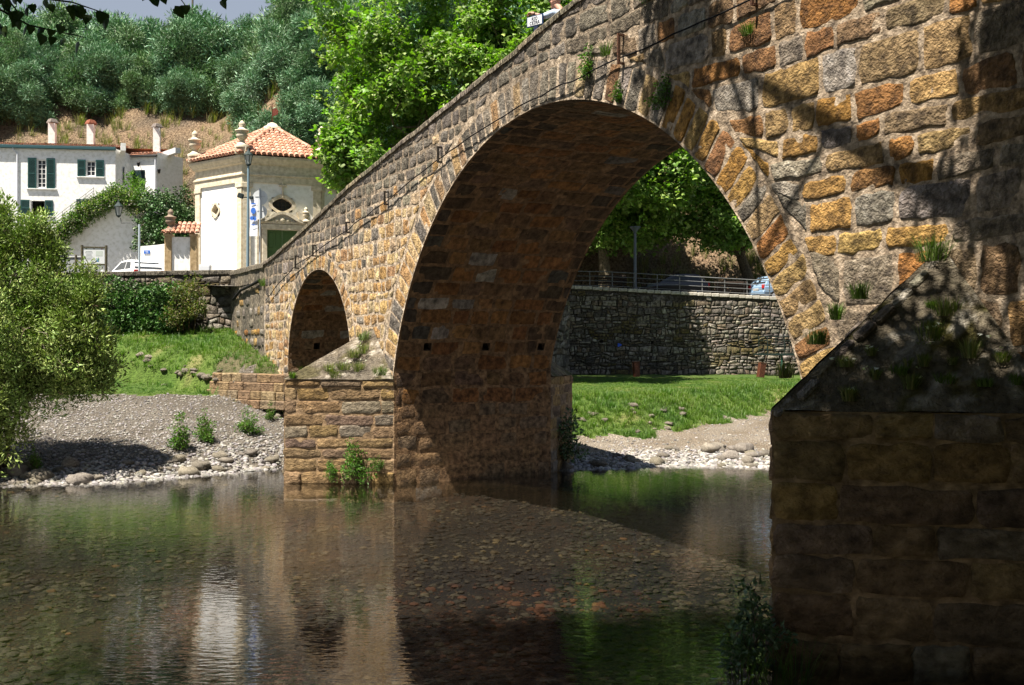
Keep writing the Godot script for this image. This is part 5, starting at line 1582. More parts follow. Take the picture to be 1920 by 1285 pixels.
	for q in 4: door.box(Vector3(0.95, 7.32, -1.73) + bd * Vector3(-0.3 + 0.2 * q, 0, 0.0), Vector3(0.08, 0.66, 0.014), Color(0.014, 0.032, 0.032), bd, 0.01)
	put("door", door, M.paint, h)
	var side := MB.new()
	side.box(Vector3(0.265, 7.42, -1.05), Vector3(0.015, 0.66, 0.17), Color(0.012, 0.03, 0.03), Basis(Vector3.UP, 0.2325))
	put("side_door", side, M.paint, h)
	house_lamp(h, Vector3(1.0, 8.42, -1.70))
	house_lamp(h, Vector3(2.22, 8.02, -1.60))
	# gutter, downpipe, roof
	var gut := MB.new()
	gut.box(Vector3(-7.0, top - 0.02, 0.10), Vector3(7.05, 0.10, 0.10), Color(0.035, 0.085, 0.095), Basis.IDENTITY, 0.03)
	gut.box(Vector3(1.28, top - 0.12, -1.58), Vector3(0.86, 0.06, 0.08), Color(0.05, 0.05, 0.05), bd, 0.02)
	put("gutter", gut, M.paint, h)
	var pipe := MB.new()
	pipe.tube([Vector3(-5.72, top - 0.1, 0.14), Vector3(-5.72, top - 0.2, 0.12), Vector3(-5.5, top - 0.42, 0.07), Vector3(-5.48, 0, 0.07)], [0.045, 0.045, 0.045, 0.045], 8, Color(0.62, 0.64, 0.68))
	put("downpipe", pipe, M.paint, h, true)
	var pipe2 := MB.new()
	pipe2.tube([Vector3(2.0, top - 0.2, -1.40), Vector3(2.0, 3.0, -1.40)], [0.04, 0.04], 8, Color(0.62, 0.64, 0.68))
	put("downpipe", pipe2, M.paint, h, true)
	var roof := holder("roof", h)
	var deck := MB.new()
	deck.quad(Vector3(-14.2, top + 0.06, 0.16), Vector3(-14.2, top + 0.75, -4.0), Vector3(0.1, top + 0.75, -4.0), Vector3(0.0, top + 0.06, 0.16), TERRA[2])
	deck.quad(Vector3(0.45, top - 0.05, -1.7), Vector3(0.45, top + 0.55, -4.6), Vector3(3.0, top + 0.55, -4.6), Vector3(2.1, top - 0.05, -1.3), TERRA[2])
	deck.quad(Vector3(-14.2, top + 0.75, -4.0), Vector3(-14.2, top + 0.2, -7.2), Vector3(2.2, top + 0.2, -7.2), Vector3(2.2, top + 0.75, -4.0), TERRA[2])
	put("roof_deck", deck, M.tile, roof)
	var tl := MB.new()
	tile_rows(tl, Vector3(-14.2, top + 0.09, 0.2), Vector3(0.0, top + 0.09, 0.2), Vector3(-14.2, top + 0.78, -4.0), Vector3(0.0, top + 0.78, -4.0), 0.23, 0.42)
	tile_rows(tl, Vector3(0.45, top - 0.02, -1.72), Vector3(2.1, top - 0.02, -1.30), Vector3(0.45, top + 0.58, -4.6), Vector3(2.1, top + 0.58, -4.6), 0.23, 0.42)
	var to := put("roof_tiles", tl, M.tile, roof)
	to.set_meta("kind", "stuff")
	var par := MB.new()
	par.box(Vector3(0.22, top + 0.12, -0.95), Vector3(0.14, 0.22, 1.0), WHITE, Basis(Vector3.UP, 0.2325))
	par.box(Vector3(2.72, top + 0.22, -2.3), Vector3(0.16, 0.16, 1.15), Color(0.62, 0.63, 0.64), Basis(Vector3.UP, 0.575 - PI))
	put("roof_parapet", par, M.plaster, h)
	for c in [[-4.3, -2.6, Color(0.24, 0.22, 0.21), "white chimney with a grey cap nearest the left edge"], [-2.05, -2.6, Color(0.30, 0.11, 0.07), "white chimney with a rust coloured cap"], [1.75, -3.2, Color(0.22, 0.20, 0.19), "white chimney with a grey cap near the roof's right end"]]:
		var ck := holder("chimney", h, Vector3(c[0], top, c[1]))
		ck.set_meta("label", c[3])
		var b := MB.new()
		b.box(Vector3(0, 0.95, 0), Vector3(0.20, 0.95, 0.20), Color(0.76, 0.73, 0.72))
		put("shaft", b, M.plaster, ck)
		var cp := MB.new()
		cp.lathe(Vector3(0, 1.9, 0), [[0.26, 0.0], [0.36, 0.02], [0.36, 0.07], [0.26, 0.24], [0.22, 0.28], [0.0, 0.30]], 4, c[2])
		put("cap", cp, M.tile, ck)
	# the outer stair's white garden wall
	var g0 := thing("garden_wall", "sloping white garden wall with a railing below the white house", "wall", Vector3(-22.0, 5.9, -56.0))
	var b := MB.new()
	b.prism(Vector3(0, 0, 0), Vector3.RIGHT, Vector3.UP, PackedVector2Array([Vector2(-3.4, -0.3), Vector2(-3.4, 2.6), Vector2(0.1, 5.25), Vector2(1.9, 5.1), Vector2(2.55, 4.6), Vector2(2.55, -0.3)]), Vector3(0, 0, -0.3), WHITE)
	put("wall_face", b, M.plaster, g0)
	var rail := MB.new()
	for q in 3: rail.tube([Vector3(-3.3, 2.95 + q * 0.16, -0.1), Vector3(0.0, 5.45 + q * 0.16, -0.1)], [0.014, 0.014], 5, Color(0.16, 0.17, 0.17))
	for q in 9: rail.tube([Vector3(-3.3 + q * 0.41, 2.6 + q * 0.31, -0.1), Vector3(-3.3 + q * 0.41, 3.28 + q * 0.31, -0.1)], [0.014, 0.014], 5, Color(0.16, 0.17, 0.17))
	put("railing", rail, M.iron, g0)
	var lw := thing("low_wall", "low white wall between the garden wall and the tiled gate", "wall", Vector3(-18.0, 5.9, -53.0))
	var lb := MB.new()
	lb.prism(Vector3(0, 0, 0), Vector3.RIGHT, Vector3.UP, PackedVector2Array([Vector2(-0.5, -0.3), Vector2(-0.5, 2.38), Vector2(0.3, 2.45), Vector2(1.1, 2.55), Vector2(1.1, -0.3)]), Vector3(0, 0, -0.25), WHITE)
	put("wall_face", lb, M.plaster, lw)
	var plate := thing("street_name_sign", "small blue street name plate on the low white wall", "sign", Vector3(-18.15, 8.0, -52.98))
	var pb := MB.new()
	pb.box(Vector3.ZERO, Vector3(0.15, 0.085, 0.012), Color(0.03, 0.12, 0.45), Basis.IDENTITY, 0.004)
	put("plate", pb, M.paint, plate)
	var pl := MB.new()
	for q in 3: pl.box(Vector3(-0.02 + 0.02 * q, 0.045 - q * 0.045, 0.0135), Vector3(0.09 - 0.02 * q, 0.008, 0.001), Color(0.7, 0.72, 0.75))
	put("lettering", pl, M.paint, plate)
	# gate
	var gate := thing("tiled_gate", "white walled gate with stone pillars, a tile coping and an urn beside the chapel", "gate", Vector3(-14.6, 5.8, -47.2), 0.1)
	for x in [-0.58, 0.52]:
		var p := MB.new()
		p.box(Vector3(x, 1.18, 0), Vector3(0.15, 1.25, 0.2), Color(0.42, 0.33, 0.21), Basis.IDENTITY, 0.015)
		p.box(Vector3(x, 2.42, 0), Vector3(0.19, 0.06, 0.24), Color(0.46, 0.38, 0.27), Basis.IDENTITY, 0.015)
		put("pillar", p, M.limestone, gate)
	var gp := MB.new()
	gp.box(Vector3(-0.03, 1.1, -0.02), Vector3(0.40, 1.24, 0.13), WHITE)
	put("panel", gp, M.plaster, gate)
	var gt := MB.new()
	tile_rows(gt, Vector3(-0.86, 2.50, 0.34), Vector3(0.80, 2.50, 0.34), Vector3(-0.2, 3.0, -0.2), Vector3(0.80, 3.02, -0.2), 0.2, 0.22)
	gt.quad(Vector3(-0.86, 2.49, 0.34), Vector3(-0.2, 2.99, -0.2), Vector3(0.80, 3.0, -0.2), Vector3(0.80, 2.49, 0.34), TERRA[1])
	put("tile_coping", gt, M.tile, gate)
	var gu := MB.new()
	gu.lathe(Vector3(-0.50, 2.58, 0.06), urn_profile(0.92), 14, Color(0.25, 0.20, 0.17))
	put("urn", gu, M.limestone, gate, true)
	var box_ := thing("meter_box", "pale grey utility cabinet against the chapel's foot", "cabinet", Vector3(-13.35, 5.7, -46.4))
	var mb := MB.new()
	mb.box(Vector3(0, 0.55, 0), Vector3(0.24, 0.60, 0.14), Color(0.55, 0.57, 0.60), Basis.IDENTITY, 0.012)
	put("body", mb, M.paint, box_)
	var md := MB.new()
	md.box(Vector3(0, 0.6, 0.145), Vector3(0.21, 0.5, 0.008), Color(0.58, 0.60, 0.63), Basis.IDENTITY, 0.004)
	put("door", md, M.paint, box_)

# rubble of flat stones on a plane: o, along, height; biggest go singly, the rest as one facing
func rubble_wall(t: Node, o: Vector3, ex: Vector3, out: Vector3, l: float, lo: Callable, hi: Callable, row: float, tones: Array, singles: int, moss: float) -> void:
	var lay := func(p: Vector2, h: float) -> Vector3: return o + ex * p.x + Vector3.UP * p.y + out * h
	var bed := MB.new()
	bed.sheet(int(l * 3), 20, func(u, v):
		var p := Vector2(u * l, 0)
		p.y = lerpf(lo.call(p.x), hi.call(p.x), v)
		var n := noise.get_noise_2d(p.x * 16, p.y * 16)
		return [lay.call(p, n * 0.02), Color(0.13, 0.12, 0.105) * (1.0 + n * 0.4)])
	put("mortar_bed", bed, M.rubble, t, true)
	var list := []
	var y: float = -0.5
	while y < 7.0:
		var h := row * (rng.randf_range(0.45, 1.15) if rng.randf() < 0.7 else rng.randf_range(1.2, 1.9))
		var x := -rng.randf() * 0.3
		while x < l:
			var w := row * (rng.randf_range(0.6, 2.0) if rng.randf() < 0.75 else rng.randf_range(2.0, 4.0))
			var xa := maxf(0.0, x); var xb := minf(l, x + w)
			x += w
			if xb - xa < 0.06: continue
			var cor := []
			for c in [Vector2(xa, y), Vector2(xb, y), Vector2(xb, y + h), Vector2(xa, y + h)]:
				cor.append(c + Vector2(noise.get_noise_2d(c.x * 30, c.y * 9), noise.get_noise_2d(c.x * 11, c.y * 30)) * row * 1.1)
			var mid: Vector2 = (cor[0] + cor[2]) / 2
			if cor[0].y < lo.call(mid.x) - 0.3 or cor[2].y > hi.call(mid.x) - 0.02: continue
			list.append([-area4(cor), cor, mid])
		y += h
	list.sort_custom(func(a, b): return a[0] < b[0])
	var rest := MB.new()
	for k in list.size():
		var b := MB.new() if k < singles else rest
		var col := pick(tones)
		var n := noise.get_noise_2d(list[k][2].x * 4.0 + 20, list[k][2].y * 5.0)
		if n > 0.42 - moss: col = col.lerp(Color(0.15, 0.125, 0.03), 0.7)
		block(b, lay, list[k][1], 3, 0.045, 0.035, col, 0.02)
		if k < singles: put("stone", b, M.sandstone, t, true)
	if rest.v.size() > 0:
		var r := put("stone_facing", rest, M.sandstone, t, true)
		r.set_meta("kind", "stuff")

func build_walls() -> void:
	var slate := [Color(0.24, 0.235, 0.22), Color(0.30, 0.28, 0.25), Color(0.17, 0.165, 0.155), Color(0.36, 0.335, 0.29), Color(0.26, 0.22, 0.17), Color(0.44, 0.43, 0.40)]
	var w := thing("retaining_wall", "tall rubble retaining wall below the promenade, seen through the main arch", "wall", Vector3(1.6, 0, -54.75))
	rubble_wall(w, Vector3.ZERO, Vector3.RIGHT, Vector3.BACK, 19.0, func(x): return 1.2, func(x): return plateau_y(1.6 + x, 54.8) + 0.05, 0.17, slate, 290, 0.12)
	var x := 0.0
	while x < 19.0:
		var l := rng.randf_range(0.32, 0.55)
		var b := MB.new()
		var g0 := rng.randf_range(0.40, 0.55)
		b.box(Vector3(x + l / 2, plateau_y(1.6 + x, 54.8) + 0.14, -0.16), Vector3(l / 2 - 0.01, 0.085, 0.24), Color(g0, g0, g0 * 0.97), Basis.IDENTITY, 0.02)
		put("coping_stone", b, M.limestone, w)
		x += l
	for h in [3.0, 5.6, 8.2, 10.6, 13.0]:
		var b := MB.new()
		b.box(Vector3(h, 3.55 + 0.05 * sin(h), 0.062), Vector3(0.07, 0.07, 0.012), Color(0.012, 0.011, 0.01))  # near-black plate stands in for the shade inside a drain hole
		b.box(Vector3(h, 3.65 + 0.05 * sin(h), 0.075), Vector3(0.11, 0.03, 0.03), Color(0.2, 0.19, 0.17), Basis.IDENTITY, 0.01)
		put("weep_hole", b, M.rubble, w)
	var gf := MB.new()   # the small blue mark painted on the wall
	gf.prism(Vector3(3.9, 3.38, 0.085), Vector3.RIGHT, Vector3.UP, ellipse(0, 0, 0.11, 0.09, 9, 3, 0.3), Vector3(0, 0, 0.006), Color(0.05, 0.12, 0.6))
	put("paint_mark", gf, M.paint, w)
	# the return of that wall behind the bridge
	var w2 := thing("return_wall", "short rubble wall between the bridge's far end and the promenade wall", "wall", Vector3(-4.4, 0, -37.6))
	var e2 := Vector3(5.4, 0, -12.4)
	rubble_wall(w2, Vector3.ZERO, e2.normalized(), Vector3(12.4, 0, 5.4).normalized(), e2.length() + 4.8, func(_x): return 1.0, func(_x): return 5.7, 0.3, slate, 0, 0.0)
	# the roadside wall left of the bridge, under ivy
	var w3 := thing("roadside_wall", "low stone wall along the street, half hidden by ivy", "wall", Vector3(-30.0, 0, -44.6))
	var e3 := Vector3(19.35, 0, 4.05)
	rubble_wall(w3, Vector3.ZERO, e3.normalized(), Vector3(-4.05, 0, 19.35).normalized(), e3.length(), func(_x): return 3.4, func(_x): return 6.05, 0.2, slate, 120, 0.0)
	var cap := MB.new()
	var ox := e3.normalized()
	var oo := Vector3(-4.05, 0, 19.35).normalized()
	for q in 22:
		var m := ox * (q + 0.5) * e3.length() / 22.0 + Vector3(0, 6.13, 0) - oo * 0.15
		var c := MB.new()
		c.box(m, Vector3(e3.length() / 44.0 - 0.008, 0.09, 0.22), Color(0.30, 0.29, 0.27) * rng.randf_range(0.8, 1.15), Basis(ox, Vector3.UP, oo), 0.02)
		put("coping_stone", c, M.weathered, w3)
	# ivy over it
	var ivy := thing("ivy_hedge", "thick dark green ivy hanging over the roadside wall left of the bridge", "ivy", Vector3(-14.2, 4.2, -40.9))
	var iv := [leaf_spray(60, 0.3, 0.13, 0.10, [Color(0.05, 0.12, 0.025), Color(0.075, 0.16, 0.035), Color(0.035, 0.085, 0.02)], -0.1), leaf_spray(60, 0.3, 0.13, 0.10, [Color(0.06, 0.14, 0.03), Color(0.09, 0.18, 0.04), Color(0.04, 0.09, 0.02)], -0.1)]
	var il := []
	for k in 9:
		var t := k / 8.0
		il.append([Vector3(lerpf(-3.0, 1.5, t), 0.42 + 0.22 * sin(t * 2.6), lerpf(-0.55, 0.45, t) + 0.15), Vector3(0.7, 0.95, 0.45)])
		il.append([Vector3(lerpf(-3.0, 1.1, t), -0.05, lerpf(-0.55, 0.45, t) + 0.2), Vector3(0.6, 0.5, 0.4)])
	var ib := MB.new()
	for k in 5: ib.tube([Vector3(-2.6 + k, -0.4, -0.4 + k * 0.2), Vector3(-2.4 + k, 1.0, -0.45 + k * 0.2), Vector3(-2.7 + k, 1.7, -0.5 + k * 0.2)], [0.04, 0.03, 0.02], 5, Color(0.12, 0.09, 0.06))
	put("stem", ib, M.bark, ivy, true)
	crown(ivy, il, iv, 560, M.leaf_dark, Vector2(0.7, 1.15), 0.3, "foliage", 0.7, 1.35)
	var brm := thing("bramble", "sparse yellowish bramble at the wing wall's left end", "bush", Vector3(-12.2, 4.2, -40.0))
	var bs := MB.new()
	for k in 4: bs.tube([Vector3(k * 0.2 - 0.3, -0.3, 0.1), Vector3(k * 0.3 - 0.4, 1.4, 0.2)], [0.025, 0.01], 5, Color(0.16, 0.12, 0.07))
	put("stem", bs, M.bark, brm, true)
	crown(brm, [[Vector3(0, 1.2, 0.2), Vector3(0.7, 0.6, 0.3)], [Vector3(0.4, 0.6, 0.3), Vector3(0.5, 0.5, 0.3)], [Vector3(-0.3, 0.3, 0.3), Vector3(0.5, 0.4, 0.3)]], [leaf_spray(40, 0.3, 0.09, 0.06, [Color(0.16, 0.18, 0.04), Color(0.12, 0.15, 0.035), Color(0.2, 0.16, 0.06)], 0.0)], 70, M.leaf, Vector2(0.7, 1.1), 0.2, "foliage")
	# old cut stones that step out of the lawn at the abutment's foot
	var st := thing("stone_footing", "low stepped stone footing in the grass at the small arch's left foot", "footing", Vector3(-8.3, 0, -33.6))
	var fa := Vector2(-9.9, 34.75); var fe := Vector2(-6.7, 32.35)
	for r in 4:
		var t := 0.02 * r
		while t < 1.0:
			var l := rng.randf_range(0.42, 0.85)
			var c := fa.lerp(fe, t) + Vector2(0.58, 0.8) * r * 0.05
			var dirv := (fe - fa).normalized()
			var b := MB.new()
			var m := Vector3(c.x + dirv.x * l / 2, 1.5 + r * 0.27, -(c.y + dirv.y * l / 2))
			b.box(m - Vector3(-8.3, 0, -33.6), Vector3(l / 2 - 0.012, 0.14, 0.2), pick(OCHRES).lerp(Color(0.26, 0.24, 0.20), 0.55), Basis(Vector3(dirv.x, 0, -dirv.y), rng.randf_range(-0.05, 0.05)) * Basis(Vector3.UP, atan2(dirv.y, dirv.x) + rng.randf_range(-0.06, 0.06)), 0.03)
			put("step_stone", b, M.sandstone, st)
			t += l / fa.distance_to(fe)

# ---------- things on the street, the promenade, the bridge ----------
func on_bridge(p: Vector3) -> Vector3: return BRIDGE_AT + Basis(Vector3.UP, BRIDGE_TURN) * p

func loft(b: MB, st: Array, col: Color) -> void:
	# st: closed rings of equal length, joined one to the next, ends capped
	var n: int = st[0].size()
	for i in st.size() - 1:
		for k in n:
			var j := (k + 1) % n
			b.quad(st[i][k], st[i + 1][k], st[i + 1][j], st[i][j], col)
	for e in [0, st.size() - 1]:
		for k in range(1, n - 1): b.tri(st[e][0], st[e][k], st[e][k + 1], col)

func build_car(label: String, at: Vector3, turn: float, paint: Color, glass := Color.WHITE) -> void:
	# local x runs from the tail (0) to the nose (3.8)
	var c := thing("parked_car", label, "car", at, turn, "parked cars")
	var body := MB.new()
	var rings := []
	for s in [[0.0, 0.42, 0.78, 0.70], [0.05, 0.30, 0.90, 0.78], [0.35, 0.24, 0.95, 0.81], [1.2, 0.22, 0.95, 0.82], [2.5, 0.22, 0.94, 0.82], [2.9, 0.23, 0.90, 0.81], [3.35, 0.25, 0.82, 0.78], [3.7, 0.30, 0.70, 0.70], [3.8, 0.40, 0.58, 0.60]]:
		var r := []
		for p in [Vector2(-0.92, 0), Vector2(-1.0, 0.35), Vector2(-1.0, 0.75), Vector2(-0.93, 1.0), Vector2(0.93, 1.0), Vector2(1.0, 0.75), Vector2(1.0, 0.35), Vector2(0.92, 0)]:
			r.append(Vector3(s[0], lerpf(s[1], s[2], p.y), p.x * s[3]))
		rings.append(r)
	loft(body, rings, paint)
	put("body", body, M.car_paint, c)
	var cab := MB.new()
	var low := [Vector2(0.10, 0.92), Vector2(2.78, 0.92)]
	var cr := []
	for s in [[0.10, 0.92, 0.77], [0.26, 1.16, 0.71], [0.52, 1.36, 0.63], [0.75, 1.415, 0.60], [1.3, 1.43, 0.60], [1.85, 1.40, 0.60], [2.1, 1.30, 0.63], [2.45, 1.10, 0.70], [2.78, 0.90, 0.77]]:
		cr.append([Vector3(s[0], 0.88, -0.775), Vector3(s[0], s[1] - 0.03, -s[2]), Vector3(s[0], s[1], -s[2] + 0.06), Vector3(s[0], s[1], s[2] - 0.06), Vector3(s[0], s[1] - 0.03, s[2]), Vector3(s[0], 0.88, 0.775)])
	loft(cab, cr, paint)
	put("roof", cab, M.car_paint, c)
	for side in [-1, 1]:
		for w in [[[0.42, 0.98], [0.62, 1.29], [1.06, 1.33], [1.06, 0.98]], [[1.14, 0.98], [1.14, 1.33], [1.78, 1.31], [2.40, 0.98]]]:
			var b := MB.new()
			var q := []
			for p in w:
				var t: float = (p[1] - 0.88) / 0.5
				q.append(Vector3(p[0], p[1], side * (lerpf(0.775, 0.615, t) + 0.006)))
			b.quad(q[0], q[1], q[2], q[3])
			put("side_window", b, M.glass, c)
	for e in [[[0.13, 0.965], [0.40, 1.275], -0.012], [[2.70, 0.965], [2.15, 1.29], 0.012]]:
		var b := MB.new()
		var x0: float = e[0][0]; var y0: float = e[0][1]; var x1: float = e[1][0]; var y1: float = e[1][1]
		b.quad(Vector3(x0 + e[2], y0 + 0.01, -0.66), Vector3(x1 + e[2], y1 + 0.01, -0.58), Vector3(x1 + e[2], y1 + 0.01, 0.58), Vector3(x0 + e[2], y0 + 0.01, 0.66))
		put("rear_window" if e[2] < 0 else "windscreen", b, M.glass, c)
	for side in [-1, 1]:
		var tl := MB.new()
		tl.box(Vector3(0.02, 0.80, side * 0.64), Vector3(0.05, 0.11, 0.10), Color(0.45, 0.02, 0.02), Basis.IDENTITY, 0.02)
		put("tail_lamp", tl, M.paint, c)
		var hl := MB.new()
		hl.box(Vector3(3.70, 0.60, side * 0.52), Vector3(0.06, 0.08, 0.12), Color(0.6, 0.62, 0.65), Basis.IDENTITY, 0.02)
		put("headlight", hl, M.glass if false else M.paint, c)
		for x in [0.62, 3.05]:
			var wh := holder("wheel", c, Vector3(x, 0.28, side * 0.74))
			var t := MB.new()
			t.tube([Vector3(0, 0, -0.09), Vector3(0, 0, 0.09)], [0.28, 0.28], 18)
			put("tyre", t, M.rubber, wh, false)
			var r := MB.new()
			r.tube([Vector3(0, 0, 0.0), Vector3(0, 0, side * 0.098)], [0.18, 0.17], 14, Color(0.4, 0.4, 0.42))
			put("rim", r, M.paint, wh)
	var bp := MB.new()
	bp.box(Vector3(0.0, 0.46, 0), Vector3(0.07, 0.10, 0.78), paint * 0.9, Basis.IDENTITY, 0.03)
	bp.box(Vector3(3.78, 0.40, 0), Vector3(0.07, 0.10, 0.72), paint * 0.9, Basis.IDENTITY, 0.03)
	put("bumper", bp, M.car_paint, c)
	var pl := MB.new()
	pl.box(Vector3(-0.03, 0.66, 0), Vector3(0.012, 0.055, 0.25), Color(0.6, 0.6, 0.58))
	put("number_plate", pl, M.paint, c)

func lantern(parent: Node, p: Vector3, s: float) -> void:
	var iron := Color(0.035, 0.06, 0.065)
	var l := holder("lantern", parent, p)
	var gl := MB.new()
	gl.lathe(Vector3.ZERO, [[0.10 * s, 0.0], [0.19 * s, 0.42 * s]], 6, Color(0.5, 0.52, 0.5))
	put("glass", gl, M.paint, l)
	var b := MB.new()
	for k in 6:
		var t := TAU * k / 6
		b.tube([Vector3(cos(t) * 0.105 * s, 0, sin(t) * 0.105 * s), Vector3(cos(t) * 0.197 * s, 0.42 * s, sin(t) * 0.197 * s)], [0.014, 0.014], 4, iron)
	b.lathe(Vector3(0, -0.1 * s, 0), [[0.03 * s, 0.0], [0.12 * s, 0.08 * s], [0.12 * s, 0.11 * s]], 8, iron)
	b.lathe(Vector3(0, 0.42 * s, 0), [[0.23 * s, 0.0], [0.22 * s, 0.04 * s], [0.10 * s, 0.18 * s], [0.06 * s, 0.24 * s], [0.03 * s, 0.34 * s], [0.0, 0.36 * s]], 8, iron)
	put("frame", b, M.iron, l)

func build_street() -> void:
	build_car("white hatchback parked on the street beside the notice board", Vector3(-16.75, 5.93, -49.3), 2.30, Color(0.72, 0.73, 0.74))
	build_car("dark red-black car parked behind the promenade railing", Vector3(10.7, 5.85, -58.6), PI, Color(0.022, 0.016, 0.018))
	build_car("light blue car at the promenade's right end beside the plane trunk", Vector3(13.2, 5.72, -57.6), 0.35, Color(0.22, 0.33, 0.46))
	# street lamp before the chapel
	var steel := Color(0.16, 0.23, 0.27)
	var sl := thing("street_lamp", "tall blue grey street lamp with a lantern in front of the chapel corner", "street lamp", Vector3(-10.66, 5.6, -43.0))
	var p := MB.new()
	p.tube([Vector3(0, -0.3, 0), Vector3(0, 1.2, 0), Vector3(0.02, 4.98, 0)], [0.07, 0.06, 0.045], 10, steel)
	put("post", p, M.paint, sl, true)
	lantern(sl, Vector3(0.02, 5.05, 0), 0.85)
	var fl := MB.new()
	fl.bar(Vector3(0.02, 3.72, 0), Vector3(-0.2, 3.72, 0.02), 0.04, 0.04, Color(0.03, 0.05, 0.055))
	fl.box(Vector3(-0.28, 3.78, 0.04), Vector3(0.11, 0.10, 0.09), Color(0.03, 0.05, 0.055), Basis(Vector3.BACK, -0.35), 0.02)
	fl.box(Vector3(0.16, 3.70, 0.03), Vector3(0.07, 0.06, 0.07), Color(0.03, 0.05, 0.055), Basis.IDENTITY, 0.015)
	put("floodlight", fl, M.iron, sl)
	var bn := thing("banner", "white banner with blue marks hung on the street lamp", "banner", Vector3(-10.42, 7.75, -42.98))
	var bb := MB.new()
	bb.sheet(4, 8, func(u, v): return [Vector3(lerpf(-0.16, 0.16, u), lerpf(1.5, 0.0, v), sin(v * 7.0) * 0.02 + u * 0.03), Color(0.66, 0.68, 0.72)])
	put("cloth", bb, M.cloth, bn, true)
	var bm := MB.new()
	for q in [[0.0, 1.02, 0.10, 0.13], [-0.05, 0.72, 0.09, 0.08], [0.06, 0.70, 0.06, 0.09], [0.0, 1.3, 0.11, 0.03], [0.0, 0.45, 0.10, 0.02]]: bm.prism(Vector3(0, 0, 0.055), Vector3.RIGHT, Vector3.UP, ellipse(q[0], q[1], q[2], q[3], 12), Vector3(0, 0, 0.004), Color(0.05, 0.16, 0.55))
	put("print", bm, M.cloth, bn)
	# road signs seen from behind
	var rs := thing("road_signs", "post with two round road signs seen from behind, right of the lamp", "road sign", Vector3(-10.29, 5.6, -43.5))
	var rp := MB.new()
	rp.tube([Vector3(0, -0.3, 0), Vector3(0, 4.15, 0)], [0.03, 0.03], 8, Color(0.36, 0.40, 0.44))
	put("post", rp, M.paint, rs, true)
	for d in [[3.78, 0.31, 0.0], [3.20, 0.28, 0.0]]:
		var s := MB.new()
		s.tube([Vector3(d[2], d[0], -0.05), Vector3(d[2], d[0], -0.036)], [d[1], d[1]], 28, Color(0.58, 0.60, 0.61))
		s.bar(Vector3(d[2] - 0.2, d[0] + 0.05, -0.03), Vector3(d[2] + 0.2, d[0] + 0.05, -0.03), 0.012, 0.025, Color(0.45, 0.47, 0.48))
		put("disc", s, M.paint, rs)
	var l2 := thing("street_lamp", "thin pole with a lantern on a side arm before the white garden wall", "street lamp", Vector3(-15.7, 5.3, -44.9))
	var lp := MB.new()
	lp.tube([Vector3(0, -0.3, 0), Vector3(0, 3.15, 0)], [0.05, 0.045], 8, Color(0.36, 0.42, 0.46))
	lp.tube([Vector3(0, 3.0, 0), Vector3(-0.35, 3.22, 0), Vector3(-0.75, 3.20, 0), Vector3(-0.80, 3.42, 0)], [0.018, 0.018, 0.018, 0.018], 6, Color(0.08, 0.09, 0.09))
	put("post", lp, M.paint, l2, true)
	lantern(l2, Vector3(-0.88, 3.52, 0), 0.85)
	# notice board
	var nb := thing("notice_board", "wooden framed notice board with a printed panel above the ivy", "notice board", Vector3(-16.7, 4.4, -42.6), 0.15)
	var wood := Color(0.13, 0.125, 0.085)
	for x in [-0.46, 0.46]:
		var b := MB.new()
		b.tube([Vector3(x, -0.4, 0), Vector3(x, 2.95, 0)], [0.05, 0.05], 8, wood)
		put("post", b, M.wood, nb, true)
	var fr := MB.new()
	for y in [2.18, 2.86]: fr.bar(Vector3(-0.44, y, 0), Vector3(0.44, y, 0), 0.06, 0.06, wood)
	put("frame", fr, M.wood, nb)
	var pn := MB.new()
	pn.box(Vector3(0, 2.52, 0), Vector3(0.40, 0.31, 0.015), Color(0.66, 0.68, 0.68))
	put("panel", pn, M.paint, nb)
	var pr := MB.new()
	for k in 7: pr.box(Vector3(-0.2, 2.70 - k * 0.055, 0.017), Vector3(0.12 + 0.03 * sin(k * 2.0), 0.010, 0.001), Color(0.35, 0.37, 0.38))
	pr.box(Vector3(0.14, 2.36, 0.017), Vector3(0.05, 0.07, 0.001), Color(0.08, 0.22, 0.5))
	pr.box(Vector3(0.2, 2.62, 0.017), Vector3(0.13, 0.10, 0.001), Color(0.50, 0.55, 0.50))
	for q in [[-0.3, 0.05, 0.25], [0.0, 0.08, 0.08], [0.3, 0.4, 0.08]]: pr.box(Vector3(q[0], 2.80, 0.017), Vector3(0.03, 0.015, 0.001), Color(q[1], q[2] * 0.6, 0.1))
	put("print", pr, M.paint, nb)
	var sp := thing("wooden_post", "single short dark wooden post left of the notice board", "post", Vector3(-17.55, 4.3, -42.9))
	var spb := MB.new()
	spb.tube([Vector3(0, -0.4, 0), Vector3(0, 2.65, 0), Vector3(0, 2.7, 0)], [0.05, 0.05, 0.03], 8, wood)
	put("shaft", spb, M.wood, sp, true)
	var gb := thing("grey_container", "grey metal container behind the notice board at the willow's edge", "container", Vector3(-18.9, 5.9, -46.2))
	var gg := MB.new()
	gg.box(Vector3(0, 0.6, 0), Vector3(0.75, 0.6, 0.45), Color(0.30, 0.31, 0.31), Basis.IDENTITY, 0.04)
	put("body", gg, M.paint, gb)
	var gl := MB.new()
	gl.box(Vector3(0, 1.24, 0), Vector3(0.78, 0.04, 0.48), Color(0.24, 0.25, 0.25), Basis.IDENTITY, 0.02)
	put("lid", gl, M.paint, gb)
	var up := thing("utility_pole", "thin utility pole on the hill crest against the sky", "pole", Vector3(-31.2, hill_y(-31.2, 104) - 0.5, -104))
	var ub := MB.new()
	ub.tube([Vector3.ZERO, Vector3(0, 12.5, 0)], [0.14, 0.09], 8, Color(0.2, 0.19, 0.18))
	put("shaft", ub, M.wood, up, true)
	var ua := MB.new()
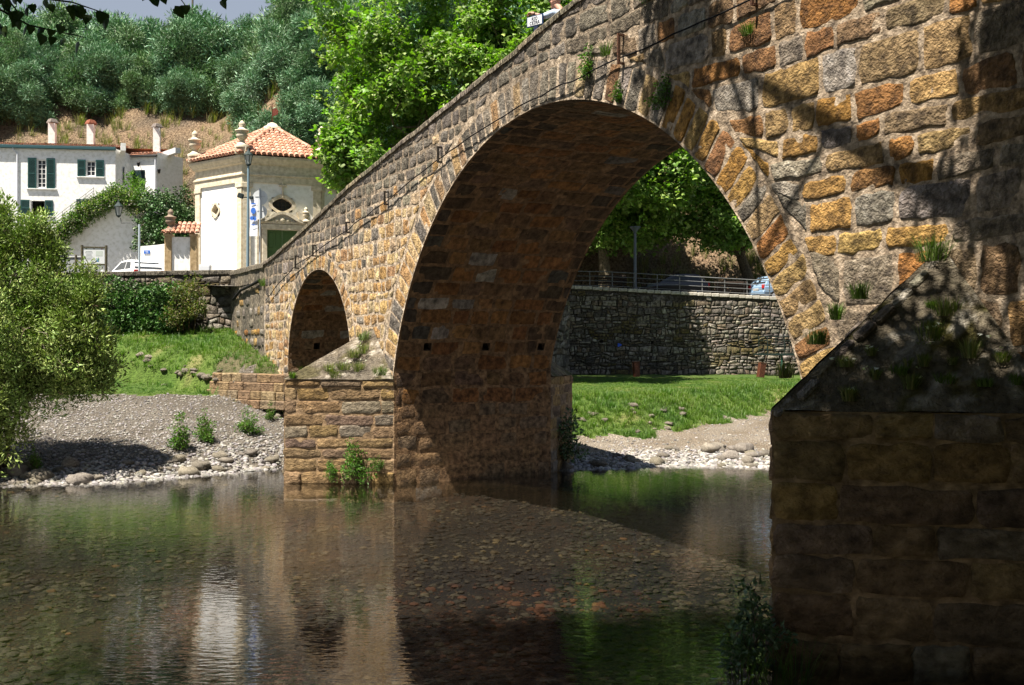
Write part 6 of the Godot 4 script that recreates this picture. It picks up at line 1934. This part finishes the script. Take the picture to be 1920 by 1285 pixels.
	ua.bar(Vector3(-0.7, 12.1, 0), Vector3(0.7, 12.1, 0), 0.1, 0.1, Color(0.2, 0.19, 0.18))
	put("cross_arm", ua, M.wood, up)

func build_promenade() -> void:
	# railing
	var grey := Color(0.13, 0.135, 0.135)
	var ra := thing("promenade_railing", "grey metal railing along the top of the retaining wall", "railing", Vector3(1.7, 0, -55.05))
	var x := 0.0
	while x < 15.5:
		var b := MB.new()
		var y := plateau_y(1.7 + x, 54.9) + 0.2
		b.bar(Vector3(x, y, 0), Vector3(x, y + 0.86, 0), 0.045, 0.045, grey)
		put("post", b, M.paint, ra)
		x += 1.16
	for k in 4:
		var b := MB.new()
		for s in 5:
			var x0 := s * 3.0; var x1 := (s + 1) * 3.0
			b.tube([Vector3(x0, plateau_y(1.7 + x0, 54.9) + 0.34 + k * 0.24, 0.03), Vector3(x1, plateau_y(1.7 + x1, 54.9) + 0.34 + k * 0.24, 0.03)], [0.024 if k == 3 else 0.016, 0.024 if k == 3 else 0.016], 6, grey * 1.1)
		put("rail", b, M.paint, ra, true)
	var lp := thing("promenade_lamp", "slim dark lamp post with a funnel head behind the promenade railing", "street lamp", Vector3(6.42, 6.0, -55.6))
	var pb := MB.new()
	pb.tube([Vector3.ZERO, Vector3(0, 3.2, 0)], [0.085, 0.07], 10, Color(0.10, 0.12, 0.15))
	put("post", pb, M.paint, lp, true)
	var hb := MB.new()
	hb.lathe(Vector3(0, 3.2, 0), [[0.07, 0.0], [0.10, 0.1], [0.28, 0.32], [0.30, 0.36], [0.0, 0.38]], 14, Color(0.10, 0.12, 0.15))
	put("head", hb, M.paint, lp, true)
	for e in [[5.2, 56.4, "dark slatted bench left of the promenade lamp"], [11.5, 56.2, "dark slatted bench right of the parked dark car"]]:
		var y0 := plateau_y(e[0], e[1])
		var bn := thing("bench", e[2], "bench", Vector3(e[0], y0, -e[1]), 0.0, "benches on the promenade")
		var wood := Color(0.055, 0.04, 0.035)
		for k in 4:
			var s := MB.new()
			s.box(Vector3(0, 0.46 + k * 0.002, -0.36 + k * 0.12), Vector3(0.85, 0.018, 0.05), wood, Basis.IDENTITY, 0.006)
			put("seat_slat", s, M.wood, bn)
		for k in 4:
			var s := MB.new()
			s.box(Vector3(0, 0.58 + k * 0.12, 0.10 + k * 0.03), Vector3(0.85, 0.05, 0.016), wood, Basis(Vector3.RIGHT, -0.2), 0.006)
			put("back_slat", s, M.wood, bn)
		for sx in [-0.7, 0.7]:
			var l := MB.new()
			l.bar(Vector3(sx, 0, -0.3), Vector3(sx, 0.44, -0.3), 0.05, 0.05, Color(0.03, 0.03, 0.03))
			l.bar(Vector3(sx, 0, 0.14), Vector3(sx, 1.0, 0.22), 0.05, 0.05, Color(0.03, 0.03, 0.03))
			l.bar(Vector3(sx, 0.43, -0.34), Vector3(sx, 0.43, 0.14), 0.05, 0.03, Color(0.03, 0.03, 0.03))
			put("leg", l, M.iron, bn)
	for e in [[6.06, 52.0, 0.03, "upright rust brown post on the lawn before the shaded wall"], [11.68, 50.0, -0.16, "leaning rust brown post on the lawn near the metal stair"]]:
		var o := thing("rusty_post", e[3], "post", Vector3(e[0], ground_y(e[0], e[1]), -e[1]), 0.25, "rust brown posts on the lawn")
		var b := MB.new()
		b.box(Vector3(0, 0.28, 0), Vector3(0.14, 0.42, 0.14), Color(0.15, 0.058, 0.032), Basis(Vector3.BACK, e[2]), 0.01)
		put("shaft", b, M.iron, o)
		var c := MB.new()
		c.box(Basis(Vector3.BACK, e[2]) * Vector3(0, 0.43, 0) + Vector3(0, 0.28, 0), Vector3(0.15, 0.012, 0.15), Color(0.22, 0.12, 0.08), Basis(Vector3.BACK, e[2]), 0.004)
		put("cap", c, M.iron, o)
	var pf := thing("metal_stair", "dark green metal stair landing against the retaining wall's right end", "stair", Vector3(14.0, 1.75, -53.7))
	var gr := Color(0.02, 0.05, 0.045)
	var dk := MB.new()
	dk.box(Vector3(0, 1.15, 0), Vector3(1.7, 0.04, 0.6), gr)
	put("landing", dk, M.iron, pf)
	for sx in [-0.55, 1.4]:
		var b := MB.new()
		b.bar(Vector3(sx, -0.05, 0.5), Vector3(sx, 1.12, 0.5), 0.07, 0.07, Color(0.05, 0.17, 0.13))
		put("leg", b, M.iron, pf)
	var rl := MB.new()
	for k in 4: rl.bar(Vector3(-1.7, 1.4 + k * 0.22, 0.58), Vector3(1.7, 1.4 + k * 0.22, 0.58), 0.025, 0.025, gr)
	for k in 9: rl.bar(Vector3(-1.7 + k * 0.425, 1.18, 0.58), Vector3(-1.7 + k * 0.425, 2.08, 0.58), 0.03, 0.03, gr)
	put("railing", rl, M.iron, pf)
	for k in 9:
		var s := MB.new()
		s.box(Vector3(1.8 + k * 0.26, 1.35 + k * 0.24, -0.2), Vector3(0.14, 0.02, 0.4), gr)
		put("tread", s, M.iron, pf)
	var sg := MB.new()
	sg.bar(Vector3(0.2, 2.0, 0.2), Vector3(3.9, 5.0, 0.2), 0.04, 0.04, gr)
	sg.bar(Vector3(1.7, 1.2, 0.2), Vector3(4.0, 3.3, 0.2), 0.05, 0.14, gr)
	put("stringer", sg, M.iron, pf)

# a smooth union of tapered capsules, meshed as surface nets; bones are [a, b, ra, rb, colour]
func flesh(b: MB, bones: Array, cell: float, k: float) -> void:
	var lo := Vector3.ONE * 1e9
	var hi := -lo
	for o in bones:
		for e in 2:
			lo = lo.min(o[e] - Vector3.ONE * (o[2 + e] + cell * 2)); hi = hi.max(o[e] + Vector3.ONE * (o[2 + e] + cell * 2))
	var n := Vector3i(((hi - lo) / cell).ceil()) + Vector3i.ONE
	var f := PackedFloat32Array()
	f.resize(n.x * n.y * n.z)
	f.fill(1.0)
	for o in bones:
		var a: Vector3 = o[0]; var d: Vector3 = o[1] - o[0]
		var dd := maxf(d.length_squared(), 1e-9)
		var reach := Vector3.ONE * (maxf(o[2], o[3]) + 0.09)
		var p0 := Vector3i(((a.min(o[1]) - reach - lo) / cell).floor()).clamp(Vector3i.ZERO, n - Vector3i.ONE)
		var p1 := Vector3i(((a.max(o[1]) + reach - lo) / cell).ceil()).clamp(Vector3i.ZERO, n - Vector3i.ONE)
		for z in range(p0.z, p1.z + 1):
			for y in range(p0.y, p1.y + 1):
				for x in range(p0.x, p1.x + 1):
					var p := lo + Vector3(x, y, z) * cell
					var t := clampf((p - a).dot(d) / dd, 0, 1)
					var v := p.distance_to(a + d * t) - lerpf(o[2], o[3], t)
					var i := (z * n.y + y) * n.x + x
					var w := f[i]
					var h := clampf(0.5 + 0.5 * (w - v) / k, 0, 1)
					f[i] = lerpf(w, v, h) - k * h * (1.0 - h)
	var id := {}
	for z in n.z - 1:
		for y in n.y - 1:
			for x in n.x - 1:
				var i := (z * n.y + y) * n.x + x
				var c := Vector3.ZERO
				var m := 0
				var corners := [i, i + 1, i + n.x, i + n.x + 1, i + n.x * n.y, i + n.x * n.y + 1, i + n.x * n.y + n.x, i + n.x * n.y + n.x + 1]
				var neg := 0
				for q in corners: if f[q] < 0.0: neg += 1
				if neg == 0 or neg == 8: continue
				for e in [[0, 1], [2, 3], [4, 5], [6, 7], [0, 2], [1, 3], [4, 6], [5, 7], [0, 4], [1, 5], [2, 6], [3, 7]]:
					var fa := f[corners[e[0]]]; var fb := f[corners[e[1]]]
					if (fa < 0.0) != (fb < 0.0):
						var t := fa / (fa - fb)
						var pa := Vector3(e[0] & 1, (e[0] >> 1) & 1, e[0] >> 2); var pb := Vector3(e[1] & 1, (e[1] >> 1) & 1, e[1] >> 2)
						c += pa.lerp(pb, t); m += 1
				var p := lo + (Vector3(x, y, z) + c / m) * cell
				var best := 1e9
				var col := Color.WHITE
				for o in bones:
					var dv: Vector3 = o[1] - o[0]
					var t := clampf((p - o[0]).dot(dv) / maxf(dv.length_squared(), 1e-9), 0, 1)
					var v: float = p.distance_to(o[0] + dv * t) - lerpf(o[2], o[3], t)
					if v < best: best = v; col = o[4]
				id[i] = b.add(p, col)
	for z in range(1, n.z - 1):
		for y in range(1, n.y - 1):
			for x in range(1, n.x - 1):
				var i := (z * n.y + y) * n.x + x
				for ax in 3:
					var st: int = [1, n.x, n.x * n.y][ax]
					var s1: int = [n.x, n.x * n.y, 1][ax]
					var s2: int = [n.x * n.y, 1, n.x][ax]
					if (f[i] < 0.0) == (f[i + st] < 0.0): continue
					var q := [i - s1 - s2, i - s2, i, i - s1]
					var ok := true
					for e in q: if not id.has(e): ok = false
					if not ok: continue
					if f[i] < 0.0: b.ix.append_array(PackedInt32Array([id[q[0]], id[q[2]], id[q[1]], id[q[0]], id[q[3]], id[q[2]]]))
					else: b.ix.append_array(PackedInt32Array([id[q[0]], id[q[1]], id[q[2]], id[q[0]], id[q[2]], id[q[3]]]))

func build_person() -> void:
	var foot := Vector3(6.66, top_y(6.66) - 0.95, -0.62)
	var o := thing("person", "person in light blue shirt and dark cap leaning on the parapet beside the sign", "person", on_bridge(foot), BRIDGE_TURN)
	var skin := Color(0.46, 0.25, 0.17)
	var shirt := Color(0.42, 0.52, 0.68)
	var jeans := Color(0.05, 0.06, 0.09)
	var shoe := Color(0.03, 0.025, 0.02)
	var bones := []
	for s in [-1, 1]:
		bones.append([Vector3(0.04, 0.05, s * 0.11), Vector3(-0.16, 0.035, s * 0.13), 0.045, 0.035, shoe])
		bones.append([Vector3(0.03, 0.09, s * 0.11), Vector3(0.0, 0.49, s * 0.10), 0.045, 0.06, jeans])
		bones.append([Vector3(0.0, 0.49, s * 0.10), Vector3(0.03, 0.91, s * 0.09), 0.06, 0.085, jeans])
	bones.append([Vector3(0.03, 0.94, -0.07), Vector3(0.03, 0.94, 0.07), 0.10, 0.10, jeans])
	bones.append([Vector3(0.02, 1.02, 0), Vector3(-0.04, 1.26, 0), 0.125, 0.13, shirt])
	bones.append([Vector3(-0.06, 1.36, -0.10), Vector3(-0.06, 1.36, 0.10), 0.095, 0.095, shirt])
	bones.append([Vector3(-0.08, 1.44, 0), Vector3(-0.13, 1.54, 0.02), 0.058, 0.052, skin])
	# arms: the upstream one reaches along the parapet to the sign, the other rests on the coping
	bones.append([Vector3(-0.07, 1.40, 0.17), Vector3(-0.17, 1.35, 0.28), 0.065, 0.058, shirt])
	bones.append([Vector3(-0.17, 1.35, 0.28), Vector3(-0.22, 1.34, 0.32), 0.045, 0.042, skin])
	bones.append([Vector3(-0.22, 1.34, 0.32), Vector3(-0.38, 1.42, 0.45), 0.042, 0.028, skin])
	bones.append([Vector3(-0.38, 1.42, 0.45), Vector3(-0.42, 1.43, 0.48), 0.034, 0.030, skin])
	bones.append([Vector3(-0.07, 1.39, -0.17), Vector3(-0.16, 1.14, -0.12), 0.065, 0.055, shirt])
	bones.append([Vector3(-0.16, 1.14, -0.12), Vector3(-0.28, 1.02, 0.16), 0.044, 0.028, skin])
	bones.append([Vector3(-0.28, 1.02, 0.16), Vector3(-0.30, 1.015, 0.22), 0.034, 0.030, skin])
	var b := MB.new()
	flesh(b, bones, 0.024, 0.035)
	# the head has a finer mesh of its own: skull, jaw, nose, ears, neck
	var hc := Vector3(-0.22, 1.645, 0.05)
	flesh(b, [[hc + Vector3(0.02, 0.03, 0), hc + Vector3(-0.02, 0.03, 0.01), 0.088, 0.085, skin], [hc + Vector3(-0.03, -0.04, 0.01), hc + Vector3(-0.055, -0.075, 0.015), 0.062, 0.045, skin], [hc + Vector3(-0.10, -0.005, 0.02), hc + Vector3(-0.122, -0.03, 0.025), 0.012, 0.017, skin], [hc + Vector3(0.01, 0.0, 0.088), hc + Vector3(0.015, -0.03, 0.088), 0.020, 0.014, skin], [hc + Vector3(0.01, 0.0, -0.085), hc + Vector3(0.015, -0.03, -0.085), 0.020, 0.014, skin], [hc + Vector3(-0.085, -0.062, 0.02), hc + Vector3(-0.080, -0.062, 0.05), 0.010, 0.008, Color(0.36, 0.15, 0.12)], [hc + Vector3(0.03, -0.05, 0), Vector3(-0.10, 1.48, 0.01), 0.055, 0.055, skin]], 0.011, 0.014)
	for hand in [[Vector3(-0.42, 1.43, 0.48), Vector3(-0.8, -0.1, 0.5), Vector3(0.5, 0.0, 0.8)], [Vector3(-0.30, 1.015, 0.22), Vector3(-0.4, -0.2, 0.8), Vector3(0.8, 0.0, 0.4)]]:
		var d: Vector3 = hand[1].normalized()
		var s: Vector3 = hand[2].normalized()
		for q in 4:
			var r: Vector3 = hand[0] + s * (q - 1.5) * 0.019
			var l: float = [0.060, 0.072, 0.068, 0.052][q]
			b.tube([r, r + d * l * 0.6, r + d * l + Vector3(0, -0.03, 0), r + d * l * 0.95 + Vector3(0, -0.05, 0)], [0.0095, 0.009, 0.008, 0.006], 6, skin)
		var th: Vector3 = hand[0] + s * 0.032 - d * 0.02
		b.tube([th, th + s * 0.02 + d * 0.03, th + s * 0.012 + d * 0.055 + Vector3(0, -0.012, 0)], [0.012, 0.0105, 0.008], 6, skin)
	put("body", b, M.skin, o, true)
	for s in [-1, 1]:
		var e := MB.new()
		e.lathe(hc + Vector3(-0.098, 0.012, 0.012 + s * 0.032), [[0.0, -0.008], [0.009, 0.0], [0.0, 0.008]], 8, Color(0.03, 0.02, 0.02))
		put("eye", e, M.paint, o, true)
	var cap := MB.new()
	cap.lathe(hc + Vector3(0.0, 0.055, 0.005), [[0.102, -0.01], [0.101, 0.025], [0.085, 0.062], [0.05, 0.082], [0.0, 0.088]], 16, Color(0.025, 0.025, 0.035))
	cap.prism(hc + Vector3(-0.07, 0.052, 0.005), Vector3.RIGHT, Vector3.BACK, ellipse(-0.03, 0, 0.085, 0.075, 16), Vector3(0, 0.012, 0), Color(0.025, 0.025, 0.035))
	put("cap", cap, M.cloth, o, true)
	var wt := MB.new()
	wt.tube([Vector3(-0.345, 1.4025, 0.4215), Vector3(-0.360, 1.41, 0.4335)], [0.036, 0.036], 10, Color(0.02, 0.02, 0.02))
	put("wrist_watch", wt, M.rubber, o)
	# the sign on the parapet
	var at := Vector3(6.36, top_y(6.36), -0.17)
	var sg := thing("river_name_sign", "small white name sign in a dark blue frame on the parapet", "sign", on_bridge(at), BRIDGE_TURN + 0.35)
	var fr := MB.new()
	fr.box(Vector3(0, 0.36, 0), Vector3(0.20, 0.105, 0.012), Color(0.02, 0.045, 0.10), Basis.IDENTITY, 0.004)
	put("frame", fr, M.paint, sg)
	var pl := MB.new()
	pl.box(Vector3(0, 0.36, 0.0135), Vector3(0.175, 0.084, 0.004), Color(0.62, 0.64, 0.66), Basis.IDENTITY, 0.001)
	put("plate", pl, M.paint, sg)
	var ps := MB.new()
	ps.box(Vector3(0.02, 0.11, -0.01), Vector3(0.05, 0.15, 0.02), Color(0.02, 0.03, 0.06), Basis.IDENTITY, 0.004)
	put("post", ps, M.paint, sg)
	var font := SystemFont.new()
	font.font_names = PackedStringArray(["Droid Sans"])
	font.font_weight = 700
	for e in [["RIO", 0.398, 0.0], ["CEIRA", 0.322, 0.0]]:
		var tm := TextMesh.new()
		tm.text = e[0]; tm.font = font; tm.font_size = 64; tm.pixel_size = 0.00135; tm.depth = 0.003
		tm.horizontal_alignment = HORIZONTAL_ALIGNMENT_CENTER
		var t := put_mesh("lettering", tm, M.ink, sg)
		t.position = Vector3(e[2], e[1], 0.0195)

func build_bridge_details() -> void:
	# the cable clipped along the face, with its iron brackets
	var c := thing("cable", "black cable clipped along the bridge's face below the parapet", "cable", BRIDGE_AT, BRIDGE_TURN)
	var pts := []; var rad := []
	var x := -10.5
	while x < 19.0:
		pts.append(Vector3(x, line_at(CABLE, x) + noise.get_noise_2d(x * 6.0, 3.0) * 0.05, 0.075 + noise.get_noise_2d(x * 9, 9.0) * 0.02)); rad.append(0.013)
		x += 0.35
	var b := MB.new()
	b.tube(pts, rad, 6, Color(0.035, 0.035, 0.038))
	put("line", b, M.rubber, c, true)
	var k := MB.new()
	k.tube([Vector3(-16.0, 5.05, -0.30), Vector3(-14.5, 5.32, -0.18), Vector3(-12.5, 5.42, -0.04), Vector3(-11.3, 5.5, 0.06)], [0.05, 0.05, 0.05, 0.05], 7, Color(0.07, 0.075, 0.08))
	put("pipe", k, M.rubber, c, true)
	for e in [[9.5, 0.5, "rusty iron bracket above the main arch's right shoulder"], [2.67, 0.36, "iron bracket above the main arch's left shoulder"], [-0.35, 0.34, "thin iron bracket above the pier"], [-3.0, 0.3, "thin iron bracket right of the small arch"], [-5.7, 0.34, "iron bracket above the small arch's crown"], [-7.3, 0.4, "iron bracket left of the small arch's crown"], [12.65, 0.45, "iron bracket high on the near wall"]]:
		var y := line_at(CABLE, e[0])
		var br := thing("iron_bracket", e[2], "bracket", on_bridge(Vector3(e[0], y - 0.1, 0.0)), BRIDGE_TURN, "iron brackets on the bridge face")
		var m := MB.new()
		var col := Color(0.13, 0.06, 0.035) if e[0] > 5.0 else Color(0.05, 0.04, 0.035)
		m.bar(Vector3(0, 0.0, 0.11), Vector3(0, e[1], 0.11), 0.045, 0.035, col)
		put("bar", m, M.iron, br)
		for yy in [0.02, e[1] - 0.02]:
			var s := MB.new()
			s.bar(Vector3(0, yy, -0.05), Vector3(0, yy, 0.10), 0.04, 0.035, col)
			put("arm", s, M.iron, br)

func small_plant(called: String, label: String, at: Vector3, kind: String, s: float, group := "") -> void:
	var o := thing(called, label, "plant", at, rng.randf() * TAU, group)
	if kind == "grass" or kind == "dry" or kind == "daisy":
		var tones := [Color(0.11, 0.17, 0.035), Color(0.14, 0.20, 0.05), Color(0.09, 0.13, 0.03)] if kind == "grass" else [Color(0.17, 0.19, 0.07), Color(0.26, 0.23, 0.11), Color(0.12, 0.15, 0.045)]
		for q in 3:
			var m := tuft(46, 0.34 * s, 0.3 * s, 0.0045, tones, kind == "daisy")
			var e := put_mesh("blades", m, M.leaf, o)
			e.position = Vector3(rng.randf_range(-0.15, 0.15), -0.02, rng.randf_range(-0.15, 0.15)) * s
			e.rotation.y = rng.randf() * TAU
	elif kind == "fern":
		for q in 9:
			var b := MB.new()
			var a := TAU * q / 9 + rng.randf()
			var d := Vector3(cos(a), 0, sin(a))
			var sd := Vector3(-sin(a), 0, cos(a))
			var l := 0.34 * s * rng.randf_range(0.7, 1.2)
			for k in 12:
				var t := k / 12.0
				var p := d * l * t + Vector3(0, l * (0.7 * t - 0.85 * t * t), 0)
				var w := 0.085 * s * (1.0 - t) + 0.01
				for side in [-1, 1]: b.tri(p, p + sd * side * w + d * 0.02, p + d * 0.035 * s, Color(0.15, 0.21, 0.04) * rng.randf_range(0.8, 1.2))
			put("frond", b, M.leaf, o)
	else:
		var st := MB.new()
		for q in 4: st.tube([Vector3(0, -0.05, 0), Vector3(cos(q * 1.6), 1.6, sin(q * 1.6)) * 0.3 * s], [0.01 * s, 0.004 * s], 4, Color(0.12, 0.10, 0.05))
		put("stem", st, M.bark, o)
		var dark: bool = kind == "darkbush"
		var tn := [Color(0.05, 0.10, 0.03), Color(0.08, 0.13, 0.06), Color(0.04, 0.08, 0.025)] if dark else [Color(0.09, 0.19, 0.03), Color(0.12, 0.23, 0.04), Color(0.07, 0.14, 0.025)]
		crown(o, [[Vector3(0, 0.42, 0) * s, Vector3(0.32, 0.38, 0.32) * s], [Vector3(0.15, 0.2, 0.05) * s, Vector3(0.25, 0.2, 0.25) * s], [Vector3(-0.22, 0.12, 0.1) * s, Vector3(0.3, 0.12, 0.2) * s], [Vector3(0.1, 0.8, 0) * s, Vector3(0.12, 0.25, 0.12) * s]], [leaf_spray(20, 0.15 * s, 0.085 * s, 0.05 * s, tn, 0.3)], 44, M.leaf_dark if dark else M.leaf, Vector2(0.7, 1.1), 0.2, "foliage")

func build_plants() -> void:
	# on the far pier's cap and at its foot
	var a := Vector3(-1.5, 2.5, 2.25); var e := Vector3(-0.02, 2.5, 0); var ap := Vector3(-1.36, 3.74, 0)
	for q in [[0.30, 0.55, 0.15, "daisy", 0.8, "dry flowering tuft near the top of the sunlit pier's cap"], [0.15, 0.35, 0.50, "daisy", 0.8, "dry flowering tuft in the middle of the sunlit pier's cap"], [0.42, 0.40, 0.18, "daisy", 0.7, "flowering tuft left of the middle on the sunlit pier's cap"], [0.55, 0.30, 0.15, "dry", 0.7, "dry tuft on the left of the sunlit pier's cap"], [0.12, 0.80, 0.08, "grass", 0.8, "flowering tuft at the cap's lower right edge"], [0.52, 0.46, 0.02, "daisy", 0.75, "tuft hanging over the front edge of the sunlit pier's cap"], [0.12, 0.12, 0.76, "grass", 0.8, "green tuft at the peak of the sunlit pier's cap"], [0.28, 0.30, 0.42, "dry", 0.8, "straw tuft high on the sunlit pier's cap"], [0.92, 0.06, 0.02, "grass", 0.5, "small tuft at the nose of the sunlit pier"]]:
		small_plant("cap_plant", q[5], on_bridge(a * q[0] + e * q[1] + ap * q[2] + Vector3(0.02, 0.02, 0.02)), q[3], q[4], "plants on the sunlit pier's cap")
	small_plant("green_bush", "bright green bush growing at the sunlit pier's foot", on_bridge(Vector3(-0.36, 0.08, 0.85)), "bush", 0.95)
	small_plant("green_bush", "small weed left of the bright bush at the pier's foot", on_bridge(Vector3(-0.72, 0.08, 1.32)), "bush", 0.5)
	small_plant("green_bush", "thin weed right of the bright bush at the pier's foot", on_bridge(Vector3(-0.1, 0.35, 0.4)), "bush", 0.4)
	small_plant("green_bush", "dark bush in the shadow at the pier's downstream foot", on_bridge(Vector3(-0.62, 0.2, -5.2)), "darkbush", 1.5)
	# weeds on the gravel bank
	for q in [[-9.0, 29.0, 1.0, "leafy weed on the gravel in front of the pier"], [-8.6, 29.7, 0.9, "smaller leafy weed behind the first one on the gravel"], [-7.6, 30.8, 0.8, "weed on the gravel beside the eroded hole"], [-7.3, 32.2, 0.5, "small green weed high on the gravel bank"], [-12.0, 26.8, 0.6, "grassy weed under the willow by the water"]]:
		small_plant("gravel_weed", q[3], Vector3(q[0], ground_y(q[0], q[1]), -q[1]), "bush", q[2], "weeds on the gravel bank")
	# on the near pier's mossy cap
	var na := Vector3(15.24, 2.62, 2.17); var ne := Vector3(17.05, 2.62, 0); var np := Vector3(15.62, 4.42, 0)
	for q in [[0.05, 0.05, 0.90, "grass", 1.0, "bright grass tuft at the peak of the mossy pier cap"], [0.42, -0.08, 0.66, "grass", 0.6, "grass tuft halfway up the mossy cap's ridge"], [0.55, -0.08, 0.53, "grass", 0.6, "grass tuft on the lower half of the mossy cap's ridge"], [0.70, -0.08, 0.38, "grass", 0.55, "grass tuft low on the mossy cap's ridge"], [0.88, -0.06, 0.18, "dry", 0.55, "feathery tuft beside the mossy cap's nose"], [0.28, 0.32, 0.40, "daisy", 0.7, "flowering tuft in the middle of the mossy cap"], [0.20, 0.50, 0.30, "daisy", 0.7, "flowering tuft right of the middle of the mossy cap"], [0.48, 0.40, 0.12, "daisy", 0.6, "flowering tuft low on the mossy cap"], [0.22, 0.60, 0.16, "fern", 1.0, "yellow green fern on the mossy cap"], [0.20, 0.68, 0.06, "fern", 0.9, "green fern at the mossy cap's lower edge"], [0.15, 0.30, 0.55, "dry", 0.7, "thin dry stalks near the mossy cap's peak"], [0.7, 0.25, 0.05, "daisy", 0.5, "small flowering tuft near the mossy cap's nose"], [0.02, 0.85, 0.10, "grass", 0.7, "pale tuft at the right of the mossy cap"]]:
		small_plant("moss_cap_plant", q[5], on_bridge(na * q[0] + ne * q[1] + np * q[2] + Vector3(0.0, 0.03, 0.01)), q[3], q[4], "plants on the mossy pier cap")
	for k in 15:
		var ba := rng.randf() * 0.7; var bb := lerpf(0.25, 0.95, rng.randf()) * (1.0 - ba)
		small_plant("moss_cap_plant", "small weed growing in the moss of the near pier's cap", on_bridge(na * ba + ne * bb + np * (1.0 - ba - bb) + Vector3(0, 0.02, 0.01)), ["grass", "daisy", "dry"][k % 3], rng.randf_range(0.22, 0.45), "small weeds on the mossy pier cap")
	# at the near pier's foot
	small_plant("shade_bush", "dark leafy bush beside the near pier's nose above the water", on_bridge(Vector3(15.35, -0.05, 2.55)), "darkbush", 1.0)
	small_plant("shade_grass", "long arching dark grass at the near pier's foot", on_bridge(Vector3(15.75, -0.25, 2.55)), "grass", 2.0)
	# weeds rooted in the bridge face
	for q in [[9.05, 8.15, 0.7, "grass", "weed hanging beside the rusty bracket"], [8.5, 7.9, 0.5, "bush", "small weed left of the rusty bracket"], [10.6, 6.95, 0.55, "bush", "green weed at the arch ring's right shoulder"], [9.4, 7.3, 0.35, "bush", "small weed under the arch crown's right side"], [10.2, 8.75, 0.5, "bush", "weed on the upper wall above the cable"], [10.7, 8.85, 0.55, "bush", "second weed on the upper wall above the cable"], [11.5, 8.55, 0.5, "grass", "yellowish weed on the near wall by the cable"], [12.5, 7.6, 0.5, "grass", "weed in a joint of the near wall"], [-10.85, 5.3, 0.9, "grass", "tuft of weeds in the corner of the wing wall"]]:
		small_plant("wall_weed", q[4], on_bridge(Vector3(q[0], q[1], 0.03)), q[3], q[2], "weeds rooted in the bridge face")

func set_stage() -> void:
	var cam := Camera3D.new()
	cam.name = "camera"
	cam.position = Vector3(0, 3.3, 0)
	cam.rotation_degrees.x = 0.215
	cam.fov = 35.62
	cam.near = 0.1
	cam.far = 600.0
	add_child(cam)
	cam.current = true
	var sky_m := ProceduralSkyMaterial.new()
	sky_m.sky_top_color = Color(0.58, 0.72, 0.94)
	sky_m.sky_horizon_color = Color(0.92, 0.95, 0.98)
	sky_m.sky_curve = 0.42
	sky_m.ground_bottom_color = Color(0.16, 0.15, 0.12)
	sky_m.ground_horizon_color = Color(0.45, 0.47, 0.46)
	sky_m.sky_energy_multiplier = 0.48
	var sky := Sky.new()
	sky.sky_material = sky_m
	var env := Environment.new()
	env.background_mode = Environment.BG_SKY
	env.sky = sky
	env.tonemap_mode = Environment.TONE_MAPPER_LINEAR
	env.tonemap_exposure = EXPOSURE
	env.sdfgi_enabled = true
	env.ssao_enabled = true
	env.ssil_enabled = true
	var we := WorldEnvironment.new()
	we.name = "world_environment"
	we.environment = env
	add_child(we)
	var sun := DirectionalLight3D.new()
	sun.name = "sun"
	sun.light_energy = 1.6
	sun.light_color = Color(1.0, 0.965, 0.915)
	sun.light_angular_distance = 0.5
	sun.shadow_enabled = true
	add_child(sun)
	sun.look_at_from_position(Vector3.ZERO, Vector3(0.75, -2.36, -0.66))

const EXPOSURE := 3.0

func _ready() -> void:
	rng.seed = 20240611
	noise.seed = 4
	noise.frequency = 0.1
	noise.noise_type = FastNoiseLite.TYPE_SIMPLEX_SMOOTH
	noise.fractal_octaves = 3
	make_materials()
	set_stage()
	build_ground()
	build_water()
	build_uplands()
	build_bridge()
	build_walls()
	build_chapel()
	build_house()
	build_trees()
	build_street()
	build_promenade()
	build_bridge_details()
	build_person()
	near_trees()
	build_ground_cover()
	build_plants()
